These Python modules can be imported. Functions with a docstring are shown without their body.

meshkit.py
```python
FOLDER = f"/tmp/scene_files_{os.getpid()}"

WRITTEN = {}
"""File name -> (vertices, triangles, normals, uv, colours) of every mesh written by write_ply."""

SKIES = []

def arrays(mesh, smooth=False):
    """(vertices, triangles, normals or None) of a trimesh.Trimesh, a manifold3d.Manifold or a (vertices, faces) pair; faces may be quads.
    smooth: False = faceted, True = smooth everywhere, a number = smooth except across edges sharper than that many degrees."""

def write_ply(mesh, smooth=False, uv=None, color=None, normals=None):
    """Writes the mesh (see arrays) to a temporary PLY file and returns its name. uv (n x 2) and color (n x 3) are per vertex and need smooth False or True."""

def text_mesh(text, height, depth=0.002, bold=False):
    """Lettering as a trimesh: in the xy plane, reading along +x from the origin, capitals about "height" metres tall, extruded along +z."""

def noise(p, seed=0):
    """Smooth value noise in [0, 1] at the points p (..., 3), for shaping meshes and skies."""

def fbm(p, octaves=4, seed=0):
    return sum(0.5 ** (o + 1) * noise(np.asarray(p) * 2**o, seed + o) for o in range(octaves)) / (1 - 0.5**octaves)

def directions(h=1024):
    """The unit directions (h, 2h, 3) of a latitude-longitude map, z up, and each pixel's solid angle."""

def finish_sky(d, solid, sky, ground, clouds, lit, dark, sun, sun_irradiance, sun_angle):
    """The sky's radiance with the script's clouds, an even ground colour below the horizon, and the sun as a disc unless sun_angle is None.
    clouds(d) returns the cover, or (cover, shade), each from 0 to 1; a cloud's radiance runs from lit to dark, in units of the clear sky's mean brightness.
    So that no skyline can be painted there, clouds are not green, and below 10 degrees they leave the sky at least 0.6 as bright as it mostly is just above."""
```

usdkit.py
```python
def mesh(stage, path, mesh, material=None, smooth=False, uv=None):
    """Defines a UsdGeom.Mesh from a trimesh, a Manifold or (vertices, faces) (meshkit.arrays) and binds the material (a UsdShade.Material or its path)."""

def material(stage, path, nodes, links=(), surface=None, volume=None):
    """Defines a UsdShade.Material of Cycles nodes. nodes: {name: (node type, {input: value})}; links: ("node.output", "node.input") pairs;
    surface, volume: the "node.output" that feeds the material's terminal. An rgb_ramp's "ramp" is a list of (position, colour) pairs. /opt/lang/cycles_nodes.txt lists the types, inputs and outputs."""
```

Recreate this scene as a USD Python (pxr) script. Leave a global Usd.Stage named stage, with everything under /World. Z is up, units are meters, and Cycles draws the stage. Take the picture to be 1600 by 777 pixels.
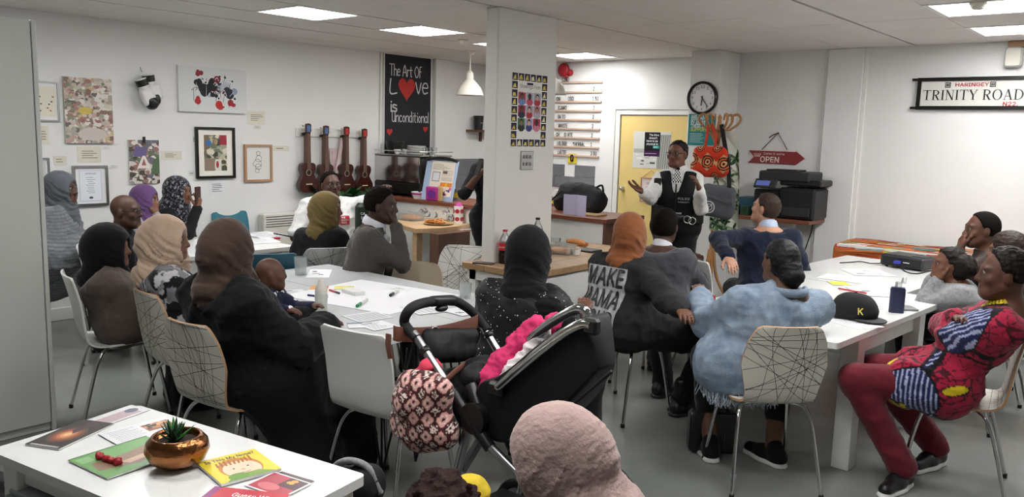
import math, random
import numpy as np, trimesh, usdkit, meshkit
from pxr import Usd, UsdGeom, UsdLux, UsdShade, Gf, Sdf, Vt
from shapely.geometry import Polygon, LineString, Point, box as sbox
from shapely.ops import unary_union
from shapely import affinity
PI = math.pi
stage = Usd.Stage.CreateInMemory()
UsdGeom.SetStageUpAxis(stage, 'Z'); UsdGeom.SetStageMetersPerUnit(stage, 1.0)
UsdGeom.Xform.Define(stage, '/World'); UsdGeom.Scope.Define(stage, '/World/Looks')
# ------------------------------------------------------------------ camera, light, exposure
CAM = np.array([0, 0, 1.68]); FPX = 1270.0
CR = np.array([0.76203639, 0.64695381, 0.02740993]); CU = np.array([-0.11134873, 0.08922168, 0.98976813]); CF = np.array([-0.6378887, 0.7572914, -0.14002765])
cam = UsdGeom.Camera.Define(stage, '/World/camera')
cam.CreateHorizontalApertureAttr(36.0); cam.CreateFocalLengthAttr(36.0 * FPX / 1600); cam.CreateClippingRangeAttr(Gf.Vec2f(0.05, 200))
cam.AddTransformOp().Set(Gf.Matrix4d(*CR, 0, *CU, 0, *(-CF), 0, *CAM, 1))
cam.CreateExposureAttr(0.42)
PANEL = 17.5                      # emission of the ceiling panels
dome = UsdLux.DomeLight.Define(stage, '/World/daylight'); dome.CreateIntensityAttr(0.02); dome.CreateColorAttr(Gf.Vec3f(0.8, 0.9, 1.0))
CEIL = 2.55; XL = -7.28; YB = 7.95; YM = 8.06


def ray(px, py):
    d = CF * FPX + CR * (px - 800) - CU * (py - 388.5)
    return d / np.linalg.norm(d)
def atz(px, py, z):
    d = ray(px, py); return CAM + d * (z - CAM[2]) / d[2]
def atx(px, py, x):
    d = ray(px, py); return CAM + d * x / d[0]
def aty(px, py, y):
    d = ray(px, py); return CAM + d * y / d[1]
def atd(px, py, t):
    d = ray(px, py); return CAM + d * t / (d @ CF)
def pix(p):
    q = np.asarray(p, float) - CAM; return 800 + FPX * (q @ CR) / (q @ CF), 388.5 - FPX * (q @ CU) / (q @ CF)


# ------------------------------------------------------------------ naming and scene tree
USED = {}
def numbered(parent, name):
    k = USED.get((parent, name), -1) + 1; USED[(parent, name)] = k
    return f'{parent}/{name}' if k == 0 else f'{parent}/{name}_{k:03d}'
def custom(prim, label=None, cat=None, group=None, kind=None):
    for k, v in (('label', label), ('category', cat), ('group', group), ('kind', kind)):
        if v: prim.SetCustomDataByKey(k, v)
class T:                          # a thing: an Xform whose children are its parts; meshes are given in the thing's own space, or in the world's with world=True
    def __init__(s, name, label, cat, loc=(0, 0, 0), rz=0, group=None, kind=None, world=False):
        s.path = numbered('/World', name); s.loc = np.array(loc, float); s.world = world
        x = UsdGeom.Xform.Define(stage, s.path); x.AddTranslateOp().Set(Gf.Vec3d(*map(float, loc)))
        if rz: x.AddRotateZOp().Set(float(rz))
        s.prim = x.GetPrim(); custom(s.prim, label, cat, group, kind)
    def add(s, name, mesh, m, smooth=30, label=None, kind=None, col=None, under=None):
        v, f = arr(mesh)
        if s.world: v = v - s.loc
        return put(numbered(under or s.path, name), (v, f), m, smooth, col, label=label, kind=kind)
def arr(m):
    if isinstance(m, tuple): return np.asarray(m[0], float), tri(m[1])
    if hasattr(m, 'to_mesh'):
        q = m.to_mesh(); return np.array(q.vert_properties[:, :3], float), np.array(q.tri_verts)
    return np.array(m.vertices, float), np.array(m.faces)
def tri(f):
    f = np.asarray(f, int)
    return np.vstack([f[:, [0, 1, 2]], f[:, [0, 2, 3]]]) if f.shape[1] == 4 else f
def put(path, mesh, m, smooth=30, col=None, **kw):
    if col is not None and smooth not in (True, False): smooth = False
    g = usdkit.mesh(stage, path, mesh, LOOK[m] if isinstance(m, str) else m, smooth=smooth)
    if col is not None:
        UsdGeom.PrimvarsAPI(g).CreatePrimvar('paint', Sdf.ValueTypeNames.Color3fArray, 'vertex').Set(Vt.Vec3fArray.FromNumpy(np.asarray(col, np.float32)))
    custom(g.GetPrim(), **kw)
    return path
def solo(name, mesh, m, label=None, cat=None, group=None, kind=None, smooth=30, col=None):
    """A thing that is one mesh, given in world coordinates."""
    return put(numbered('/World', name), mesh, m, smooth, col, label=label, cat=cat, group=group, kind=kind)
def struct(name, mesh, m, smooth=False): return solo(name, mesh, m, kind='structure', smooth=smooth)
def copy(src, loc, rz, label, cat, group=None):
    name = src.path.split('/')[-1]
    p = numbered('/World', name); x = UsdGeom.Xform.Define(stage, p)
    x.AddTranslateOp().Set(Gf.Vec3d(*map(float, loc))); x.AddRotateZOp().Set(float(rz))
    x.GetPrim().GetReferences().AddInternalReference(src.path)
    x.GetPrim().SetInstanceable(True); custom(x.GetPrim(), label, cat, group)
    return p


# ------------------------------------------------------------------ mesh building
def cat(*ms):
    ms = [arr(m) for m in (ms[0] if len(ms) == 1 and isinstance(ms[0], list) else ms)]
    n, V, Fs = 0, [], []
    for v, f in ms: V.append(v); Fs.append(f + n); n += len(v)
    return np.vstack(V), np.vstack(Fs)
def mv(m, t=(0, 0, 0), rz=0, rx=0, ry=0, s=1):
    v, f = arr(m); v = v * np.asarray(s)
    for ang, (i, j) in ((rx, (1, 2)), (ry, (2, 0)), (rz, (0, 1))):
        if ang:
            c, q = math.cos(math.radians(ang)), math.sin(math.radians(ang)); w = v.copy()
            w[:, i] = c * v[:, i] - q * v[:, j]; w[:, j] = q * v[:, i] + c * v[:, j]; v = w
    return v + np.asarray(t, float), f
def frame(m, o, ex, ey, ez=None):
    """Maps local x, y, z of a mesh onto the given axes at o."""
    v, f = arr(m); ex, ey = np.asarray(ex, float), np.asarray(ey, float); ez = np.cross(ex, ey) if ez is None else np.asarray(ez, float)
    return np.asarray(o, float) + v[:, :1] * ex + v[:, 1:2] * ey + v[:, 2:3] * ez, f
def box(lo, hi, b=0.0):
    lo, hi = np.minimum(lo, hi).astype(float), np.maximum(lo, hi).astype(float)
    if b <= 0:
        m = trimesh.creation.box(bounds=[lo, hi]); return np.array(m.vertices), np.array(m.faces)
    b = min(b, (hi - lo).min() * 0.45); pts = []
    for k in range(3):
        for c in np.ndindex(2, 2, 2):
            p = np.where(c, hi - b, lo + b); p[k] = (lo, hi)[c[k]][k]; pts.append(p)
    h = trimesh.convex.convex_hull(np.array(pts)); return np.array(h.vertices), np.array(h.faces)
def cbox(c, s, b=0.0): c, s = np.asarray(c, float), np.asarray(s, float); return box(c - s / 2, c + s / 2, b)
def unit(a): a = np.asarray(a, float); return a / max(np.linalg.norm(a), 1e-12)
def tube(path, r, n=8, closed=False, caps=True, flat=None):
    P = np.asarray(path, float); N = len(P); r = np.broadcast_to(np.asarray(r, float), (N,))
    t = np.roll(P, -1, 0) - np.roll(P, 1, 0)
    if not closed: t[0], t[-1] = P[1] - P[0], P[-1] - P[-2]
    t = t / np.maximum(np.linalg.norm(t, axis=1, keepdims=True), 1e-12)
    u = np.cross(t[0], [0, 0, 1.0] if abs(t[0][2]) < 0.9 else [1.0, 0, 0]); u = unit(u); U = []
    for k in range(N):
        u = unit(u - t[k] * (u @ t[k])); U.append(u)
    U = np.array(U); W = np.cross(t, U); a = np.arange(n) * 2 * PI / n
    fx, fy = flat or (1, 1)
    v = (P[:, None] + r[:, None, None] * (np.cos(a)[None, :, None] * U[:, None] * fx + np.sin(a)[None, :, None] * W[:, None] * fy)).reshape(-1, 3); f = []
    for k in range(N if closed else N - 1):
        k2 = (k + 1) % N
        for j in range(n): f.append([k * n + j, k * n + (j + 1) % n, k2 * n + (j + 1) % n, k2 * n + j])
    f = tri(np.array(f))
    if caps and not closed:
        v = np.vstack([v, P[0], P[-1]]); c0, c1 = len(v) - 2, len(v) - 1
        f = np.vstack([f, [[c0, (j + 1) % n, j] for j in range(n)], [[c1, (N - 1) * n + j, (N - 1) * n + (j + 1) % n] for j in range(n)]])
    return v, f
def spline(pts, n=8, closed=False):
    P = np.asarray(pts, float); N = len(P); out = []
    for i in range(N if closed else N - 1):
        g = (lambda k: P[k % N]) if closed else (lambda k: P[min(max(k, 0), N - 1)])
        a, b, c, d = g(i - 1), g(i), g(i + 1), g(i + 2)
        for t in np.arange(n) / n: out.append(0.5 * (2 * b + (c - a) * t + (2 * a - 5 * b + 4 * c - d) * t * t + (3 * b - a - 3 * c + d) * t ** 3))
    if not closed: out.append(P[-1])
    return np.array(out)
def lathe(prof, n=24, o=(0, 0, 0)):
    P = np.asarray(prof, float); a = np.arange(n) * 2 * PI / n; N = len(P)
    v = np.stack([P[:, :1] * np.cos(a), P[:, :1] * np.sin(a), np.repeat(P[:, 1:2], n, 1)], -1).reshape(-1, 3) + np.asarray(o, float)
    f = [[k * n + j, k * n + (j + 1) % n, (k + 1) * n + (j + 1) % n, (k + 1) * n + j] for k in range(N - 1) for j in range(n)]
    return v, tri(f)
def cyl(c, r, h, n=20, r2=None): return lathe([(1e-5, 0), (r, 0), (r if r2 is None else r2, h), (1e-5, h)], n, c)
def ball(c, r, sub=2):
    m = trimesh.creation.icosphere(sub); return np.array(m.vertices) * np.asarray(r) + np.asarray(c, float), np.array(m.faces)
def extr(poly, h):
    """A shapely polygon in xy extruded along z."""
    ps = [g for g in getattr(poly, 'geoms', [poly]) if g.area > 1e-9]
    return cat([arr(trimesh.creation.extrude_polygon(g, h, engine='earcut')) for g in ps])
def rrect(w, h, r, cx=0, cy=0):
    return sbox(cx - w / 2 + r, cy - h / 2 + r, cx + w / 2 - r, cy + h / 2 - r).buffer(r, quad_segs=4)
def grid(fn, nu, nv, thick=0.0):
    """A sheet through fn(u, v), closed with a given thickness."""
    u, v = np.meshgrid(np.linspace(0, 1, nu), np.linspace(0, 1, nv), indexing='ij')
    P = fn(u, v); idx = np.arange(nu * nv).reshape(nu, nv)
    q = np.stack([idx[:-1, :-1], idx[1:, :-1], idx[1:, 1:], idx[:-1, 1:]], -1).reshape(-1, 4)
    if not thick: return P.reshape(-1, 3), tri(q)
    n = np.cross(np.gradient(P, axis=0), np.gradient(P, axis=1)); n /= np.maximum(np.linalg.norm(n, axis=-1, keepdims=True), 1e-9)
    V = np.vstack([P.reshape(-1, 3), (P - n * thick).reshape(-1, 3)]); M = nu * nv
    loop = np.concatenate([idx[:, 0], idx[-1, 1:], idx[-2::-1, -1], idx[0, -2:0:-1]]); nx = np.roll(loop, -1)
    return V, tri(np.vstack([q, (q + M)[:, ::-1], np.stack([nx, loop, loop + M, nx + M], -1)]))
def hexc(h):
    h = h.lstrip('#'); c = np.array([int(h[i:i + 2], 16) for i in (0, 2, 4)]) / 255
    return np.where(c <= 0.04045, c / 12.92, ((c + 0.055) / 1.055) ** 2.4)


# ------------------------------------------------------------------ flat print: coloured polygons in one plane, no overlaps
class Print:
    def __init__(s): s.items = []
    def p(s, poly, c): s.items.append((poly if hasattr(poly, 'area') else Polygon(poly), hexc(c) if isinstance(c, str) else c)); return s
    def r(s, x0, y0, x1, y1, c): return s.p(sbox(min(x0, x1), min(y0, y1), max(x0, x1), max(y0, y1)), c)
    def e(s, x, y, rx, ry, c): return s.p(affinity.scale(Point(x, y).buffer(1, quad_segs=6), rx, ry), c)
    def l(s, pts, w, c): return s.p(LineString(pts).buffer(w, cap_style=1, quad_segs=2), c)
    def t(s, text, x, y, h, c, bold=False, wmax=None, italic=0):
        key = (text, bold)
        m = meshkit.text_mesh(text, 1.0, 0.01, bold); v = np.array(m.vertices); f = np.array(m.faces)
        top = np.all(v[f][:, :, 2] > 0.005, axis=1); v[:, 0] += italic * v[:, 1]
        w = v[:, 0].max() * h; sx = 1 if not wmax or w < wmax else wmax / w
        s.items.append(((v * [h * sx, h, 0] + [x, y, 0], f[top]), hexc(c) if isinstance(c, str) else c)); return s
    def lines(s, x0, x1, y0, y1, n, c, rnd, w=0.25):
        for k in range(n):
            y = y1 - (k + 0.5) * (y1 - y0) / n; hh = (y1 - y0) / n * w
            s.r(x0, y - hh / 2, x0 + (x1 - x0) * rnd.uniform(0.55, 1), y + hh / 2, c)
        return s
    def build(s, clip=None):
        V, F, C, n, above = [], [], [], 0, None
        for g, c in reversed(s.items):
            if isinstance(g, tuple):
                v, f = g[0] + [0, 0, 0.0004], g[1]
            else:
                if clip is not None: g = g.intersection(clip)
                if not g.is_valid: g = g.buffer(0)
                h = g if above is None else g.difference(above)
                above = g if above is None else above.union(g)
                vs, fs, k = [], [], 0
                for q in getattr(h, 'geoms', [h]):
                    if q.geom_type != 'Polygon' or q.area < 1e-8: continue
                    a, b = trimesh.creation.triangulate_polygon(q, engine='earcut'); a = np.asarray(a); b = np.asarray(b)
                    if len(b) == 0: continue
                    e1, e2 = a[b[:, 1]] - a[b[:, 0]], a[b[:, 2]] - a[b[:, 0]]
                    fl = e1[:, 0] * e2[:, 1] - e1[:, 1] * e2[:, 0] < 0
                    b[fl] = b[fl][:, ::-1]
                    vs.append(np.column_stack([a, np.zeros(len(a))])); fs.append(b + k); k += len(a)
                if not vs: continue
                v, f = np.vstack(vs), np.vstack(fs)
            V.append(v); F.append(f + n); C.append(np.repeat([c], len(v), 0)); n += len(v)
        return (np.vstack(V), np.vstack(F)), np.vstack(C)
def collage(P, w, h, n, pal, rnd, x0=0, y0=0, big=0.3):
    for k in range(n):
        a = rnd.uniform(0, PI); s = (big * (1 - 0.75 * k / n)) * min(w, h); m = rnd.choice([4, 4, 5, 6])
        cx, cy = x0 + rnd.uniform(0, w), y0 + rnd.uniform(0, h)
        pts = [(cx + s * rnd.uniform(.45, 1) * math.cos(a + j * 2 * PI / m), cy + s * rnd.uniform(.35, .8) * math.sin(a + j * 2 * PI / m)) for j in range(m)]
        P.p(Polygon(pts).buffer(0).intersection(sbox(x0, y0, x0 + w, y0 + h)), rnd.choice(pal))
    return P


# ------------------------------------------------------------------ materials
LOOK = {}
def mat(name, color, rough=0.5, metal=0.0, var=0.0, vscale=6.0, bump=0.0, bscale=200.0, spec=0.5, sheen=0.0, coat=0.0, stretch=None, alpha=None, emit=0.0, trans=0.0, color2=None, detail=4.0, rvar=0.0):
    c = hexc(color) if isinstance(color, str) else np.asarray(color, float)
    n = {'p': ('principled_bsdf', {'base_color': c, 'roughness': rough, 'metallic': metal, 'specular_ior_level': spec})}; L = []
    if sheen: n['p'][1].update(sheen_weight=sheen, sheen_roughness=0.4)
    if coat: n['p'][1].update(coat_weight=coat, coat_roughness=0.1)
    if emit: n['p'][1].update(emission_color=c, emission_strength=emit)
    if trans: n['p'][1].update(transmission_weight=trans)
    if alpha is not None: n['p'][1].update(alpha=alpha)
    if var or bump or rvar:
        n['g'] = ('geometry', {}); src = 'g.position'
        if stretch:
            n['m'] = ('mapping', {'scale': stretch}); L.append(('g.position', 'm.vector')); src = 'm.vector'
    if var or rvar:
        n['n'] = ('noise_texture', {'scale': vscale, 'detail': detail, 'roughness': 0.6}); L.append((src, 'n.vector'))
    if var:
        c2 = c * (1 + var) if color2 is None else (hexc(color2) if isinstance(color2, str) else np.asarray(color2))
        c1 = c * (1 - var) if color2 is None else c
        n['r'] = ('rgb_ramp', {'ramp': [(0.3, tuple(c1)), (0.7, tuple(np.minimum(c2, 1)))]}); L += [('n.fac', 'r.fac'), ('r.color', 'p.base_color')]
    if rvar:
        n['mr'] = ('map_range', {'from_min': 0.3, 'from_max': 0.7, 'to_min': max(rough - rvar, 0.02), 'to_max': rough + rvar}); L += [('n.fac', 'mr.value'), ('mr.result', 'p.roughness')]
    if bump:
        n['bn'] = ('noise_texture', {'scale': bscale, 'detail': 2.0}); n['b'] = ('bump', {'strength': bump, 'distance': 0.004})
        L += [(src, 'bn.vector'), ('bn.fac', 'b.height'), ('b.normal', 'p.normal')]
    LOOK[name] = usdkit.material(stage, '/World/Looks/' + name, n, L, surface='p.BSDF'); return name
def paintmat(name, rough=0.6, bump=0.0, bscale=300.0, spec=0.4, sheen=0.0, sss=0.0, metal=0.0):
    n = {'a': ('attribute', {'attribute': 'paint'}), 'p': ('principled_bsdf', {'roughness': rough, 'specular_ior_level': spec, 'metallic': metal})}; L = [('a.color', 'p.base_color')]
    if sheen: n['p'][1].update(sheen_weight=sheen)
    if sss: n['p'][1].update(subsurface_weight=sss, subsurface_scale=0.004, subsurface_radius=(1.0, 0.35, 0.2))
    if bump:
        n['g'] = ('geometry', {}); n['bn'] = ('noise_texture', {'scale': bscale, 'detail': 2.0}); n['b'] = ('bump', {'strength': bump, 'distance': 0.004})
        L += [('g.position', 'bn.vector'), ('bn.fac', 'b.height'), ('b.normal', 'p.normal')]
    LOOK[name] = usdkit.material(stage, '/World/Looks/' + name, n, L, surface='p.BSDF'); return name
# ------------------------------------------------------------------ signed-distance bodies meshed by surface nets
def C(a, b, ra, rb=None, k=0.03, g=0): return ('c', np.asarray(a, float), np.asarray(b, float), float(ra), float(ra if rb is None else rb), k, g)
def S(a, r, k=0.03, g=0): return C(a, np.asarray(a, float) + 1e-4, r, r, k, g)
def EL(c, r, M=None, k=0.03, g=0): return ('e', np.asarray(c, float), np.asarray(r, float), np.eye(3) if M is None else np.asarray(M, float), 0, k, g)
def nrm(a): return np.sqrt(np.einsum('...i,...i->...', a, a))
def pd(P, q):
    dt = P.dtype
    if q[0] == 'c':
        a = q[1].astype(dt); ba = (q[2] - q[1]).astype(dt); pa = P - a; h = np.clip(pa @ (ba / (ba @ ba)), 0, 1)
        pa -= h[..., None] * ba; return nrm(pa) - (dt.type(q[3]) + dt.type(q[4] - q[3]) * h)
    l = (P - q[1].astype(dt)) @ (q[3] / q[2]).astype(dt); k0 = nrm(l); k1 = nrm(l / q[2].astype(dt))
    return k0 * (k0 - 1) / np.maximum(k1, 1e-9)
def smin(a, b, k):
    h = np.maximum(k - np.abs(a - b), 0); return np.minimum(a, b) - h * h * (0.25 / k)
def smax(a, b, k): return -smin(-a, -b, k)
def lim(q):
    if q[0] == 'c': r = max(q[3], q[4]); return np.minimum(q[1], q[2]) - r, np.maximum(q[1], q[2]) + r
    r = q[2].max(); return q[1] - r, q[1] + r
def nets(prims, h, post=None, mid=None):
    """Mesh of the smooth union of prims (then post(P, d) if given, which may cut), by sparse surface nets with cells of h."""
    B = 8; lo = np.min([lim(q)[0] for q in prims], 0) - 2.5 * h; hi = np.max([lim(q)[1] for q in prims], 0) + 2.5 * h
    nb = np.ceil((hi - lo) / (h * B)).astype(int) + 1
    bi = np.stack(np.meshgrid(*[np.arange(k) for k in nb], indexing='ij'), -1).reshape(-1, 3)
    cen = lo + (bi + 0.5) * B * h; half = B * h * 0.8661
    D = np.stack([pd(cen, q) for q in prims], 1); kmax = max(q[5] for q in prims)
    u = D.min(1)
    ok = (u < half + kmax * .7) & ((u > -half) if post is None and mid is None else (u > -half - .12 if post is None else post(cen, u) > -half - 0.05))
    bi, D, u = bi[ok], D[ok], u[ok]
    o = np.stack(np.meshgrid(*[np.arange(B + 1)] * 3, indexing='ij'), -1).reshape(-1, 3)
    X = (lo + (bi[:, None] * B + o[None]) * h).astype(np.float32); V = np.full(X.shape[:2], 1e3, np.float32)
    for j, q in enumerate(prims):
        if mid is not None and q[6] == 1 and (j == 0 or prims[j - 1][6] == 0): V = mid(X.reshape(-1, 3), V.reshape(-1)).reshape(V.shape)
        sel = D[:, j] < half + 2 * kmax + h
        if sel.any(): V[sel] = smin(V[sel], pd(X[sel], q), max(q[5], 1e-5))
    if post is not None: V = post(X.reshape(-1, 3), V.reshape(-1)).reshape(V.shape)
    keep = (V.min(1) < 0) & (V.max(1) > 0); bi, V = bi[keep], V[keep]; V = V.reshape(-1, B + 1, B + 1, B + 1)
    neg = V < 0; cnt = sum(neg[:, a:a + B, b:b + B, c:c + B].astype(np.int8) for a, b, c in np.ndindex(2, 2, 2))
    w = np.argwhere((cnt > 0) & (cnt < 8)); blk, ijk = w[:, 0], w[:, 1:]
    val = np.stack([V[blk, ijk[:, 0] + a, ijk[:, 1] + b, ijk[:, 2] + c] for a, b, c in np.ndindex(2, 2, 2)], 1)
    acc = np.zeros((len(w), 3)); m = np.zeros(len(w)); cor = np.array(list(np.ndindex(2, 2, 2)), float)
    for a in range(8):
        for ax in (4, 2, 1):
            if a & ax: continue
            b = a | ax; x, y = val[:, a], val[:, b]; cr = (x < 0) != (y < 0); t = np.where(cr, x / np.where(cr, x - y, 1), 0)
            acc += np.where(cr[:, None], cor[a] + t[:, None] * (cor[b] - cor[a]), 0); m += cr
    gi = bi[blk] * B + ijk; verts = lo + (gi + acc / m[:, None]) * h
    dim = nb * B + 2; key = (gi[:, 0] * dim[1] + gi[:, 1]) * dim[2] + gi[:, 2]; order = np.argsort(key); ks = key[order]
    def find(g):
        k = (g[:, 0] * dim[1] + g[:, 1]) * dim[2] + g[:, 2]; p = np.clip(np.searchsorted(ks, k), 0, len(ks) - 1); return np.where(ks[p] == k, order[p], -1)
    F = []
    for ax in range(3):
        sl = [slice(0, B)] * 3; s2 = list(sl); s2[ax] = slice(1, B + 1)
        a, b = neg[(slice(None), *sl)], neg[(slice(None), *s2)]
        e = np.argwhere(a != b); g = bi[e[:, 0]] * B + e[:, 1:]; fl = a[tuple(e.T)]
        y, z = (ax + 1) % 3, (ax + 2) % 3; dy, dz = np.eye(3, dtype=int)[y], np.eye(3, dtype=int)[z]
        q = np.stack([find(g - dy - dz), find(g - dz), find(g), find(g - dy)], 1); q[~fl] = q[~fl][:, ::-1]
        F.append(q[(q >= 0).all(1)])
    return verts, tri(np.vstack(F))
def vnorm(v, f):
    n = np.zeros_like(v); c = np.cross(v[f[:, 1]] - v[f[:, 0]], v[f[:, 2]] - v[f[:, 0]])
    for k in range(3): np.add.at(n, f[:, k], c)
    return n / np.maximum(np.linalg.norm(n, axis=1, keepdims=True), 1e-12)
def ruffle(m, amp, sc, seed=0, M=None, o=0, octs=2):
    """Moves the surface by smooth noise: folds in cloth. M stretches the noise's space."""
    v, f = m; q = (v - o) @ (np.eye(3) if M is None else M) * sc + 37.3
    a = (meshkit.fbm(q, octs, seed) - 0.5) * 1.2; r = 1 - np.abs(2 * meshkit.noise(q * .8 + 11, seed + 50) - 1); r = r ** 3
    return v + vnorm(v, f) * ((a + r * .9 - .25) * amp)[:, None], f


# ------------------------------------------------------------------ people
def ik(a, t, l1, l2, hint):
    d = t - a; L = np.linalg.norm(d)
    if L > (l1 + l2) * 0.995: t = a + d * (l1 + l2) * 0.995 / L; d = t - a; L = np.linalg.norm(d)
    x = (l1 * l1 - l2 * l2 + L * L) / (2 * L); y = math.sqrt(max(l1 * l1 - x * x, 0)); e = d / L
    return a + e * x + unit(hint - e * (hint @ e)) * y, t
def dirv(deg, up=0): a, b = math.radians(deg), math.radians(up); return np.array([math.cos(b) * math.cos(a), math.cos(b) * math.sin(a), math.sin(b)])
def hand_prims(W, d, n, side, curl, s, splay=1.0):
    d = unit(d); n = unit(n - d * (n @ d)); t = np.cross(d, n) * (1 if side > 0 else -1); out = []; tips = []
    base = [(.030, .086, .070, .0088), (.010, .090, .080, .0090), (-.010, .086, .073, .0086), (-.029, .078, .057, .0078)]
    for j, (off, kn, ln, r) in enumerate(base):
        K = W + (d * kn + t * off) * s; out.append(C(W + (d * .018 + t * off * .5) * s, K, .0145 * s, .0105 * s, .02))
        cu = curl[j] if np.ndim(curl) else curl; ang = 0; p = K
        for seg, fr in enumerate((.46, .31, .23)):
            ang += math.radians(cu * (.75 if seg == 0 else 1)); dd = d * math.cos(ang) + n * math.sin(ang) + t * (off * 2.2 * splay if seg == 0 else off * .6 * splay)
            q = p + unit(dd) * ln * fr * s * 1.06; out.append(C(p, q, r * s * (1 - .06 * seg), r * s * (.95 - .08 * seg), .005)); p = q
    a = W + (d * .022 + t * .022) * s; b = W + (d * .055 + t * .052 + n * .012) * s; c = b + (d * .030 + t * .016 + n * .012) * s; e = c + (d * .026 + n * .008) * s
    out += [C(a, b, .016 * s, .012 * s, .015), C(b, c, .0105 * s, .0098 * s, .006), C(c, e, .0098 * s, .0082 * s, .006)]
    return out
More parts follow.
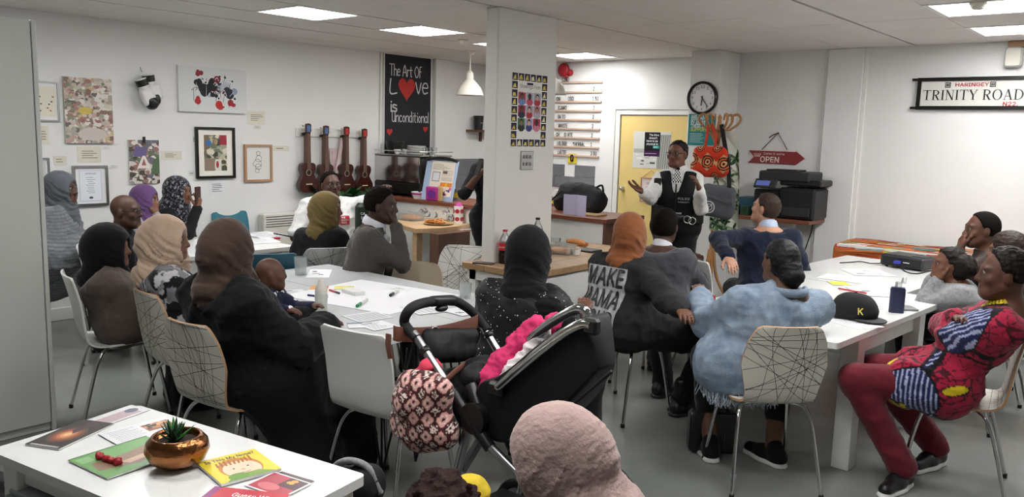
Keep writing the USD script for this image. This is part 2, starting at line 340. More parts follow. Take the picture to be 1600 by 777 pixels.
class Person:
    def __init__(p, label, head, look, body, s=1.0, hs=1.0, lean=None, seat=.46, hpitch=0, hroll=0, skin='5a3a2a', hands=None, legs=None, stand=False, hip=None, nk=.105, rad=1.0, width=1.0, arms=True, group=None, feet=None, res=.0078, legs_skin=False, twist=0, cat='person'):
        p.hc = hc = np.asarray(head, float); p.s, p.hs, p.w = s, hs, width; p.res = res
        F = dirv(body); R = np.array([F[1], -F[0], 0]); Z = np.array([0, 0, 1.0]); p.F, p.R, p.Z = F, R, Z
        hy = dirv(look, hpitch); hx = unit(np.cross(hy, Z)); hz = np.cross(hx, hy); a = math.radians(hroll)
        hx, hz = hx * math.cos(a) + hz * math.sin(a), hz * math.cos(a) - hx * math.sin(a); p.H = np.stack([hx, hy, hz], 1)
        lean = 12 if lean is None else lean; Tl = F * math.sin(math.radians(lean)) + Z * math.cos(math.radians(lean))
        N = hc + p.H @ np.array([0, -.045, -.07]) * hs - unit(Tl * .7 + Z * .3) * nk * s
        p.N = N; zh = (seat + .108 * s) if not stand else .93 * s
        L = (N[2] - zh) / math.cos(math.radians(lean)); p.L = L
        Hp = N - Tl * L if hip is None else np.asarray(hip, float)
        L = p.L = np.linalg.norm(N - Hp); p.hip, p.Tl = Hp, Tl; up = unit(N - Hp); p.up = up
        Fp = unit(F - up * (F @ up)); p.Fp = Fp
        tw = math.radians(twist); Rs = unit(R * math.cos(tw) + Fp * math.sin(tw)); Fs = unit(np.cross(up, Rs)); p.Rs, p.Fs = Rs, Fs
        w = width; X = lambda f, r, d=0: Hp + up * (f * L) + (Rs if f > .5 else R) * r * s * w + (Fs if f > .5 else Fp) * d * s
        p.X = X
        p.torso = [C(X(0, -.085), X(0, .085), .118 * s, None, .05), C(X(.28, -.055, .02), X(.28, .055, .02), .100 * s * (.6 + .4 * w), None, .08), C(X(.62, -.075, .015), X(.62, .075, .015), .112 * s, None, .08),
                   C(X(.82, -.08), X(.82, .08), .090 * s, None, .06), C(X(.93, 0, -.01), X(.90, -.150, -.01), .055 * s, .049 * s, .04), C(X(.93, 0, -.01), X(.90, .150, -.01), .055 * s, .049 * s, .04),
                   C(X(1.02, 0, -.012), X(.95, -.10, -.012), .045 * s, .04 * s, .05), C(X(1.02, 0, -.012), X(.95, .10, -.012), .045 * s, .04 * s, .05), C(X(.96, 0, -.015), X(1.06, 0, .0), .060 * s, .052 * s, .06)]
        p.torso = [(*q[:3], q[3] * rad, q[4] * rad, *q[5:]) for q in p.torso[:-1]] + p.torso[-1:]
        p.sh = {1: X(.895, .168, -.01), -1: X(.895, -.168, -.01)}
        p.arm, p.handp, p.wr, p.el = {}, {}, {}, {}
        hands = hands or {}
        for sd in (1, -1):
            spec = hands.get('R' if sd > 0 else 'L', {})
            t = spec.get('t', ('b', .12 * sd, .33, .10)); l1, l2 = .285 * s, .25 * s
            if t[0] == 'b': W = Hp + R * t[1] * s + F * t[2] * s + Z * t[3] * s
            elif t[0] == 'h': W = hc + p.H @ (np.array(t[1:]) * hs)
            else: W = np.array(t[1:], float)
            hint = spec.get('hint', -Z * 1.0 + R * .55 * sd - F * .25); hint = hint if isinstance(hint, np.ndarray) else (R * hint[0] + F * hint[1] + Z * hint[2])
            E_, W = ik(p.sh[sd], W, l1, l2, hint); p.el[sd], p.wr[sd] = E_, W
            p.arm[sd] = [C(p.sh[sd], E_, .046 * s, .037 * s, .03), C(E_, W, .037 * s, .026 * s, .02)]
            fd = unit(W - E_); d = spec.get('d'); d = fd if d is None else (p.H @ np.array(d[1:]) if d[0] == 'h' else R * d[1] + F * d[2] + Z * d[3])
            n = spec.get('n'); n = (-Z if abs(fd[2]) < .8 else -F) if n is None else (p.H @ np.array(n[1:]) if n[0] == 'h' else R * n[1] + F * n[2] + Z * n[3])
            p.handp[sd] = hand_prims(W, d, n, sd, spec.get('curl', 22), s * spec.get('size', .98), spec.get('splay', 1))
        # legs
        p.leg, p.foot = {}, {}
        for sd in (1, -1):
            hj = Hp + R * .088 * s * sd
            if stand: kn, an = Hp + R * .095 * s * sd + F * .02 - Z * .44 * s, np.array([*(Hp + R * .10 * s * sd - F * .02)[:2], .085])
            else:
                sp = (legs or {}).get('spread', .35); kn = hj + unit(F + R * sd * sp * .35) * .42 * s; kn[2] = seat + .065 * s + (legs or {}).get('kz', 0.0)
                an = kn - F * (legs or {}).get('tuck', .04) + R * sd * .02; an[2] = .085
            if feet and sd in feet:
                kn, an = map(lambda q: np.asarray(q, float), feet[sd][:2])
            p.leg[sd] = [C(hj, kn, .088 * s, .060 * s, .04), C(kn, an, .058 * s, .040 * s, .03)]
            fdir = unit(np.array([*(F + R * sd * .2)[:2], 0])) if not (feet and sd in feet and len(feet[sd]) > 2) else dirv(feet[sd][2])
            p.foot[sd] = (an, fdir)
        p.body_ang = body; base = np.array([Hp[0], Hp[1], 0.0])
        p.t = T('person', label, cat, base, group=group, world=True)
        p.skinc = hexc(skin)
        if arms is not None: p.body(legs_skin)
    def hl(p, q): return (np.asarray(q) - p.hc) @ p.H / p.hs
    def hw(p, x, y, z): return p.hc + p.H @ (np.array([x, y, z]) * p.hs)
    def head_prims(p):
        h, H, w = p.hs, p.H, p.hw
        q = [EL(w(0, -.016, .030), np.array([.074, .097, .088]) * h, H, .02), EL(w(0, .022, -.03), np.array([.062, .064, .082]) * h, H, .03), C(w(-.02, .058, -.088), w(.02, .058, -.088), .026 * h, None, .03),
             C(w(.048, .0, -.055), w(.02, .055, -.088), .022 * h, None, .03), C(w(-.048, .0, -.055), w(-.02, .055, -.088), .022 * h, None, .03),
             C(w(-.036, .072, .026), w(.036, .072, .026), .014 * h, None, .02), C(w(0, .082, .012), w(0, .101, -.024), .0085 * h, .0125 * h, .016), C(w(-.013, .088, -.03), w(.013, .088, -.03), .009 * h, None, .01),
             EL(w(.040, .060, -.022), np.array([.024, .022, .022]) * h, H, .02), EL(w(-.040, .060, -.022), np.array([.024, .022, .022]) * h, H, .02),
             C(w(-.018, .081, -.052), w(.018, .081, -.052), .0095 * h, None, .006), C(w(-.014, .081, -.068), w(.014, .081, -.068), .0105 * h, None, .006)]
        for sd in (1, -1): q.append(EL(w(.077 * sd, -.012, -.006), np.array([.010, .020, .031]) * h, H, .008))
        q.append(C(w(0, -.028, -.055), p.N + p.up * .0, .056 * h, .058 * p.s, .03)); return q
    def body(p, legs_skin):
        torso = [(*q[:3], q[3] * .86, q[4] * .86, *q[5:]) for q in p.torso[:-1]] + [p.torso[-1]]
        arms = [q for sd in (1, -1) for q in p.arm[sd] + p.handp[sd]]
        legs = []
        if legs_skin:
            for sd in (1, -1):
                a, fd = p.foot[sd]; legs += p.leg[sd] + [C(a - fd * .03 - p.Z * .045, a + fd * .13 - p.Z * .06, .034, .026, .03)]
        hd = p.head_prims(); soc = [p.hw(.032 * sd, .098, .010) for sd in (1, -1)]; R_ = .0165 * p.hs
        def post(P, d):
            for c in soc: d = smax(d, -pd(P, EL(c, np.array([.0175, .022, .0072]) * p.hs, p.H)), .006)
            return d
        v, f = nets(torso + hd + arms + legs, p.res, post)
        l = p.hl(v); c = np.repeat([p.skinc], len(v), 0)
        g = lambda m, col, a: c.__setitem__(m, c[m] * (1 - a) + np.asarray(col) * a)
        face = (l[:, 1] > .05) & (np.abs(l[:, 0]) < .07)
        g(face & (np.abs(l[:, 2] + .059) < .013) & (np.abs(l[:, 0]) < .026) & (l[:, 1] > .078), p.skinc * [.75, .5, .5] + [.03, .0, .0], .75)
        g(face & (np.abs(l[:, 2] + .0595) < .0025) & (np.abs(l[:, 0]) < .026), p.skinc * .25, .8)
        g(face & (np.abs(l[:, 2] - .031 + np.abs(np.abs(l[:, 0]) - .03) * .15) < .0065) & (np.abs(np.abs(l[:, 0]) - .034) < .021), [.012, .009, .008], .6)
        g((np.linalg.norm(np.abs(l) - [.032, .085, .01], axis=1) < .017), p.skinc * .55, .6)
        if getattr(p, 'palm', True):
            for sd in (1, -1): pass
        p.t.add('body', (v, f), 'skin', True, col=c)
        for sd in (1, -1):
            e = p.hw(.032 * sd, .0745, .010); m = ball(e, .0125 * p.hs, 3); L = p.hl(m[0]) - p.hl(e); rr = np.hypot(L[:, 0], L[:, 2]); fr = L[:, 1] > 0
            cc = np.where((fr & (rr < .0068))[:, None], [.012, .007, .004], [.24, .21, .18]); p.t.add('eye', m, 'eye', True, col=cc)
    # ---- clothing
    def top(p, m, name='top', grow=.014, sleeve=1.0, hem=.0, neck=.04, fold=.010, seed=1, h=.0125, col=None, loose=1.0, sides=(1, -1), label=None, flare=.0, puff=.0, vest=False, open_front=None, up_to=None):
        T_ = [(*q[:3], q[3] * loose + grow, q[4] * loose + grow, *q[5:]) for q in p.torso[:-1]] + [C(p.X(.97, 0), p.N + p.up * .07, .058 * p.s + grow * .6, .056 * p.s + grow * .5, .04)]
        if hem:                   # skirts of a jacket or coat below the waist, over the lap of a sitter
            for sd in (1, -1):
                a = p.leg[sd][0]; b = a[1] + (a[2] - a[1]) * min(hem, 1); T_.append(C(a[1], b, a[3] + grow + .012, a[3] + (a[4] - a[3]) * min(hem, 1) + grow + flare, .06))
            T_.append(C(p.hip - p.R * .09 * p.s, p.hip + p.R * .09 * p.s, .118 * p.s + grow + flare * .5, None, .05))
        A_ = []
        if not vest:
            for sd in sides:
                u, l = p.arm[sd]; su = min(sleeve / .53, 1); b = u[1] + (u[2] - u[1]) * su
                A_.append(C(u[1], b, u[3] * loose + grow + .002, u[4] + grow * .75 + puff, .05))
                if sleeve > .53:
                    sl = (sleeve - .53) / .47 * .97; A_.append(C(l[1], l[1] + (l[2] - l[1]) * sl, l[3] + grow * .75 + puff, l[3] + (l[4] - l[3]) * sl + grow * .8 + puff * .6, .015))
        nb = p.N + p.up * neck * p.s; nn = unit(p.up * .92 - p.Fs * .4)
        A_ = [(*q[:6], 1) for q in A_]
        def mid(P, t):
            t = smax(t, (P - nb) @ nn, .012)
            if vest:
                t = smax(t, -pd(P, C(p.N + p.Fs * .09 + p.up * .08, p.N + p.Fs * .15 - p.up * .13, .085, .03)), .02)
                for sd in (1, -1): t = smax(t, -(pd(P, C(p.sh[sd] + p.R * .02 * sd, p.sh[sd] + (p.el[sd] - p.sh[sd]) * .5 + p.R * sd * .03, .076 * p.s))), .02)
            return t
        mm = nets(T_ + A_, h, mid if not A_ else None, mid if A_ else None)
        if fold: mm = ruffle(ruffle(mm, fold, 9, seed), fold * .45, 26, seed + 5)
        c = None if col is None else col(p, mm[0], mm[1])
        p.topm = mm
        return p.t.add(name, mm, m, True, col=c, label=label)
    def trousers(p, m, name='trousers', grow=.013, to=1.0, fold=.008, h=.0135, seed=4, skirt=False, col=None, label=None, extra=()):
        q = [(*p.torso[0][:3], p.torso[0][3] + grow, p.torso[0][4] + grow, .05, 0), C(p.hip, p.hip + p.up * .12, .11 * p.s * p.w + grow, .10 * p.s * p.w + grow, .06)]
        for sd in (1, -1):
            a, b = p.leg[sd]; q.append(C(a[1], a[2], a[3] + grow, a[4] + grow, .04 if not skirt else .12)); e = b[1] + (b[2] - b[1]) * to
            q.append(C(b[1], e, b[3] + grow, b[4] + grow + (.012 if not skirt else .05), .03 if not skirt else .15))
        if skirt:
            a, b = p.leg[1], p.leg[-1]; q += [C((a[0][2] + b[0][2]) / 2, (a[0][1] + b[0][1]) / 2, .09, .12, .1), C((a[0][2] + b[0][2]) / 2, (a[1][1] + (a[1][2] - a[1][1]) * to + b[1][1] + (b[1][2] - b[1][1]) * to) / 2, .10, .13, .12)]
        zf = .02; q = q + list(extra)
        mm = nets(q, h, lambda P, d: np.maximum(d, zf - P[:, 2]))
        if fold: mm = ruffle(ruffle(mm, fold, 10, seed), fold * .4, 30, seed + 3)
        return p.t.add(name, mm, m, True, col=None if col is None else col(p, mm[0], mm[1]), label=label)
    def shoes(p, m, sole=None, boot=0.0, ln=1.0, ms='rubber_white'):
        for sd in (1, -1):
            a, fd = p.foot[sd]; g = np.array([a[0], a[1], 0.]); q = [C(g - fd * .045 + p.Z * .045, g + fd * .06 + p.Z * .045, .040, .040, .03), C(g + fd * .05 + p.Z * .04, g + fd * .155 * ln + p.Z * .034, .042, .033, .03), C(g - fd * .03 + p.Z * .05, a + p.Z * boot - fd * .01, .042, .042, .03)]
            mm = nets(q, .008, lambda P, d: np.maximum(d, .022 - P[:, 2])); s_ = p.t.add('shoe', mm, m, True)
            q2 = [C(g - fd * .045, g + fd * .06, .046, .045, .03), C(g + fd * .05, g + fd * .157 * ln, .047, .038, .03)]
            p.t.add('sole', nets(q2, .008, lambda P, d: np.maximum(np.maximum(d, P[:, 2] - .026), .001 - P[:, 2])), sole or m, 40, under=s_)
    def hijab(p, m, fold=.008, drape=.5, seed=3, tail=None, bun=.0, tight=0.0, col=None, h=.0092, opening=1.0, flow=(1, .5), label=None, back=0.0, name='headscarf', chest=.6, tuck=False, crinkle=0):
        hh, w, H = p.hs, p.hw, p.H; e = .017 - tight
        q = [EL(w(0, -.018, .028), np.array([.078 + e, .101 + e, .090 + e]) * hh, H, .03), EL(w(0, .008, -.035), np.array([.070 + e, .072 + e, .088]) * hh, H, .04),
             C(w(0, .03, -.115), w(0, -.03, -.10), .036 * hh, .06 * hh, .05), C(w(0, -.035, -.07), p.N - p.Fs * .02, .078 * hh, .098 * p.s, .06)]
        if bun: q.append(EL(w(0, -.105, -.012), np.array([.055, .05, .055]) * hh * bun, H, .06))
        for sd in (1, -1) if not tuck else (): q.append(C(p.N + p.Fs * .02, p.X(.95 - .07 * drape, .12 * sd * drape * 1.6, .0), .075 * p.s, .064 * p.s, .07)); q.append(C(p.N + p.Fs * .04, p.X(.98 - .24 * chest, .07 * sd, .10), .075 * p.s, .05 * p.s, .07)); q.append(C(p.N - p.Fs * .03, p.X(.97 - .25 * drape - back, .07 * sd, -.075), .08 * p.s, .06 * p.s, .07))
        if chest: q.append(C(p.N + p.Fs * .04, p.X(.98 - .32 * chest, 0, .12), .075 * p.s, .05 * p.s, .06))
        if not tuck: q.append(C(p.N - p.Fs * .03, p.X(.95 - .32 * drape - back, 0, -.085), .08 * p.s, .06 * p.s, .06))
        for t in (tail or []): q.append(C(*t, k=.03))
        o = w(0, .105, -.018); RR = np.array([.060 * opening, .085, .083 * opening]) * hh
        def post(P, d):
            l = (P - o) @ H; k0 = np.linalg.norm(l / RR, axis=-1); k1 = np.linalg.norm(l / RR ** 2, axis=-1); return smax(d, -(k0 * (k0 - 1) / np.maximum(k1, 1e-9)), .012)
        mm = nets(q, h, post); v, f = mm; l = p.hl(v); wn = meshkit.fbm(l * 7 + seed, 2, seed) - .5
        c = l[:, 1] * .62 * flow[0] + l[:, 2] * .78 + .10 * wn; al = -l[:, 1] * .78 + l[:, 2] * .62
        r1 = 1 - np.abs(2 * meshkit.noise(np.stack([c * 48 + 50, al * 6 + 9, l[:, 0] * 7 + 5], 1), seed) - 1); r2 = 1 - np.abs(2 * meshkit.noise(np.stack([c * 110 + 73, al * 9 + 9, l[:, 0] * 10 + 5], 1), seed + 4) - 1)
        w_ = np.clip((.085 - l[:, 2]) / .13, .22, 1); d = fold * w_ * (r1 ** 2 * 1.5 + r2 ** 2 * .6 - .6) + fold * 1.0 * wn
        if crinkle: d = d + crinkle * (meshkit.noise(np.stack([l[:, 0] * 28 + 50, l[:, 1] * 60 + 50, l[:, 2] * 150 + 50], 1), 8) - .5)
        mm = (v + vnorm(v, f) * d[:, None], f)
        return p.t.add(name, mm, m, True, col=None if col is None else col(p, mm[0], mm[1]), label=label)
    def hair(p, m, t=.012, line=(-.80, .60, .005), low=-.05, seed=2, amp=.003, sc=60, h=.006, extra=(), name='hair', label=None, side=.052):
        hh, w, H = p.hs, p.hw, p.H
        q = [EL(w(0, -.018, .032), (np.array([.074, .097, .088]) + t) * hh, H, .02), EL(w(0, -.03, -.01), (np.array([.070, .075, .07]) + t * .7) * hh, H, .03)]
        def post(P, d):
            l = (P - p.hc) @ H / hh
            cut = np.maximum(-(line[0] * l[:, 1] + line[1] * l[:, 2] - line[2]), low - l[:, 2])
            side_cut = np.minimum(l[:, 1] - .006, .012 - l[:, 2])       # clears the face in front of the ears
            ear = .034 - np.linalg.norm(np.stack([np.abs(l[:, 0]) - .08, l[:, 1] + .012, l[:, 2] + .006], 1) * [.6, 1.3, 1], axis=1)
            d = smax(d, np.maximum(np.minimum(cut, 1), np.maximum(side_cut, ear)) * hh, .006)
            for e_ in extra: d = smin(d, pd(P, e_), e_[5])
            return d
        mm = nets(q + list(extra), h, post); mm = ruffle(mm, amp, sc, seed)
        return p.t.add(name, mm, m, True, label=label)
    def glasses(p, m='frame_black'):
        w = p.hw; ms = []
        for sd in (1, -1):
            a = np.linspace(0, 2 * PI, 21)[:-1]; ms.append(tube([w(.034 * sd + .025 * math.cos(t), .101 - .004 * abs(math.cos(t)), .006 + .018 * math.sin(t)) for t in a], .0016, 6, closed=True))
            ms.append(tube([w(.059 * sd, .098, .010), w(.077 * sd, .04, .014), w(.080 * sd, -.012, .012), w(.078 * sd, -.028, -.008)], .002, 6))
        ms.append(tube([w(-.009, .104, .008), w(0, .107, .011), w(.009, .104, .008)], .002, 6)); p.t.add('glasses', cat(ms), m, True)
    def collar(p, m, r=.064, hgt=.03, name='collar', col=None):
        c = p.N + p.up * .045; pts = []
        prof = [(r + .004, -.02), (r + .006, 0), (r - .004, hgt), (r - .010, hgt + .003), (r - .008, 0), (r - .004, -.02)]
        v, f = lathe([(a * p.s, b * p.s) for a, b in prof], 28); v[:, 1] *= 1.08
        v[:, 2] -= np.clip(v[:, 1] / r, -1, 1) * .012
        p.t.add(name, frame((v, f), c, p.Rs, p.Fs, p.up), m, True)
# ------------------------------------------------------------------ looks
mat('wall', 'e4e4e3', .75, var=.02, vscale=2, bump=.03, bscale=60)
mat('ceil', 'dcd8d4', .85, var=.03, vscale=3, bump=.04, bscale=90)
mat('floor', '7e817d', .30, var=.03, vscale=1.4, rvar=.05, spec=.45, coat=.15)
mat('gap', '2a2724', .9); mat('white', 'e4e4e0', .45); mat('whitegloss', 'e6e7e5', .22, spec=.5, coat=.3); mat('plaster', 'e2e0dc', .7)
mat('cabinet', 'c9cbc6', .42); mat('offwhite', 'd6d2c8', .6); mat('paper', 'e9e9ea', .8); mat('cream', 'd9d5c6', .85)
mat('chrome', 'c8c8c8', .12, 1.0); mat('steel', 'a8a8a8', .3, 1.0); mat('dullmetal', '8a8c8e', .45, .8); mat('blackmetal', '1a1a1a', .4, .3)
mat('black_plastic', '141414', .4); mat('black_rubber', '111111', .75); mat('frame_black', '0b0b0c', .3); mat('rubber_white', 'd8d6d0', .6)
mat('wood_top', 'a3845f', .5, var=.22, vscale=3, stretch=(2, 14, 14), detail=6); mat('wood_light', 'c2a27c', .5, var=.15, vscale=3, stretch=(3, 16, 16), detail=6)
mat('wood_red', '7a4632', .4, var=.2, vscale=3, stretch=(3, 18, 18), detail=6); mat('walnut', '5e4030', .5, var=.3, vscale=4, stretch=(14, 14, 1.2), detail=6)
mat('ply', 'b08a68', .55); mat('rail_pale', 'c4aa98', .6); mat('bentwood', 'a87a4c', .4, var=.12, vscale=20); mat('uke', '3a1510', .28, var=.3, vscale=8, stretch=(1, 1, 8), coat=.4); mat('uke_neck', '60463a', .5); mat('uke_dark', '1a0d0a', .4); mat('rosette', 'b7a78a', .5)
mat('yellowdoor', 'e3c981', .5); mat('teal', '1f6f80', .5); mat('teal_dark', '174a5c', .55); mat('beige_shell', 'cbbba2', .5)
mat('panel_light', 'ffffff', .5, emit=1.0)
LOOK['panel_light'] = usdkit.material(stage, '/World/Looks/panel_light2', {'e': ('emission', {'color': (1.0, .99, .975), 'strength': PANEL})}, [], surface='e.emission')
mat('chalk_board', '17181f', .75, var=.15, vscale=4); mat('chalk', 'c9c9cc', .95); mat('heart_red', 'b5322c', .85)
mat('red', 'a8202a', .45); mat('sign_red', '8c2b30', .55); mat('tile_grey', '75767a', .4, var=.12, vscale=6)
mat('glass', 'f2f5f5', .03, trans=1.0); mat('clear_plastic', 'e8ecec', .15, trans=.85)
mat('leaf', '2f6a2f', .45, var=.25, vscale=9); mat('leaf_dark', '1f3f26', .45, var=.3, vscale=14); mat('soil', '2a211b', .9, bump=.5, bscale=150)
mat('gold', '96643f', .2, 1.0, bump=.5, bscale=90); mat('pen_red', 'b3252f', .4); mat('pen_green', '1d8a4c', .4); mat('pen_black', '17181a', .4); mat('pen_blue', '2b2f74', .4)
mat('navy_silicone', '1f2747', .55); mat('projector', '2b2b2d', .5); mat('screen_blue', '6c7fd0', .3)
mat('orange_food', 'd98a3a', .6, var=.3, vscale=60, bump=.6, bscale=90); mat('biscuit', 'b9793f', .8, var=.3, vscale=70, bump=.5, bscale=120); mat('cola', '1a0b07', .12)
mat('leaf_cloth', 'e4e4da', .9)
paintmat('print', rough=.6); paintmat('print_gloss', rough=.3); paintmat('skin', rough=.5, bump=.15, bscale=600, spec=.4); paintmat('eye', rough=.1); paintmat('cloth', rough=.9, bump=.25, bscale=500, spec=.25, sheen=.15); paintmat('satin', rough=.6, spec=.4)
# ------------------------------------------------------------------ the room
X1, Y0 = 3.2, -2.6
pA, pB = atz(1078, 79.5, CEIL), atz(1131, 78.3, CEIL); PY = (pA[1] + pB[1]) / 2; PXa, PXb = pA[0], pB[0]
struct('floor', box((XL - .1, Y0, -.1), (X1, YM + .2, 0)), 'floor')
struct('wall_left', box((XL - .12, Y0, 0), (XL, YM + .12, CEIL + .12)), 'wall')
struct('wall_back', cat(box((XL, YM, 0), (PXa + .1, YM + .12, CEIL + .12)), box((PXa + .1, YB, 0), (X1, YM + .12, CEIL + .12))), 'wall')
struct('wall_right', box((X1, Y0, 0), (X1 + .12, YM + .12, CEIL + .12)), 'wall')
struct('wall_front', box((XL - .12, Y0 - .12, 0), (X1 + .12, Y0, CEIL + .12)), 'wall')
struct('pilaster_wall', box((PXa, PY, 0), (PXb, YB + .05, CEIL), .006), 'wall')
struct('column', box((-3.96, 4.35, 0), (-3.84, 5.03, CEIL), .008), 'plaster')
xa = aty(1296, 100, YB)[0]; xb = aty(1352, 100, YB)[0]
struct('trim_1', box((xa, YB - .05, 0), (xb, YB, CEIL), .006), 'wall')
struct('trim_2', box((xa - .03, YB - .02, 0), (xa, YB, CEIL), .004), 'white')
struct('trim_3', box((xb, YB - .025, 0), (xb + .035, YB, CEIL), .004), 'white')
ya, yb = atx(676, 120, XL)[1], atx(692, 120, XL)[1]
struct('trim_4', box((XL, ya, 0), (XL + .06, yb, CEIL), .006), 'wall')
struct('baseboard_left', box((XL, Y0, 0), (XL + .015, YM, .11), .004), 'white')
struct('baseboard_back', box((PXb, YB - .015, 0), (X1, YB, .11), .004), 'white')
# ceiling: boards laid in a grid with open joints, lit panels let into it
ceil = T('ceiling', None, None, (0, 0, CEIL), kind='structure')
rnd = random.Random(4)
LIGHTS = [(0, -5.37, 3.87), (0, -5.37, 5.07), (0, -5.37, 6.27), (0, -5.37, 7.47), (1, -1.17, 5.97), (1, -1.17, 7.17), (1, -.57, 5.97), (0, -5.37, 2.67), (0, -5.37, 1.47), (1, -1.17, 4.77), (1, -1.17, 3.57), (1, -1.17, 2.37), (1, -1.17, 1.17), (1, 1.23, 5.97), (1, -2.97, 1.17)]
ceil.add('backing', box((XL - .1, Y0 - .1, .05), (X1 + .1, YM + .12, .09)), 'gap', False)
def bay(x0, x1, ylines, xlines, wide):
    ys = [Y0] + [y for y in ylines if Y0 < y < YM] + [YM + .1]; xs = [x0] + [x for x in xlines if x0 < x < x1] + [x1]
    for i in range(len(xs) - 1):
        for j in range(len(ys) - 1):
            cx, cy = (xs[i] + xs[i + 1]) / 2, (ys[j] + ys[j + 1]) / 2
            if any(abs(cx - lx) < .25 and abs(cy - ly) < .25 for _, lx, ly in LIGHTS): continue
            g = [.0012] * 4
            if any(abs(xs[i] - w) < .02 for w in wide): g[0] = .013
            if any(abs(xs[i + 1] - w) < .02 for w in wide): g[1] = .013
            dz = rnd.uniform(0, .0015)
            ceil.add('ceiling_tile', box((xs[i] + g[0], ys[j] + g[2], dz), (xs[i + 1] - g[1], ys[j + 1] - g[3], .05)), 'ceil', False)
bay(XL - .05, -3.87, [3.57 + .6 * k for k in range(-12, 10)], [-5.67 + .6 * k for k in range(-3, 4)], [-6.27, -5.07, -5.67, -3.87])
bay(-3.87, X1, [3.87 + .6 * k for k in range(-12, 10)], [-5.67 + .6 * k for k in range(4, 16)], [-3.87, -2.07])
LN = {0: 'bright white square light panel in the ceiling over the {}', 1: 'bright square light panel in the ceiling {}'}
where = ['left tables, the largest in view', 'ukulele wall, second from the left', 'counter, half hidden by the column', 'menu rails behind the column', 'above the street sign, nearer one', 'closest to the wall alarm box', 'off to the side beyond the frame', 'left tables just out of view', 'tall cabinet out of view', 'over the right table out of view', 'over the print shirt man out of view', 'over the pushchair out of view', 'over the camera spot out of view', 'far right out of view', 'over the near table out of view']
for (b, lx, ly), w in zip(LIGHTS, where):
    t = T('ceiling_light', LN[b].format(w), 'light', (lx, ly, CEIL), group='square ceiling light panels')
    fr = extr(rrect(.596, .596, .004).difference(rrect(.53, .53, .004)), .022); t.add('frame', mv(fr, (0, 0, -.004)), 'white', False)
    t.add('diffuser', cbox((0, 0, .008), (.54, .54, .006)), 'panel_light', False); t.add('tray', cbox((0, 0, .035), (.59, .59, .02)), 'white', False)
def detector(px, py, z, label):
    q = atz(px, py, z); solo('smoke_detector', lathe([(1e-4, 0), (.05, 0), (.052, -.012), (.043, -.02), (.04, -.03), (.036, -.03), (.034, -.04), (.02, -.046), (1e-4, -.046)][::-1], 20, (q[0], q[1], z)), 'offwhite', label, 'smoke detector')
detector(724, 62, CEIL, 'white smoke detector on the ceiling beside the hanging lamp')
detector(1529, 3, CEIL, 'white smoke detector on the ceiling by the right light panel')
# tall cabinet by the left table
qc = atz(82, 673, 0); cx, cy = qc[0], qc[1]; ztop = 2.19
t = T('tall_cabinet', 'tall plain pale grey cabinet at the left edge', 'cabinet', (cx, cy, 0))
t.add('body', box((-.5, -1.7, 0), (-.022, -.0, ztop), .004), 'cabinet', False)
t.add('side_panel', box((-.5, 0.002, 0), (0.0, .024, ztop), .003), 'cabinet', False)
for k in range(2): t.add('door', box((-.02, -1.698 + .85 * k, .05), (0, -1.698 + .85 * k + .845, ztop - .004), .003), 'cabinet', False)
# ---- left wall: pictures
def onL(px, py, d=0.0): q = atx(px, py, XL + d); return q
def rectL(x0, y0, x1, y1, d=0.0):
    a, b, c, e = onL(x0, y0, d), onL(x1, y0, d), onL(x0, y1, d), onL(x1, y1, d)
    return (a[1] + c[1]) / 2, (b[1] + e[1]) / 2, (c[2] + e[2]) / 2, (a[2] + b[2]) / 2     # y0, y1, z0, z1
def wallL(m, y, z, d=0.0): return frame(m, (XL + d, y, z), (0, 1, 0), (0, 0, 1), (1, 0, 0))
def pic(rect, label, name, paint, frm=None, fw=.02, depth=.025, mount=None, mm='print', cat_='picture', group=None, tilt=0):
    y0, y1, z0, z1 = rectL(*rect, d=depth); w, h = y1 - y0, z1 - z0
    t = T(name, label, cat_, (XL, (y0 + y1) / 2, (z0 + z1) / 2), group=group)
    loc = lambda m, d=0.0: frame(m, (d, 0, 0), (0, 1, 0), (0, 0, 1), (1, 0, 0))
    if frm:
        t.add('frame', loc(mv(extr(sbox(-w / 2, -h / 2, w / 2, h / 2).difference(sbox(-w / 2 + fw, -h / 2 + fw, w / 2 - fw, h / 2 - fw)), depth - .001), (0, 0, .001))), frm, 40)
        t.add('mount', loc(box((-w / 2 + fw, -h / 2 + fw, .002), (w / 2 - fw, h / 2 - fw, depth * .5))), mount or 'paper', False); dd = depth * .5 + .001
    else:
        t.add('canvas' if depth > .01 else 'card', loc(box((-w / 2, -h / 2, .0005), (w / 2, h / 2, depth - .001))), mount or 'paper', False); dd = depth
    P = Print(); paint(P, w, h); m, c = P.build(); t.add('print', loc(m, dd), mm, False, col=c); return t
rr = random.Random(11)
PALC = ['c4b6aa', 'd8d2ca', 'a07a72', 'b49a90', '858a72', 'cdc4b8', 'a8a29a', '84746a', 'c0a098', 'd9d5ce', '6b6660', '9ba48a', 'c4b080', 'dedad4', '8a6a62', 'b8b0a8', 'cbbfb6']
def p_collage1(P, w, h): P.r(-w / 2, -h / 2, w / 2, h / 2, 'b9a79a'); collage(P, w, h, 70, PALC, rr, -w / 2, -h / 2, .40); collage(P, w, h, 260, PALC, rr, -w / 2, -h / 2, .16); P.p(affinity.scale(Point(.02, -h * .36).buffer(1), w * .3, h * .1), 'c9c0bb'); P.p(affinity.scale(Point(-w * .08, -h * .0).buffer(1, quad_segs=3), w * .15, h * .06), 'cdb65f')
pic((101, 122, 176, 224), 'large unframed collage canvas of cut newspaper scraps', 'collage_canvas', p_collage1, depth=.03, mount='offwhite')
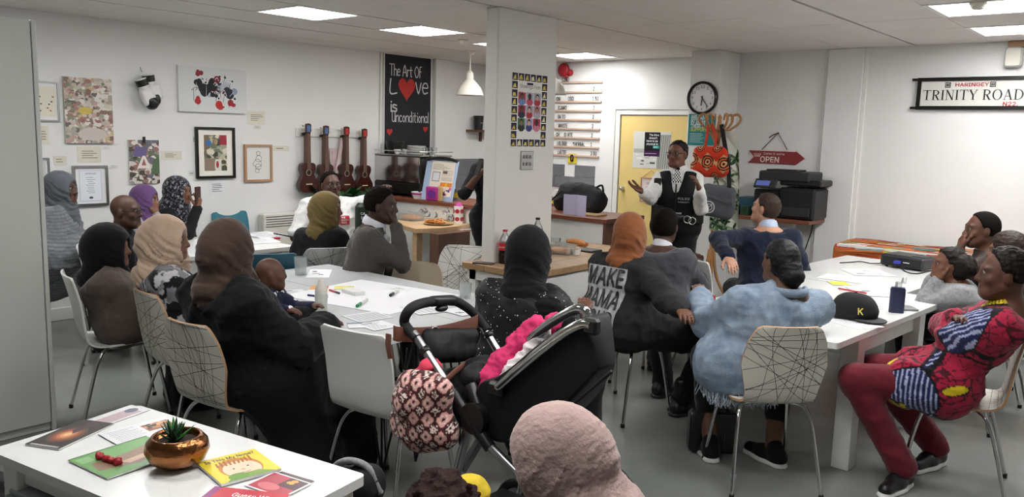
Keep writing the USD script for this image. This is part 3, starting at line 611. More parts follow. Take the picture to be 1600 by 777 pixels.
def p_collage2(P, w, h):
    P.r(-w / 2, -h / 2, w / 2, h / 2, '8a7a70'); collage(P, w, h, 190, ['8f8a86', '94706a', '5a4a44', '66705e', 'cfc8c0', '6c6a78', '9a7a70', 'd9d4cc', '4a4642'], rr, -w / 2, -h / 2, .4)
    P.p([(-.35 * w, .12 * h), (.05 * w, .12 * h), (.12 * w, .33 * h), (-.3 * w, .36 * h)], '6a5f8c'); P.p([(-.25 * w, -.15 * h), (.2 * w, -.15 * h), (.03 * w, .14 * h), (-.06 * w, .14 * h)], 'e2dcd8'); P.p([(-.1 * w, -.08 * h), (.06 * w, -.08 * h), (-.02 * w, .08 * h)], 'a8605a'); P.p([(.2 * w, -.28 * h), (.5 * w, -.28 * h), (.5 * w, .12 * h), (.3 * w, .05 * h)], '566b4e')
cn = pic((202, 219, 249, 287), 'small collage canvas with purple patch and black clip', 'collage_canvas', p_collage2, depth=.02, mount='offwhite')
cn.add('clip', frame(box((-.012, -.02, 0), (.012, .03, .012), .003), (.02, 0, (rectL(202, 219, 249, 287)[3] - rectL(202, 219, 249, 287)[2]) / 2), (0, 1, 0), (0, 0, 1), (1, 0, 0)), 'black_plastic')
def p_splash(P, w, h):
    P.r(-w / 2, -h / 2, w / 2, h / 2, 'd8dadb'); r = random.Random(3)
    for k in range(90):
        a, d = r.uniform(0, 2 * PI), abs(r.gauss(0, .24)); s = r.uniform(.004, .028) * (1.5 if d < .25 else .6)
        P.p(affinity.rotate(affinity.scale(Point(0, 0).buffer(1, quad_segs=3), s * w * .9, s * w * r.uniform(.5, 1.6)), r.uniform(0, 180)).buffer(0) if 0 else affinity.translate(affinity.rotate(affinity.scale(Point(0, 0).buffer(1, quad_segs=3), s * w * 1.2, s * w * r.uniform(.5, 1.3)), r.uniform(0, 180)), .02 * w + math.cos(a) * d * w * .75, .03 * h + math.sin(a) * d * h * .8), r.choice(['14161b', '1c2230', '101014', 'c9ccd2', '8c2030', 'aab4bf', '14161b']))
    for x, y, s, c in ((-.14, .02, .15, '15161a'), (-.2, .14, .1, '1a1c24'), (0, .1, .16, '121318'), (.15, .1, .12, 'b9bcc4'), (.2, -.02, .13, '222a38'), (.07, .24, .09, '7a1c30'), (-.17, .3, .07, '8a2434'), (.27, .02, .07, '90a0b4'), (-.2, -.2, .09, 'b02a2a'), (.09, -.28, .1, 'c03028'), (.23, -.27, .08, 'a02628')):
        for q in range(3): P.e(x * w * 1.15 + r.uniform(-.03, .03) * w, y * h * 1.15 + r.uniform(-.05, .05) * h, s * w * .55 * r.uniform(.6, 1), s * w * .55 * r.uniform(.6, 1.1), c)
    for k in range(16):
        x = r.uniform(-.3, .3) * w; P.l([(x, r.uniform(-.2, .2) * h), (x + r.uniform(-.06, .06) * w, r.uniform(-.4, .4) * h)], .002, r.choice(['16181c', 'd8dadd', '14161b']))
    for k in range(9): x, y = r.uniform(-.05, .28) * w, r.uniform(-.1, .25) * h; P.l(spline([(x, y), (x + .03 * w, y + .05 * h), (x + .05 * w, y - .02 * h)], 4), .003, 'd9dde2')
pic((279, 106, 385, 176), 'wide canvas with red and black paint splashes', 'splash_canvas', p_splash, depth=.035, mount='white')
def p_art(P, w, h):
    P.r(-w / 2 + .03, -h / 2 + .03, w / 2 - .03, h / 2 - .03, 'ece8df'); a, b = w * .29, h * .35; P.r(-a, -b, a, b, '8c8a78'); q = Print()
    collage(P, 2 * a, 2 * b, 60, ['6f7560', 'b9b49c', '4a4d3e', '9aa08a', 'd8d2bd', '7a6a58', '3d4038'], rr, -a, -b, .5)
    P.e(-a * .6, b * .55, a * .25, b * .16, '3d6fb0'); P.r(a * .4, b * .45, a, b, 'a03040'); P.r(-a, -b, -a * .1, -b * .3, '8c7a6c'); P.r(-a * .05, -b, a * .5, -b * .35, 'd9d6cc'); P.e(a * .15, -b * .65, a * .12, b * .2, 'b0383c'); P.e(a * .05, b * .62, a * .16, b * .16, 'b08a70')
pic((307, 199, 368, 279), 'portrait collage print in a black frame with cream mount', 'framed_print', p_art, 'frame_black', .024, .03, 'cream')
def p_sketch(P, w, h):
    r = random.Random(5); P.r(-w / 2 + .03, -h / 2 + .03, w / 2 - .03, h / 2 - .03, 'dddcd9')
    for x, y, s in ((0, .26, .08), (.02, .12, .13), (-.03, .0, .16), (.0, -.1, .12), (-.04, -.2, .09)): P.l([(x * w + s * w * math.cos(a) * r.uniform(.7, 1.1), y * h + s * w * .8 * math.sin(a)) for a in np.linspace(0, 6, 12)], .0022, '5a5c60')
pic((383, 226, 426, 284), 'line drawing in a light wooden frame', 'framed_print', p_sketch, 'ply', .022, .03)
def p_cert(P, w, h):
    a, b = w * .29, h * .36; P.r(-a * 1.15, -b * 1.1, a * 1.15, b * 1.1, 'd3d9e4'); P.r(-a, -b, a, b, 'e6eaf0'); P.t('CERTIFICATE', -a * .55, b * .78, .014, '30353d', wmax=a * 1.1)
    for k in range(9): P.r(-a * .5 * rr.uniform(.4, 1), b * (.55 - k * .13), a * .5 * rr.uniform(.4, 1), b * (.58 - k * .13), '8c93a0')
    P.e(0, -b * .82, a * .2, b * .08, '4a4f58')
pic((115, 259, 170, 322), 'certificate in a silver frame behind the grey shawl woman', 'framed_certificate', p_cert, 'steel', .02, .028)
def p_small(P, w, h):
    P.r(-w / 2 + .03, -h / 2 + .04, w / 2 - .03, h / 2 - .04, 'e0dccb')
    for k in range(10): P.e(rr.uniform(-.3, .3) * w, rr.uniform(-.25, .25) * h, .008, .006, rr.choice(['6a3a34', '4a5a3a', '303030', 'a0504a']))
pic((50, 127, 93, 190), 'silver framed cream print cut off by the cabinet', 'framed_print', p_small, 'steel', .014, .02)
pic((56, 247, 79, 310), 'grey framed sheet beside the cabinet edge', 'framed_print', lambda P, w, h: P.r(-w / 2 + .03, -h / 2 + .03, w / 2 - .03, h / 2 - .03, 'c9cdca'), 'dullmetal', .016, .02)
def card(rect, label, c='d9d5c6', n=4, ink='8c8672'):
    pic(rect, label, 'caption_card', lambda P, w, h: (P.r(-w / 2, -h / 2, w / 2, h / 2, c), P.lines(-w * .32, w * .38, -h * .28, h * .28, n, ink, rr, .35)), depth=.003, mount='cream', cat_='card', group=None)
card((60, 197, 76, 226), 'cream caption card beside the cabinet under the cream print'); card((84, 244, 104, 258), 'small cream caption card left of the certificate', n=2); card((121, 229, 158, 254), 'cream caption card under the large collage'); card((252, 236, 284, 250), 'cream caption card right of the small collage'); card((387, 174, 414, 194), 'cream caption card below the splash canvas'); card((427, 228, 452, 236), 'narrow cream card right of the wooden frame', n=1)
card((160, 229, 172, 234), 'tiny white label under the large collage', 'd6d6d2', 2, 'b0b0ac'); card((172, 258, 184, 263), 'tiny white label by the certificate frame', 'd6d6d2', 2, '9a9a96'); card((397, 196, 408, 202), 'tiny white label under the splash canvas caption', 'd6d6d2', 2, '9a9a96'); card((295, 267, 304, 275), 'tiny white label left of the black frame', 'd6d6d2', 1, '9a9a96'); card((327, 281, 350, 306), 'white printed sheet under the black frame', 'e2e3e6', 5, '70747c'); card((302, 214, 306, 222), 'tiny grey label at the black frame edge', 'a8a8a4', 1, '9a9a96')
# boxing gloves
def glove(t, o, tilt, m1, m2, flip):
    a = math.radians(tilt); d = np.array([0, math.sin(a), -math.cos(a)]); e = np.array([0, math.cos(a), math.sin(a)]); x = np.array([1.0, 0, 0])
    W = lambda u, v, z=0: np.asarray(o) + d * u + e * v + x * z
    q = [C(W(.14, 0), W(.21, .005 * flip), .058, .062, .04), C(W(.10, -.0), W(.15, 0), .045, .055, .04), C(W(.10, -.045 * flip, .03), W(.19, -.05 * flip, .035), .024, .026, .02)]
    t.add('glove', nets(q, .006), m1, True, label='white and black padded glove'); t.add('toe_panel', nets([C(W(.195, .0, .012), W(.215, .005 * flip, .012), .060, .060, .02)], .006), m2, True)
    t.add('cuff', tube([W(-.01, 0), W(.05, 0), W(.10, 0)], [.05, .046, .042], 16), m1, 40); t.add('strap', tube([W(.0, 0), W(.055, 0)], [.053, .050], 16), m2, 40)
q1 = onL(218, 121, .07); q2 = onL(231, 118, .07)
mat('glove_white', 'd9d9d8', .4); mat('glove_black', '121214', .35)
t = T('boxing_gloves', 'pair of white and black boxing gloves hung on the wall', 'boxing gloves', (0, 0, 0), world=True)
glove(t, q1 + [0.02, 0, -.02], 22, 'glove_white', 'glove_black', 1); glove(t, q2, 12, 'glove_white', 'glove_black', -1)
t.add('hook', tube([onL(219, 105, .0), onL(219, 106, .05), onL(222, 113, .05)], .003, 6), 'steel'); t.add('lace', tube([onL(219, 106, .045), q1 + [0, 0, -.01]], .003, 6), 'glove_white')
# ukulele rail and ukuleles
y0, y1, z0, z1 = rectL(463, 199, 566, 217, .02)
rail = T('ukulele_rail', 'white wooden rail with four black hangers for ukuleles', 'rail', (XL, (y0 + y1) / 2, (z0 + z1) / 2)); L_ = y1 - y0
rail.add('board', box((0, -L_ / 2, -.045), (.02, L_ / 2, .045), .004), 'white')
uke_px = [(479, 209, 281), (507, 212, 283), (539, 213, 280), (567, 216, 281)]
for i, (ux, uyt, uyb) in enumerate(uke_px):
    a = onL(ux, uyt, .07); rail.add('hanger', cat(tube([(.02, a[1] - rail.loc[1], a[2] - rail.loc[2]), (.055, a[1] - rail.loc[1], a[2] - rail.loc[2])], .017, 10), tube([(.05, a[1] - rail.loc[1] - .045, a[2] - rail.loc[2] - .005), (.055, a[1] - rail.loc[1], a[2] - rail.loc[2]), (.05, a[1] - rail.loc[1] + .045, a[2] - rail.loc[2] - .005)], .013, 8)), 'black_plastic')
def uke(t):
    # local x = right along the wall, y = up, z = out of the wall; nut at the origin
    pr = [(0, -.30), (.055, -.305), (.082, -.325), (.088, -.365), (.072, -.405), (.066, -.425), (.085, -.46), (.112, -.51), (.115, -.555), (.095, -.595), (.05, -.615), (0, -.618)]
    sp = spline(pr, 5); pg = Polygon(list(sp) + [(-x, y) for x, y in sp[::-1]]).buffer(0)
    W = lambda m: frame(m, (.045, 0, 0), (0, 1, 0), (0, 0, 1), (1, 0, 0))
    t.add('body', W(extr(pg, .06)), 'uke', 40); t.add('front_edge', W(mv(extr(pg.difference(pg.buffer(-.005)), .002), (0, 0, .06))), 'uke_dark', 40)
    t.add('sound_hole', W(cyl((0, -.405, .0602), .026, .002)), 'uke_dark', 40); t.add('rosette', W(mv(extr(Point(0, -.405).buffer(.033).difference(Point(0, -.405).buffer(.028)), .0012), (0, 0, .0602))), 'rosette', 40)
    t.add('neck', W(extr(Polygon([(-.018, 0), (.018, 0), (.023, -.31), (-.023, -.31)]), .062)), 'uke_neck', 40); t.add('fingerboard', W(mv(extr(Polygon([(-.018, 0), (.018, 0), (.025, -.375), (-.025, -.375)]), .006), (0, 0, .062))), 'uke_neck', 40)
    t.add('headstock', W(mv(extr(Polygon([(-.02, -.005), (.02, -.005), (.033, .03), (.032, .10), (.0, .108), (-.032, .10), (-.033, .03)]), .02), (0, 0, .042))), 'uke', 40); t.add('bridge', W(box((-.04, -.535, .06), (.04, -.52, .07), .003)), 'rosette')
    for sx in (-1, 1):
        for k in range(2): t.add('tuning_peg', W(tube([(sx * .03, .035 + .045 * k, .03), (sx * .055, .035 + .045 * k, .03)], [.004, .009], 8)), 'rosette')
uk = None
ULAB = ['leftmost dark red ukulele, hung apart on the wall rail', 'second ukulele on the rail, behind the pale sash', 'third ukulele on the rail, right of the pale sash', 'dark red ukulele nearest the chalkboard on the rail']
HD = [('headstock_sticker', 'sticker_blue'), ('headstock_sticker', 'sticker_blue'), ('headstock_sticker', 'heart_red'), ('headstock_sticker', 'heart_red')]
mat('sticker_blue', '4a6a98', .5)
for i, (ux, uyt, uyb) in enumerate(uke_px):
    a = onL(ux, uyt, .07); t = T('ukulele', ULAB[i], 'ukulele', (XL, a[1], a[2]), group='ukuleles on the rail'); s_ = 1.0; uke(t)
    t.add('headstock_sticker', frame(box((-.022, .02, .062), (.022, .085, .064)), (.045, 0, 0), (0, 1, 0), (0, 0, 1), (1, 0, 0)), HD[i][1], False)
# pale sash hanging between
a = onL(526, 226, .03); b = onL(527, 268, .03)
mat('sash', 'c9b4b4', .85, var=.12, vscale=20)
pts = [(XL + .03, a[1] - .06, a[2] - .06), (XL + .03, a[1] - .05, b[2]), ]
solo('sash', cat(grid(lambda u, v: np.stack([XL + .03 + .01 * np.sin(v * 9), a[1] - .10 + .11 * v * (1 - .3 * u) + u * .02, a[2] - .04 - u * (a[2] - b[2])], -1), 10, 8, .004), grid(lambda u, v: np.stack([XL + .045 + .01 * np.sin(v * 7), a[1] + .10 - .06 * v - u * .09, a[2] + .10 - u * (a[2] - b[2] + .12)], -1), 10, 6, .004)), 'sash', 'pale pink cloth sash hanging among the ukuleles', 'sash', smooth=True)
# conduit, socket, chalkboard
a, b = onL(596, 90, .012), onL(593, 250, .012)
t = T('wall_socket', 'white wall socket at the foot of the thin conduit', 'socket', (XL, b[1], b[2]))
t.add('plate', box((0, -.045, -.06), (.02, .045, .02), .004), 'white'); t.add('conduit', tube([(.012, 0, .02), (.012, a[1] - b[1], CEIL - b[2])], .011, 8), 'white')
y0, y1, z0, z1 = rectL(601, 88, 673, 228, .02); z0 = z1 - 1.62
W = y1 - y0
t = T('chalkboard', 'black chalkboard panel lettered The Art of Love is Unconditional', 'chalkboard', (XL, y0, z1))
t.add('board', box((0, 0, z0 - z1), (.015, W, 0), .002), 'chalk_board', False); t.add('frame', frame(extr(sbox(-.012, z0 - z1 - .012, W + .012, .012).difference(sbox(0, z0 - z1, W, 0)), .02), (0, 0, 0), (0, 1, 0), (0, 0, 1), (1, 0, 0)), 'white', 40)
GL = {'T': [[(0, 1), (.8, 1)], [(.4, 1), (.4, 0)]], 'h': [[(0, 1), (0, 0)], [(0, .45), (.3, .6), (.5, .4), (.5, 0)]], 'e': [[(0, .35), (.5, .35), (.42, .58), (.15, .58), (0, .3), (.15, .02), (.5, .08)]], 'A': [[(0, 0), (.4, 1), (.8, 0)], [(.15, .35), (.65, .35)]], 'r': [[(0, .6), (0, 0)], [(0, .4), (.2, .6), (.4, .55)]], 't': [[(.2, .9), (.2, .1), (.4, 0)], [(0, .6), (.45, .6)]],
      'O': [[(.4, 1), (.1, .8), (0, .45), (.2, .05), (.5, 0), (.75, .3), (.75, .7), (.4, 1)]], 'f': [[(.5, 1), (.2, .95), (.15, .7), (.15, 0)], [(0, .55), (.4, .55)]], 'L': [[(.05, 1), (0, 0), (.6, .02)]], 'v': [[(0, .6), (.25, 0), (.5, .6)]], 'i': [[(.1, .6), (.1, 0)], [(.1, .82), (.11, .88)]], 's': [[(.4, .55), (.1, .6), (.05, .4), (.4, .25), (.35, .02), (0, .05)]],
      'U': [[(0, 1), (0, .2), (.2, 0), (.45, .1), (.5, .4), (.5, 1)], [(.5, .4), (.55, 0)]], 'n': [[(0, .6), (0, 0)], [(0, .4), (.3, .6), (.45, .45), (.45, 0)]], 'c': [[(.45, .5), (.2, .6), (0, .3), (.2, 0), (.45, .1)]], 'o': [[(.22, .6), (.02, .3), (.22, 0), (.46, .3), (.22, .6)]], 'd': [[(.45, .5), (.2, .6), (0, .3), (.2, 0), (.45, .15)], [(.45, 1), (.47, 0)]], 'a': [[(.45, .5), (.2, .6), (0, .3), (.2, 0), (.45, .15)], [(.45, .6), (.5, 0)]], 'l': [[(.05, 1), (.08, 0)]]}
def chalk(text, x, y, h, w, sp=.14, wd=.010):
    ps = []; cx = 0; tot = sum((max(p[0] for st in GL[c] for p in st) + sp) if c in GL else .45 for c in text) ; sc = w / tot
    for c in text:
        if c not in GL: cx += .45; continue
        for st in GL[c]: ps.append(LineString([(x + (cx + a) * sc, y + b * h) for a, b in (spline([(*p, 0) for p in st], 4)[:, :2] if len(st) > 2 else st)]).buffer(wd / 2, quad_segs=2))
        cx += max(p[0] for st in GL[c] for p in st) + sp
    return unary_union(ps)
wr = lambda poly, d=.0155: frame(extr(poly, .0015), (d, 0, 0), (0, 1, 0), (0, 0, 1), (1, 0, 0))
px_ = lambda x, y: (atx(x, y, XL + .02)[1] - y0, atx(x, y, XL + .02)[2] - z1)
def chalk_px(text, x0, yb, x1, yt, name='lettering', wd=.012):
    a, b = px_(x0, yb), px_(x1, yt); t.add(name, wr(chalk(text, a[0], a[1], b[1] - a[1], b[0] - a[0], wd=wd)), 'chalk', False)
chalk_px('The Art Of', 609, 117, 660, 105); chalk_px('L', 610, 145, 623, 124, wd=.016); chalk_px('ve', 650, 146, 671, 120, wd=.016); chalk_px('is', 610, 174, 622, 157, wd=.018); chalk_px('Unconditional', 613, 190, 671, 176, wd=.010)
def heart(cx, cy, w, h):
    a = np.linspace(0, 2 * PI, 40); return Polygon(np.stack([cx + w / 2 * np.sin(a) ** 3, cy + h / 2 * (13 * np.cos(a) - 5 * np.cos(2 * a) - 2 * np.cos(3 * a) - np.cos(4 * a)) / 15], 1)).buffer(0)
for hx_, hy_, hw_, hh_ in ((636, 138, 26, 38), (609, 206, 9, 12), (665, 202, 7, 10)):
    a, b, c = px_(hx_, hy_), px_(hx_ - hw_ / 2, hy_), px_(hx_ + hw_ / 2, hy_); e, g = px_(hx_, hy_ - hh_ / 2), px_(hx_, hy_ + hh_ / 2)
    t.add('heart', wr(heart(a[0], a[1], c[0] - b[0], e[1] - g[1])), 'heart_red', False)
# radiator on the left wall
y0, y1, z0, z1 = rectL(410, 333, 471, 358, .1)
t = T('radiator', 'white panel heater with slotted top by the left wall', 'radiator', (XL, (y0 + y1) / 2, 0)); L_ = y1 - y0
t.add('body', box((.02, -L_ / 2, .15), (.12, L_ / 2, z1), .01), 'offwhite')
for k in range(5): t.add('slot', box((.118, -L_ / 2 + .03, z1 - .035 - .025 * k), (.123, L_ / 2 - .03, z1 - .027 - .025 * k)), 'dullmetal', False)
# ---- column: poster and switches
def onC(px, py): return atx(px, py, -3.84)
a, b = onC(800, 112), onC(852, 230); W_, H_ = b[1] - a[1], a[2] - b[2]
t = T('greetings_poster', 'poster of nine small portraits with a navy and yellow border', 'poster', (-3.84, a[1], b[2]))
P = Print(); P.r(0, 0, W_, H_, 'e6e3df'); r = random.Random(8); bw, bh = W_ / 6, H_ / 9
for i in range(6):
    for j in range(9):
        if i in (0, 5) or j in (0, 8):
            P.r(i * bw + .004, j * bh + .004, (i + 1) * bw - .004, (j + 1) * bh - .004, '1c1d38'); P.p([(i * bw + .01, j * bh + .008), (i * bw + bw * .5, j * bh + bh * .2), (i * bw + bw * .75, j * bh + .008), (i * bw + bw * .6, j * bh + bh * r.uniform(.5, .9)), (i * bw + bw * r.uniform(.2, .5), j * bh + bh * .6)], r.choice(['c9b24a', 'd8c870', 'e0d9b0']))
P.t('Greetings From', bw * 1.35, H_ * .80, .026, '3a3a40', wmax=bw * 3.4); P.r(bw * 2.5, H_ * .845, bw * 3.5, H_ * .875, '15151c')
sk = ['7a4a3a', '3a2a24', 'c9a088', '5a3a30', 'caa890', 'b07a60', '8a6a50', 'd0a890', '4a3028']; bg = ['b03a50', 'a8a4b8', '9aa0b0', '9a2c4c', 'a89ab0', 'b08a98', '3f7a4a', 'a89ac0', 'b02c4c']; cl = ['6a8ac0', 'c05060', 'b03038', '1c2444', 'b02830', 'a8a8b4', '20202a', '2a3a7a', 'c87a90']
for i in range(3):
    for j in range(3):
        k = i + 3 * j; cw = bw * 1.22; x0 = bw * 1.1 + i * cw * 1.06; y0 = H_ * .59 - j * H_ * .175
        P.r(x0, y0, x0 + cw, y0 + H_ * .15, bg[k]); P.e(x0 + cw / 2, y0 + H_ * .02, cw * .42, H_ * .05, cl[k]); P.e(x0 + cw / 2, y0 + H_ * .1, cw * .24, H_ * .042, '201818'); P.e(x0 + cw / 2, y0 + H_ * .085, cw * .19, H_ * .036, sk[k]); P.r(x0, y0 + H_ * .152, x0 + cw * .7, y0 + H_ * .157, '9a9a9a')
m, c = P.build(); t.add('sheet', box((.0005, 0, 0), (.002, W_, H_)), 'paper', False); t.add('print', frame(m, (.0022, 0, 0), (0, 1, 0), (0, 0, 1), (1, 0, 0)), 'print', False, col=c)
a, b = onC(813, 236), onC(832, 265); W_, H_ = b[1] - a[1], a[2] - b[2]
t = T('switch_plate', 'grey metal plate of six light switches on the column', 'switch', (-3.84, a[1], b[2]))
t.add('plate', box((0, 0, 0), (.010, W_, H_), .003), 'steel')
for i in range(3):
    for j in range(2): t.add('switch_rocker', box((.009, W_ * (.16 + .25 * i), H_ * (.22 + .38 * j)), (.016, W_ * (.3 + .25 * i), H_ * (.40 + .38 * j)), .002), 'dullmetal')
# ---- menu wall
def onM(px, py, d=0): return aty(px, py, YM - d)
def fY(m, x, z, Y, d=0): return frame(m, (x, Y - d, z), (1, 0, 0), (0, 0, 1), (0, -1, 0))
rails = [(941, 128), (940, 143.5), (939, 159), (938.5, 173.5), (938, 188), (936.5, 202.5), (936, 217), (935, 231.5), (934.5, 245.5)]
txt = [[('U', 869), ('CINO', 878)], [('2', 926)], [('ON', 869), ('OSO', 887), ('1 50', 925)], [('ICANO', 871), ('2', 926)], [('IN TO', 871), ('2', 925)], [('WHITE', 872), ('2', 924)], [('CH', 868), ('O', 881), ('ATE', 886), ('2', 923)], [('UILDER', 870), ('*HERBAL', 894), ('1', 922)], [('LATTE', 871), ('2 50', 922)]]
RL = ['topmost menu rail reading U CINO', 'second menu rail with only a price', 'third menu rail, priced 1 50', 'menu rail reading ICANO', 'menu rail reading IN TO', 'menu rail reading WHITE', 'menu rail reading CH O ATE', 'menu rail reading UILDER HERBAL', 'lowest menu rail reading LATTE']
for (rx, ry), row, lab in zip(rails, txt, RL):
    q = onM(rx, ry, .02); x0 = -7.0
    t = T('menu_rail', lab + ' in small black letters', 'menu rail', (q[0], YM, q[2]), group='menu rails'); t.add('rail', box((x0 - q[0], -.022, -.012), (0, 0, .012), .003), 'rail_pale')
    for s_, sx in row:
        e = onM(sx, ry - 2, .012); m = meshkit.text_mesh(s_, .048, .003); v = np.array(m.vertices); v[:, 0] *= .62
        t.add('lettering', fY((v, np.array(m.faces)), e[0] - q[0], .014, 0, .008), 'pen_black', False)
a = onM(884, 110, .0)
t = T('fire_bell', 'red fire alarm bell high on the menu wall', 'alarm', (a[0], YM, a[2]))
t.add('gong', fY(lathe([(1e-4, .05), (.05, .048), (.078, .03), (.08, .0)][::-1], 24), 0, 0, 0, .03), 'red', True); t.add('back_box', box((-.05, -.035, -.05), (.05, 0, .05), .006), 'red'); t.add('beacon', fY(lathe([(1e-4, .06), (.03, .055), (.04, .03), (.04, 0)][::-1], 16), .075, -.03, 0, 0), 'red', True); t.add('striker', ball((.05, -.05, -.075), .022, 2), 'red', True)
# slate tiles, small signs on the menu wall
a, b = onM(866, 256), onM(929, 297)
t = T('slate_splashback', 'grey slate tile splashback under the menu rails', 'tiles', (b[0], YM, b[2])); H_ = a[2] - b[2]
for i in range(4):
    for j in range(2): t.add('tile', box((-.30 * (i + 1) + .003 - .15 * j * (i > 0), -.012, H_ / 2 * j + .002), (-.30 * i - .003 - .15 * j * (i > 0), 0, H_ / 2 * (j + 1) - .002), .002), 'tile_grey', False)
mat('yellow_tag', 'd8c02c', .6)
a, b = onM(887, 240, .02), onM(900, 256, .02)
t = T('key_tag', 'black key fob on a yellow card under the lowest rail', 'tag', (a[0], YM, b[2])); t.add('card', box((0, -.012, 0), (b[0] - a[0], -.01, a[2] - b[2])), 'yellow_tag', False); t.add('fob', fY(extr(rrect(.045, .085, .018).difference(rrect(.02, .045, .008)), .01), (b[0] - a[0]) / 2, (a[2] - b[2]) * .55, 0, .013), 'black_plastic', 40)
# the door
a, b = onM(974, 181), onM(1064, 181); zt = (a[2] + b[2]) / 2; dx0, dx1 = a[0], onM(1066, 300)[0]
t = T('door_1', None, None, (dx0, YM, 0), kind='structure'); dw = dx1 - dx0 + .03
t.add('door_leaf', box((0, -.035, .005), (dw, .01, zt), .003), 'yellowdoor', False)
t.add('architrave', fY(extr(sbox(-.085, 0, dw + .085, zt + .085).difference(sbox(-.01, -1, dw + .01, zt + .01)), .05), 0, 0, 0), 'white', 40)
t.add('architrave_moulding', fY(extr(sbox(-.085, 0, dw + .085, zt + .085).difference(sbox(-.07, -1, dw + .07, zt + .07)), .065), 0, 0, 0), 'white', 40)
q = aty(968, 294, YM - .06); t.add('door_handle', ball((q[0] - dx0 + .03, -.075, q[2]), .026, 2), 'chrome', True); t.add('escutcheon', fY(cyl((0, 0, 0), .026, .03), q[0] - dx0 + .03, q[2], 0, .035), 'chrome', 40)
a, b = aty(991, 205, YM - .036), aty(1046, 265, YM - .036); W_, H_ = b[0] - a[0], a[2] - b[2]
t.add('vision_panel', box((a[0] - dx0, -.038, b[2]), (b[0] - dx0, -.034, a[2])), 'paper', False)
P = Print(); P.r(0, 0, W_, H_, 'd4d6d2'); r = random.Random(6)
for k in range(13): P.r(W_ * (.66 + .026 * k), 0, W_ * (.673 + .026 * k), H_ * .92, '3a3d3c')
for k in range(12): x, y = r.uniform(.02, .6) * W_, r.uniform(.02, .4) * H_; P.r(x, y, x + r.uniform(.05, .16) * W_, y + r.uniform(.02, .06) * H_, r.choice(['b9bcb8', '6a6d6c', 'e8e8e4', '4a4d4c']))
for k in range(9): P.r(W_ * .02, H_ * (.42 + .012 * k), W_ * r.uniform(.2, .6), H_ * (.425 + .012 * k), '55585a')
x0, y0, pw, ph = W_ * .30, H_ * .33, W_ * .42, H_ * .65
P.r(x0, y0, x0 + pw, y0 + ph, '14151a'); P.r(x0, y0, x0 + pw, y0 + ph * .22, '3a1c44')
for k, s_ in enumerate(('The time', "doesn't", 'have to be', 'physical to')): P.t(s_, x0 + pw * .28 if k < 2 else x0 + pw * .12, y0 + ph * (.85 - .125 * k), .022, 'e8e8ea', True, wmax=pw * .76)
P.r(x0 + pw * .55, y0 + ph * .33, x0 + pw * .95, y0 + ph * .45, '2aa79a'); P.t('hurt', x0 + pw * .6, y0 + ph * .36, .018, 'f0f0f0', wmax=pw * .3); P.r(x0 + .01, y0 + ph * .1, x0 + pw * .8, y0 + ph * .13, 'b890c0')
m, c = P.build(); t.add('window_print', fY(m, a[0] - dx0, b[2], 0, .0385), 'print_gloss', False, col=c)
a, b = aty(1001, 277, YM - .05), aty(1031, 318, YM - .05); W_, H_ = b[0] - a[0], a[2] - b[2]
t = T('hanging_sign', 'small wood framed sign hung on the yellow door', 'sign', (a[0], YM - .035, b[2]))
t.add('frame', fY(extr(sbox(0, 0, W_, H_).difference(sbox(.012, .012, W_ - .012, H_ - .012)), .015), 0, 0, 0), 'ply', 40); P = Print(); P.r(.01, .01, W_ - .01, H_ - .01, 'e0cfd0')
for k, s_ in enumerate(('GET', 'COFFEE', 'AND', 'DRINK')): P.t(s_, W_ * .25, H_ * (.72 - .18 * k), .026, '6a4a50', wmax=W_ * .55)
m, c = P.build(); t.add('print', fY(m, 0, 0, 0, .006), 'print', False, col=c); t.add('string', tube([(.02, -.008, H_), (W_ / 2, -.008, H_ + .085), (W_ - .02, -.008, H_)], .003, 6), 'ply')
# ---- pilaster: clock and teal poster
a = aty(1097, 153, PY - .02); rad = np.linalg.norm(aty(1097, 127, PY - .02) - a)
t = T('wall_clock', 'round black rimmed wall clock with white face', 'clock', (a[0], PY, a[2]))
t.add('face', fY(cyl((0, 0, .004), rad * .87, .012, 40), 0, 0, 0), 'paper', 40); t.add('rim', fY(lathe([(rad * .84, .012), (rad * .86, .035), (rad * .93, .042), (rad, .03), (rad, 0), (rad * .84, 0)], 48), 0, 0, 0), 'frame_black', 40)
nm = []
for k in range(1, 13):
    m = meshkit.text_mesh(str(k), rad * .16, .001); v = np.array(m.vertices); v[:, :2] -= (v[:, :2].max(0) + v[:, :2].min(0)) / 2; g = PI / 2 - k * PI / 6; v[:, 0] += math.cos(g) * rad * .66; v[:, 1] += math.sin(g) * rad * .66; nm.append((v, np.array(m.faces)))
for k in range(60):
    g = k * PI / 30; nm.append(mv(box((rad * (.78 if k % 5 else .76), -.0008 * (1 if k % 5 else 2), 0), (rad * .82, .0008 * (1 if k % 5 else 2), .001)), rz=math.degrees(g)))
t.add('numerals', fY(cat(nm), 0, 0, 0, .0165), 'pen_black', False)
def hand_(g, l, w): return mv(box((-.02, -w, 0), (l, w, .002)), rz=g)
t.add('hour_hand', fY(hand_(-96, rad * .48, .006), 0, 0, 0, .019), 'pen_black', False); t.add('minute_hand', fY(hand_(-53, rad * .68, .004), 0, 0, 0, .022), 'pen_black', False)
a, b = aty(1077, 178, PY), aty(1116, 228, PY); W_, H_ = b[0] - a[0], a[2] - b[2]
t = T('teal_poster', 'teal support poster on the pilaster under the clock', 'poster', (a[0], PY, b[2])); t.add('sheet', box((0, -.003, 0), (W_, -.001, H_)), 'teal', False)
P = Print(); P.r(0, 0, W_, H_, '1b8080')
for k, s_ in enumerate(('ARE YOU', 'AFFECTED', 'BY ABUSE', 'THERE IS')): P.t(s_, W_ * .08, H_ * (.86 - .10 * k), .034, 'dfeaea', True, wmax=W_ * .55)
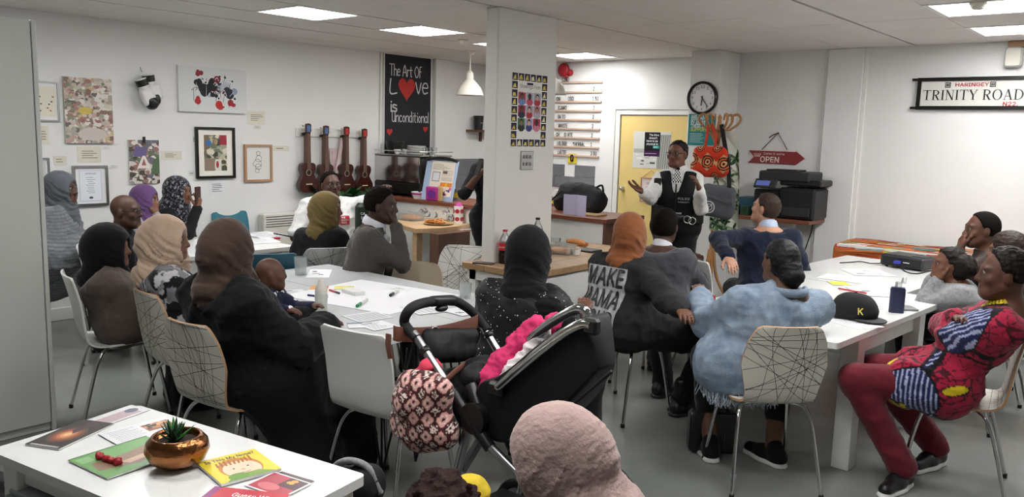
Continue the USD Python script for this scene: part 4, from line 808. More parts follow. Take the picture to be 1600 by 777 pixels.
P.t('SUPPORT', W_ * .08, H_ * .45, .036, 'd8d040', True, wmax=W_ * .62); P.lines(W_ * .08, W_ * .7, H_ * .08, H_ * .4, 7, 'b8d4d4', r, .3)
m, c = P.build(); t.add('print', fY(m, 0, 0, 0, .0035), 'print', False, col=c)
# ---- back wall: street sign, open sign, alarm box
a, b, e = aty(1437, 124, YB - .03), aty(1431, 169, YB - .03), aty(1604, 170, YB - .03); W_, H_ = e[0] - a[0], a[2] - b[2]
t = T('street_sign', 'white TRINITY ROAD street name plate in a black frame', 'sign', (a[0], YB, b[2]))
t.add('plate', box((0, -.02, 0), (W_, 0, H_), .002), 'rubber_white', False); fr = sbox(-.012, -.012, W_ + .012, H_ + .012).difference(sbox(.018, .018, W_ - .018, H_ - .018)); t.add('frame', fY(extr(fr, .035), 0, 0, 0), 'frame_black', 40)
t.add('frame_tails', fY(extr(unary_union([sbox(-.06, H_ - .012, 0, H_ + .008), sbox(-.06, -.008, 0, .012)]), .03), 0, 0, 0), 'frame_black', 40)
def serif(text, x, y, h, wmax):
    ps = []; cx = 0; th, tn, sf = .14, .05, .035
    V = lambda X0, w=th, y0=0, y1=1: sbox(X0, y0, X0 + w, y1); Sx = lambda X0, X1, Y: sbox(X0, Y, X1, Y + sf)
    D = lambda x0, y0, x1, y1, w: LineString([(x0, y0), (x1, y1)]).buffer(w / 2, cap_style=2)
    ring = lambda cx_, cy_, rx, ry, wx, wy: affinity.translate(affinity.scale(Point(0, 0).buffer(1, quad_segs=10), rx, ry), cx_, cy_).difference(affinity.translate(affinity.scale(Point(0, 0).buffer(1, quad_segs=10), rx - wx, ry - wy), cx_, cy_))
    for c in text:
        if c == 'T': g, w = [V(.33), sbox(0, 1 - tn, .8, 1), Sx(.2, .6, 0), sbox(0, .78, .03, 1), sbox(.77, .78, .8, 1)], .8
        elif c == 'R': g, w = [V(.1), Sx(0, .36, 0), Sx(0, .3, 1 - sf), ring(.36, .74, .36, .26, th, tn).intersection(sbox(.17, 0, 1, 1.1)), D(.38, .5, .68, 0, th), Sx(.6, .84, 0)], .82
        elif c == 'I': g, w = [V(.1), Sx(0, .34, 0), Sx(0, .34, 1 - sf)], .34
        elif c == 'N': g, w = [V(.12, tn), V(.72, tn), D(.14, 1, .74, 0, th), Sx(0, .3, 0), Sx(0, .25, 1 - sf), Sx(.6, .9, 1 - sf)], .88
        elif c == 'Y': g, w = [V(.34, th, 0, .5), D(.1, 1, .41, .45, th), D(.74, 1, .44, .45, tn), Sx(.22, .6, 0), Sx(0, .28, 1 - sf), Sx(.6, .86, 1 - sf)], .84
        elif c == 'O': g, w = [ring(.45, .5, .45, .52, th, tn)], .9
        elif c == 'A': g, w = [D(.42, 1, .12, 0, tn), D(.42, 1, .74, 0, th), sbox(.24, .32, .6, .32 + tn), Sx(0, .26, 0), Sx(.58, .9, 0)], .88
        elif c == 'D': g, w = [V(.1), Sx(0, .3, 0), Sx(0, .3, 1 - sf), ring(.36, .5, .5, .5, th, tn).intersection(sbox(.17, -.1, 1, 1.1)), sbox(.17, 0, .4, tn), sbox(.17, 1 - tn, .4, 1)], .88
        else: g, w = [], .28
        ps += [affinity.translate(q, cx, 0) for q in g]; cx += w + .09
    k = min(wmax / cx, h * 1.1); return affinity.translate(affinity.scale(unary_union(ps), k, h, origin=(0, 0)), x, y)
t.add('lettering', fY(extr(serif('TRINITY ROAD', W_ * .045, H_ * .28, H_ * .34, W_ * .925), .002), 0, 0, 0, .02), 'pen_black', False, label='black serif lettering')
mat('sign_ink', 'a81c2e', .5)
for s_, x, y, h in (('HARINGEY', .34, .735, .115), ('N22.', .785, .075, .13)):
    m = meshkit.text_mesh(s_, H_ * h, .002, True); v = np.array(m.vertices); v[:, 0] *= (W_ * (.31 if len(s_) > 5 else .135)) / v[:, 0].max(); t.add('lettering', fY((v, np.array(m.faces)), W_ * x, H_ * y, 0, .02), 'sign_ink', False, label='red lettering')
for x in (.275, .685): t.add('emblem', fY(mv(extr(unary_union([sbox(-.022, -.022, .022, .022).difference(sbox(-.016, -.016, .016, .016)), sbox(-.012, -.012, -.002, .012), sbox(.002, -.012, .012, .012)]), .002), (0, 0, 0)), W_ * x, H_ * .79, 0, .02), 'pen_black', False)
a, b = aty(1170, 235, YB - .02), aty(1256, 258, YB - .02); W_, H_ = b[0] - a[0], a[2] - b[2]
t = T('open_sign', 'dark red arrow sign reading Come in we are OPEN', 'sign', (a[0], YB, b[2])); pg = Polygon([(0, H_), (W_ * .84, H_), (W_ * .84, H_ * 1.06), (W_, H_ * .5), (W_ * .84, -H_ * .06), (W_ * .84, 0), (0, 0), (W_ * .1, H_ * .5)])
t.add('board', fY(extr(pg, .014), 0, 0, 0, .003), 'sign_red', 40)
P = Print(); P.t('OPEN', W_ * .21, H_ * .10, H_ * .44, 'e8dccf', True, wmax=W_ * .60); P.t("Come in we're", W_ * .27, H_ * .70, H_ * .19, 'e8dccf', wmax=W_ * .5)
for k in range(5): P.l([(W_ * (.12 + .02 * k), H_ * .52), (W_ * (.10 + .03 * k), H_ * .78)], .003, 'e0cfc0')
m, c = P.build(); t.add('lettering', fY(m, 0, 0, 0, .0175), 'print', False, col=c)
q, h1, h2 = aty(1216, 208, YB - .01), aty(1190, 234, YB - .01), aty(1230, 234, YB - .01); o = t.loc
mat('rope', '5a3a34', .9); t.add('cord', tube([h1 - o, q - o, h2 - o], .004, 6), 'rope'); t.add('bow', cat(tube(spline([q - o, q - o + [-.05, -.005, -.02], q - o + [-.09, -.005, -.05]], 4), .005, 6), ball(q - o, .008, 1)), 'rope')
a, b = aty(1571, 74, YB - .05), aty(1596, 105, YB - .05)
t = T('alarm_box', 'pale grey alarm box high on the right wall', 'alarm box', (a[0], YB, b[2])); W_, H_ = b[0] - a[0], a[2] - b[2]
mat('alarm_grey', 'b9bbb5', .5); t.add('case', box((0, -.07, 0), (W_, 0, H_), .015), 'alarm_grey'); t.add('cover', fY(extr(rrect(W_ * .8, H_ * .84, .015, W_ / 2, H_ / 2), .008), 0, 0, 0, .066), 'offwhite', 40); t.add('bracket', box((.02, -.06, H_), (W_ + .02, 0, H_ + .05), .004), 'ply')
# ------------------------------------------------------------------ chairs
mat('shell_white', 'dcdcd8', .32, coat=.15); mat('shell_print', 'cfcbc0', .38); mat('shell_grey', 'b9b9b6', .4)
PATH = spline([(.215, .420), (.195, .446), (.05, .445), (-.10, .438), (-.172, .458), (-.203, .53), (-.225, .65), (-.25, .765), (-.272, .842)], 6)
W_PRINT = [.17, .20, .21, .20, .165, .178, .205, .185, .140]; W_PLAIN = [.16, .195, .205, .20, .188, .188, .192, .192, .186]
class Shell:
    def __init__(s, widths, hs=1.0):
        s.hs = hs; t = np.linspace(0, 1, 9); s.w = lambda u: np.interp(u, t, widths)
    def at(s, u, v, off=0.0):
        k = np.linspace(0, 1, len(PATH)); y, z = np.interp(u, k, PATH[:, 0]), np.interp(u, k, PATH[:, 1]); x = (2 * v - 1)
        du = 1e-3; ty, tz = np.interp(u + du, k, PATH[:, 0]) - np.interp(u - du, k, PATH[:, 0]), np.interp(u + du, k, PATH[:, 1]) - np.interp(u - du, k, PATH[:, 1]); L = np.hypot(ty, tz) + 1e-9
        ny, nz = -tz / L, ty / L      # towards the back / underside after sign below
        z = np.where(z > .46, .46 + (z - .46) * s.hs, z); bk = np.clip((u - .5) / .3, 0, 1); hw = s.w(u) * (1 - .10 * np.clip((u - .965) / .035, 0, 1) ** 2 - .10 * np.clip((.03 - u) / .03, 0, 1) ** 2)
        y = y + .022 * x * x * bk + ny * -off * -1; z = z + .010 * x * x * (1 - bk) + nz * off * 1
        return np.stack([x * hw, y, z], -1)
def shell_parts(t, widths, m, edge, pattern=None, seed=0, hs=1.0):
    S_ = Shell(widths, hs); nu, nv = 40, 13; g = lambda off: (lambda u, v: S_.at(u, v, off))
    U, V = np.meshgrid(np.linspace(0, 1, nu), np.linspace(0, 1, nv), indexing='ij'); A, B = S_.at(U, V, .0055), S_.at(U, V, -.0055); idx = np.arange(nu * nv).reshape(nu, nv)
    q = np.stack([idx[:-1, :-1], idx[1:, :-1], idx[1:, 1:], idx[:-1, 1:]], -1).reshape(-1, 4)
    t.add('shell', (np.vstack([A.reshape(-1, 3), B.reshape(-1, 3)]), tri(np.vstack([q[:, ::-1], q + nu * nv]))), m, 50)
    loop = np.concatenate([idx[:, 0], idx[-1, 1:], idx[-2::-1, -1], idx[0, -2:0:-1]]); n = len(loop); j = np.arange(n); k = (j + 1) % n
    t.add('shell_edge', (np.vstack([A.reshape(-1, 3)[loop], B.reshape(-1, 3)[loop]]), tri(np.stack([j, k, k + n, j + n], 1))), edge, 50)
    if pattern:
        r = random.Random(seed); vs, fs, n = [], [], 0
        for i in range(30):
            if i < 22: u0, u1 = r.uniform(.44, 1), r.uniform(.44, 1)
            else: u0, u1 = r.uniform(.05, .45), r.uniform(.05, .45)
            mode = r.choice((0, 0, 1)); p, q_ = ((0, 1) if mode == 0 else (r.uniform(.05, .95), r.uniform(.05, .95)))
            if mode == 1: u0, u1 = ((.44, 1.0) if i < 22 else (.03, .45))
            T_ = np.linspace(0, 1, 22); uu, vv = u0 + (u1 - u0) * T_, p + (q_ - p) * T_; vv = np.clip(vv, .004, .996); uu = np.clip(uu, .004, .998)
            for off in (.0061, -.0061):
                P = S_.at(uu, vv, off); d = np.gradient(P, axis=0); d /= np.linalg.norm(d, axis=1, keepdims=True) + 1e-9
                nn = S_.at(uu, vv, off * 1.4) - P; sd = np.cross(d, nn); sd /= np.linalg.norm(sd, axis=1, keepdims=True) + 1e-9; w = .00105
                v = np.vstack([P + sd * w, P - sd * w]); m_ = len(P); a = np.arange(m_ - 1); f = np.stack([a, a + 1, a + 1 + m_, a + m_], 1); vs.append(v); fs.append(tri(f) + n); n += len(v)
        t.add('line_pattern', (np.vstack(vs), np.vstack(fs)), 'pen_black', False, label='criss-cross thin black lines')
def chair_legs(t, m='chrome'):
    for sx in (-1, 1):
        t.add('leg', tube(spline([(.06 * sx, .09, .425), (.13 * sx, .115, .425), (.165 * sx, .145, .40), (.185 * sx, .175, .30), (.215 * sx, .225, .012)], 5), .0095, 8), m, True); t.add('leg', tube(spline([(.06 * sx, -.06, .42), (.13 * sx, -.085, .42), (.165 * sx, -.12, .395), (.185 * sx, -.16, .30), (.215 * sx, -.235, .012)], 5), .0095, 8), m, True)
        [t.add('foot_cap', cyl((.2155 * sx, yy, 0), .012, .022, 10), 'black_rubber', 40) for yy in (.226, -.236)]
    [t.add('leg_frame', tube([(.13 * sx, .10, .425), (.13 * sx, -.07, .422)], .009, 8), m, True) for sx in (-1, 1)]
def chair(kind, x, y, face, label, seed=0, sz=1.0):
    t = T('stool' if kind == 'stool' else 'dining_chair', label, 'stool' if kind == 'stool' else 'chair', (x, y, 0), rz=face - 90, group=None)
    if kind == 'print': shell_parts(t, W_PRINT, 'shell_print', 'ply', True, seed)
    elif kind == 'print_white': shell_parts(t, W_PRINT, 'shell_white', 'ply', True, seed)
    elif kind == 'print_grey': shell_parts(t, W_PRINT, 'shell_grey', 'dullmetal', True, seed)
    elif kind == 'stool': t.add('seat', mv(extr(rrect(.36, .36, .08), .025), (0, 0, .425)), 'black_rubber', 40)
    elif kind == 'white': shell_parts(t, W_PLAIN, 'shell_white', 'shell_white')
    elif kind == 'teal': shell_parts(t, W_PLAIN, 'teal', 'teal')
    elif kind == 'dteal': shell_parts(t, W_PLAIN, 'teal_dark', 'teal_dark')
    elif kind == 'beige': shell_parts(t, [.17, .20, .21, .20, .19, .195, .195, .18, .13], 'beige_shell', 'beige_shell', hs=.84)
    chair_legs(t); return t
chair('white', -2.70, 2.38, 98, 'empty plain white shell chair beside the pushchair')
chair('beige', -3.97, 3.62, 296, 'empty beige shell chair at the far side of the centre table')
chair('print_white', -4.02, 4.16, 300, 'empty white line-patterned chair near the wooden shelf', 5)
a, b = atz(357, 331, .84), atz(420, 397, .84)
chair('teal', a[0] + .26, a[1], 0, 'teal chair with its back showing over the far left table'); chair('dteal', b[0] - .22, b[1] + .12, 150, 'dark teal chair between the two left tables')
def sit(p, kind, label, seed=0, ahead=.08, turn=0):
    c = p.hip + p.F * ahead; a = p.body_ang + turn; return chair(kind, c[0], c[1], a, label, seed)


# ------------------------------------------------------------------ tables
def table(label, x, y, rz, w, l, legs, th=.03, apron=.07, m='whitegloss', leg='white', lr=.035, inset=.08, ins_y=None, wire=False, z=.74, top='tabletop'):
    """Centre x, y; w along local x, l along local y."""
    t = T('table', label, 'table', (x, y, 0), rz=rz); t.add(top, mv(extr(rrect(w, l, .02), th), (0, 0, z - th)), m, 40)
    iy = inset if ins_y is None else ins_y
    for sx in (-1, 1):
        for sy in (-1, 1):
            px, py = sx * (w / 2 - inset), sy * (l / 2 - iy)
            if wire:
                t.add('leg', cat([tube([(px + a * .12, py + b * .10, z - th), (px, py, .01)], .006, 6) for a, b in ((-1, 1), (1, 1), (0, -1.2))] + [tube([(px + .05, py + .045, z - .32), (px - .05, py + .045, z - .32), (px, py - .05, z - .32), (px + .05, py + .045, z - .32)], .005, 6)]), 'blackmetal', 40)
            else: t.add('leg', box((px - lr, py - lr, 0), (px + lr, py + lr, z - th), .003), leg)
    if apron:
        a, b = w / 2 - inset, l / 2 - iy
        for sx in (-1, 1): t.add('apron', box((sx * a - .01, -b, z - th - apron), (sx * a + .01, b, z - th), 0), leg, False)
        for sy in (-1, 1): t.add('apron', box((-a, sy * b - .01, z - th - apron), (a, sy * b + .01, z - th), 0), leg, False)
    return t
# near table
A, B, Cc = atz(-4, 707, .73), atz(216, 633, .73), atz(573, 742, .73)
ex = unit((Cc - B)[:2].tolist() + [0]); ey = unit((B - A)[:2].tolist() + [0]); L1 = np.linalg.norm(Cc - B); L2 = np.linalg.norm(B - A) + .005
ctr = B + ex * L1 / 2 - np.array([-ex[1], ex[0], 0]) * L2 / 2; NT_ANG = math.degrees(math.atan2(ex[1], ex[0]))
table('near white table with magazines and a gold plant bowl', ctr[0], ctr[1], NT_ANG, L1, L2, 4, z=.73, th=.028, inset=.06)
# centre tables: two long ones side by side
xl, xr, yn, yf = -4.60, -2.74, 2.34, 3.47; ym = 2.89
mat('table_grey', 'c6c9cb', .35, coat=.2)
table('grey white centre table, the near half towards the pushchair', (xl + xr) / 2, (yn + ym) / 2, 0, xr - xl - .004, ym - yn - .004, 4, m='table_grey', wire=True, apron=0, inset=.16)
table('grey white centre table, the far half towards the beige chair', (xl + xr) / 2, (yf + ym) / 2, 0, xr - xl - .004, yf - ym - .004, 4, m='table_grey', wire=True, apron=0, inset=.16)
# far left table
table('white table under the wall pictures with scattered papers', -5.96, 3.36, 0, .98, .92, 4)
# right table
RT = (-1.645, 4.72); RA = -4.2
table('right hand white table with a black cap and navy bottle', RT[0], RT[1], RA, .96, 1.66, 4, ins_y=.38, inset=.07, lr=.045, apron=.11)
table('white table carrying the projector', -1.79, 6.28, RA, .96, 1.42, 4, apron=.06)
def RTp(px, py): return atz(px, py, .741)
# low bench with bright cloth at the back wall
a = aty(1318, 395, 7.5); b = aty(1530, 395, 7.5); bx0, bx1 = a[0], b[0] + .5; zb = aty(1420, 384, 7.6)[2]
t = T('side_bench', 'low white bench at the back wall under the bright cloth', 'bench', (bx0, 7.3, 0)); t.add('top', box((0, 0, zb - .05), (bx1 - bx0, .55, zb - .015)), 'white', False)
for k in range(3): t.add('leg', box(((bx1 - bx0 - .06) * k / 2, .02, 0), ((bx1 - bx0 - .06) * k / 2 + .06, .5, zb - .05)), 'white', False)
r = random.Random(21); P = Print(); wL = bx1 - bx0; cols = ['b8642e', 'a84a28', '2f6a6a', '8a8c3a', '7a2a30', 'b8863a', '6a8080', '963a30', 'b86a34', 'b8642e']
P.r(0, 0, wL + .04, .9, 'b8642e')
for i in range(12):
    for j in range(8): w__ = r.uniform(.12, .34); P.r(i * .2 + r.uniform(-.06, .06), j * .11, i * .2 + w__, j * .11 + r.uniform(.06, .11), r.choice(cols))
m, c = P.build(sbox(0, 0, wL + .04, .9)); v = m[0].copy(); f = m[1]
m2 = trimesh.Trimesh(v, f, process=False)
s_ = v[:, 1].copy(); drop = np.clip(s_ - .60, 0, None); v[:, 2] = zb - .012 - drop + .006 * np.sin(v[:, 0] * 9 + s_ * 7); v[:, 1] = np.where(s_ < .60, 7.88 - s_, 7.28 - .01 * np.sin(v[:, 0] * 20)); v[:, 0] += bx0 - .02
solo('bright_cloth', (v, f[:, ::-1]), 'print', 'multicoloured patchwork cloth spread along the back wall bench', 'cloth', col=c, smooth=False)


# ------------------------------------------------------------------ counter and what stands on it
zc = .95; cxr = atz(937, 344, zc)[0]; cyf = 6.03; cyb = atz(995, 336, zc)[1]
t = T('kitchen_counter', 'kitchen counter with brown wood top and white front', 'counter', (XL, cyf, 0)); CL = cxr - XL
t.add('worktop', box((.003, -.03, zc - .04), (CL + .02, cyb - cyf + .02, zc), .004), 'wood_red'); 
for k in range(3): t.add('front_panel', box((CL * k / 3 + .002, 0, .02), (CL * (k + 1) / 3 - .03 * (k == 2) - .002, .02, zc - .042)), 'white', False)
t.add('end_panel', box((CL - .028, -.012, 0), (CL, cyb - cyf, zc - .041)), 'walnut', False); t.add('back_panel', box((0.01, cyb - cyf - .02, 0), (CL - .03, cyb - cyf, zc - .041)), 'white', False)
q = Print(); r = random.Random(14); x0 = atz(604, 330, .85)[0] - XL
sc = []
for k in range(26):
    bx_, bz_ = x0 + r.uniform(-.1, 1.25), r.uniform(.30, .86)
    if r.random() < .5: bz_ = r.uniform(.72, .88)
    for j in range(3): a_ = r.uniform(0, PI); sc.append(LineString(spline([(bx_, bz_, 0), (bx_ + .04 * math.cos(a_), bz_ + .04 * math.sin(a_), 0), (bx_ + .07 * math.cos(a_ + .6), bz_ + .06 * math.sin(a_ + .6), 0)], 4)[:, :2]).buffer(.003)); 
    sc.append(affinity.translate(affinity.rotate(affinity.scale(Point(0, 0).buffer(1, quad_segs=3), .018, .008), r.uniform(0, 180)), bx_ + .03, bz_ + .02))
sc = unary_union(sc).intersection(sbox(0, .05, CL - .1, .9)); mat('scribble', '6d7076', .8)
t.add('painted_sprigs', frame(extr(sc, .001), (0, 0, 0), (1, 0, 0), (0, 0, 1), (0, -1, 0)), 'scribble', False, label='grey painted sprig pattern', kind='stuff')
def CP(px, py, z=zc): return atz(px, py, z)
# espresso machine with mirror back
a, b = CP(562, 302), CP(655, 306); ym_ = cyf + .12; xa_, xb_ = aty(563, 290, ym_)[0], aty(656, 290, ym_)[0]; zt_ = aty(610, 241, ym_)[2]
t = T('espresso_machine', 'large espresso machine with mirror steel back panel', 'coffee machine', (xa_, ym_, zc)); w_, h_ = xb_ - xa_, zt_ - zc
t.add('body', box((.01, .02, .06), (w_ - .01, .50, h_ - .02), .012), 'blackmetal'); t.add('back_panel', box((.02, 0, .16), (w_ - .02, .02, h_ - .02), .004), 'chrome'); t.add('lower_panel', box((.0, .0, .03), (w_, .03, .15), .006), 'black_plastic'); t.add('cup_tray', box((0, 0, h_ - .015), (w_, .5, h_), .004), 'steel')
t.add('tray_rail', tube([(0, .5, h_ + .04), (0, 0, h_ + .04), (w_, 0, h_ + .04), (w_, .5, h_ + .04)], .006, 6), 'chrome')
for sx in (0, 1):
    for sy in (.05, .45): t.add('foot', cyl((.04 + sx * (w_ - .08), sy, 0), .022, .06, 12), 'black_rubber')
t.add('side_grip', cat(box((w_, .1, h_ * .45), (w_ + .11, .2, h_ * .8), .02), tube([(w_ + .1, .12, h_ * .7), (w_ + .15, .1, h_ * .72)], .02, 8), tube([(w_ + .09, .12, h_ * .5), (w_ + .12, .1, h_ * .1)], .008, 6)), 'blackmetal')
def cup(x, y, z, label, r=.042, h=.055, m='white', g=None):
    t = T('cup', label, 'cup', (x, y, z), group=g); t.add('bowl', lathe([(1e-4, 0), (r * .55, 0), (r * .8, h * .35), (r, h), (r - .004, h), (r * .75, h * .4), (r * .5, .006), (1e-4, .006)], 18), m); t.add('handle', tube([(r * .85, 0, h * .3), (r * 1.4, 0, h * .4), (r * 1.4, 0, h * .75), (r * .95, 0, h * .85)], .005, 6), m)
for px, d, l in ((621, .1, 'leftmost front'), (634, .2, 'rightmost'), (627, .3, 'rear')): q = aty(px, 240, ym_ + d); cup(q[0], ym_ + d, zt_, l + ' white coffee cup on top of the espresso machine', g='white cups on the espresso machine')
q = aty(651, 232, ym_ + .2)
for k in range(9): solo('plate', lathe([(1e-4, 0), (.06, 0), (.105, .010), (.105, .013), (.06, .005), (1e-4, .005)], 28, (q[0], q[1], zt_ + .011 * k)), 'white', 'white plate in the stack on the espresso machine', 'plate', 'stacked white plates')
def glassware(x, y, z, label, r=.033, h=.10, m='glass', g=None, name='glass', catg='glass'):
    return solo(name, lathe([(1e-4, 0), (r * .85, 0), (r, h), (r - .003, h), (r * .8, .008), (1e-4, .008)], 18, (x, y, z)), m, label, catg, g, smooth=40)
for k, (px, l) in enumerate(((664, 'tumbler nearest the plate stack'), (671, 'middle tumbler of three'), (678, 'tumbler farthest from the plates'))): q = aty(px, 236, ym_ + .12 + .03 * k); glassware(q[0], q[1], zt_, 'clear ' + l + ' on the espresso machine', h=.09, g='tumblers on the espresso machine')
q = aty(556, 300, cyf + .25)
t = T('coffee_grinder', 'black coffee grinder with hopper at the chalkboard foot', 'grinder', (XL + .16, cyf + .28, zc)); t.add('base', box((-.09, -.14, 0), (.09, .14, .06), .01), 'black_plastic'); t.add('body', lathe([(1e-4, .06), (.07, .06), (.075, .2), (.085, .36), (.06, .40), (1e-4, .40)], 20), 'black_plastic'); t.add('hopper', lathe([(.045, .40), (.10, .55), (.105, .60), (.098, .60), (.04, .41)], 20), 'black_plastic', label='dark see-through bean hopper'); t.add('lid', cyl((0, 0, .60), .105, .012, 20), 'black_plastic')
# easel with clippings
yb_ = cyf + .04; a, b, e = aty(657, 309, yb_), aty(706, 304, yb_), aty(655, 252, yb_ + .12)
t = T('clippings_board', 'pale blue easel board covered with clippings and a pink box', 'board', (a[0], yb_, zc)); w_, h_ = b[0] - a[0], aty(680, 252, yb_ + .1)[2] - zc + .02
mat('pale_blue', 'a9bedb', .6); ez = unit([0, .22, 1]); en = np.cross([1, 0, 0], ez) * -1
fr_ = lambda m, d=0.0: frame(m, np.array([0, 0, 0]) - np.cross([1, 0, 0], ez) * -d, (1, 0, 0), ez, -np.array(np.cross([1, 0, 0], ez)) * -1)
t.add('board', fr_(box((0, 0, -.012), (w_, h_, 0), .003)), 'pale_blue'); P = Print(); P.r(w_ * .2, h_ * .12, w_ * .93, h_ * .98, 'e6ddcf')
r = random.Random(31)
for k in range(5): P.r(w_ * .24, h_ * (.9 - .03 * k), w_ * r.uniform(.55, .9), h_ * (.912 - .03 * k), 'a89c8c')
P.r(w_ * .26, h_ * .48, w_ * .5, h_ * .72, '8c8a88'); P.r(w_ * .28, h_ * .5, w_ * .48, h_ * .70, 'dcdce0'); P.r(w_ * .55, h_ * .62, w_ * .9, h_ * .78, 'd8cdbd'); P.r(w_ * .58, h_ * .68, w_ * .72, h_ * .75, '6a6460'); P.r(w_ * .56, h_ * .5, w_ * .9, h_ * .6, 'cfc4b8')
P.r(w_ * .55, h_ * .36, w_ * .92, h_ * .46, 'e08a3a'); P.r(w_ * .7, h_ * .36, w_ * .78, h_ * .46, 'e8b040'); collage(P, w_ * .7, h_ * .22, 26, ['3a3a44', '8a4a6a', '6a4a9a', 'c9c4c0', 'd070a0', '4a4a50'], r, w_ * .22, h_ * .14, .4)
m, c = P.build(); t.add('clippings', fr_(m, .0015), 'print', False, col=c); t.add('hood', tube([ez * h_ + [w_ * x, -.02 * math.sin(PI * x), .03 * math.sin(PI * x)] for x in np.linspace(0.02, .98, 12)], .016, 8), 'black_plastic', True)
t.add('prop', tube([ez * h_ * .8 + [w_ * .5, .01, 0], (w_ * .5, .28, .006)], .008, 6), 'blackmetal')
a = aty(677, 308, cyf + .0)
mat('pinkbox', 'b0308a', .5); mat('purple', '6a2a8a', .5); mat('kraft', 'b89a6a', .7)
t = T('pink_packet', 'magenta and purple packet in front of the clippings board', 'packet', (a[0] - .02, cyf + .005, zc)); t.add('packet', box((-.09, -.02, 0), (.09, .02, .15), .012), 'pinkbox'); t.add('badge', frame(extr(affinity.scale(Point(0, 0).buffer(1), .06, .045), .003), (.01, -.021, .07), (1, 0, 0), (0, 0, 1), (0, -1, 0)), 'purple', 40); t.add('tab', box((.09, -.015, 0), (.15, .015, .16), .01), 'kraft')
q = CP(716, 307); t = T('patterned_bowl', 'small white patterned bowl at the counter edge', 'bowl', (q[0] - .02, cyf + .07, zc)); t.add('bowl', lathe([(1e-4, 0), (.045, 0), (.075, .075), (.071, .075), (.042, .006), (1e-4, .006)], 20), 'white'); t.add('band', lathe([(.066, .045), (.0722, .062), (.069, .05)], 20), 'pinkbox', 40)
q = aty(715, 290, cyf + .3); t = T('tea_tin', 'small tin with yellow band behind the patterned bowl', 'tin', (q[0], cyf + .3, zc)); t.add('tin', cyl((0, 0, 0), .05, .12, 20), 'steel', 40); t.add('label', cyl((0, 0, .03), .0507, .05, 20), 'yellow_tag', 40)
# right end of the counter: rucksack, papers, cup, envelope
q = CP(918, 330)
t = T('black_rucksack', 'slumped black rucksack on the counter by the yellow door', 'bag', (q[0] - .03, 6.40, zc)); mat('nylon', '131318', .8, bump=.3, bscale=60)
m = ruffle(nets([C((-.17, 0, .08), (.20, 0, .10), .09, .11, .08), C((-.12, .0, .20), (.14, .0, .20), .075, .075, .08), C((.24, -.03, .08), (.26, -.03, .17), .06, .05, .05)], .011, lambda P, d: np.maximum(d, .003 - P[:, 2])), .02, 9, 4); t.add('bag_body', m, 'nylon', True)
t.add('strap', tube(spline([(-.1, -.13, .2), (-.2, -.16, .1), (-.27, -.14, .02), (-.24, -.1, .01)], 5), .016, 8, flat=(1, .4)), 'nylon', True); t.add('carry_loop', tube(spline([(.2, .0, .24), (.27, 0, .27), (.29, 0, .2)], 4), .01, 6), 'nylon', True)
mat('lilac_paper', 'b9b4cf', .75); q = CP(913, 332)
t = T('folded_leaflet', 'standing folded pale lilac leaflet in front of the rucksack', 'leaflet', (q[0] + .13, 6.08, zc)); 
for sx, an in ((-1, 18), (1, -14)): t.add('leaf', mv(box((0, -.001, 0), (.13, .001, .19)), rz=(180 + an if sx < 0 else an)), 'lilac_paper', False)
q = CP(930, 331); glassware(q[0] - .01, 6.12, zc, 'small clear plastic cup beside the lilac leaflet', .034, .075, 'clear_plastic', name='plastic_cup', catg='cup')
q = CP(956, 332); solo('manila_envelope', mv(box((-.17, -.1, 0), (.17, .1, .012), .003), (q[0] - .02, 6.22, zc), rz=5), 'kraft', 'brown manila envelope lying at the counter corner', 'envelope')
# things behind the counter: paper towel of yellow labels
q = aty(868, 292, YM - .2); t = T('back_shelf', 'low back shelf with labelled tubs under the slate tiles', 'shelf', (q[0] - .05, YM - .3, 0)); t.add('body', box((-.6, 0, 0), (.35, .28, .92), .004), 'wood_red'); t.add('label_strip', box((-.6, -.003, .86), (.35, 0, .9)), 'yellow_tag', False)
q = aty(885, 304, YM - .2); solo('storage_tub', box((q[0] - .12, YM - .27, .922), (q[0] + .2, YM - .05, 1.03), .012), 'offwhite', 'white storage tub on the low shelf behind the rucksack', 'tub')
# pendant lamps
def pendant(px, pyc, label, zrim=None, dx=0):
    c = atz(px, pyc, CEIL); c[0] += dx
    t = T('pendant_lamp', label, 'lamp', (c[0], c[1], 0)); q = None
    for z in np.linspace(2.5, 1.6, 200):
        if pix((c[0], c[1], z))[1] > 149: break
    zr = z; R = .5 * 44 / FPX * float((np.array([c[0], c[1], zr]) - CAM) @ CF)
    prof = [(R, zr), (R * .985, zr + .012), (R * .80, zr + R * .55), (R * .45, zr + R * .95), (R * .28, zr + R * 1.1), (R * .25, zr + R * 1.55), (R * .12, zr + R * 1.7)]
    t.add('shade', cat(lathe(prof, 32), lathe([(r_ - .004, z_ ) for r_, z_ in prof[::-1]], 32)), 'offwhite'); t.add('cord', tube([(0, 0, zr + R * 1.65), (0, 0, CEIL - .03)], .008, 8), 'offwhite'); t.add('ceiling_rose', lathe([(1e-4, CEIL - .045), (.03, CEIL - .04), (.055, CEIL - .01), (.055, CEIL)], 20), 'offwhite'); t.add('bulb', ball((0, 0, zr + R * .5), .03, 2), 'white')
    return c, zr, R
pc, pz, pR = pendant(735, 80, 'white cone pendant lamp hanging left of the white column')
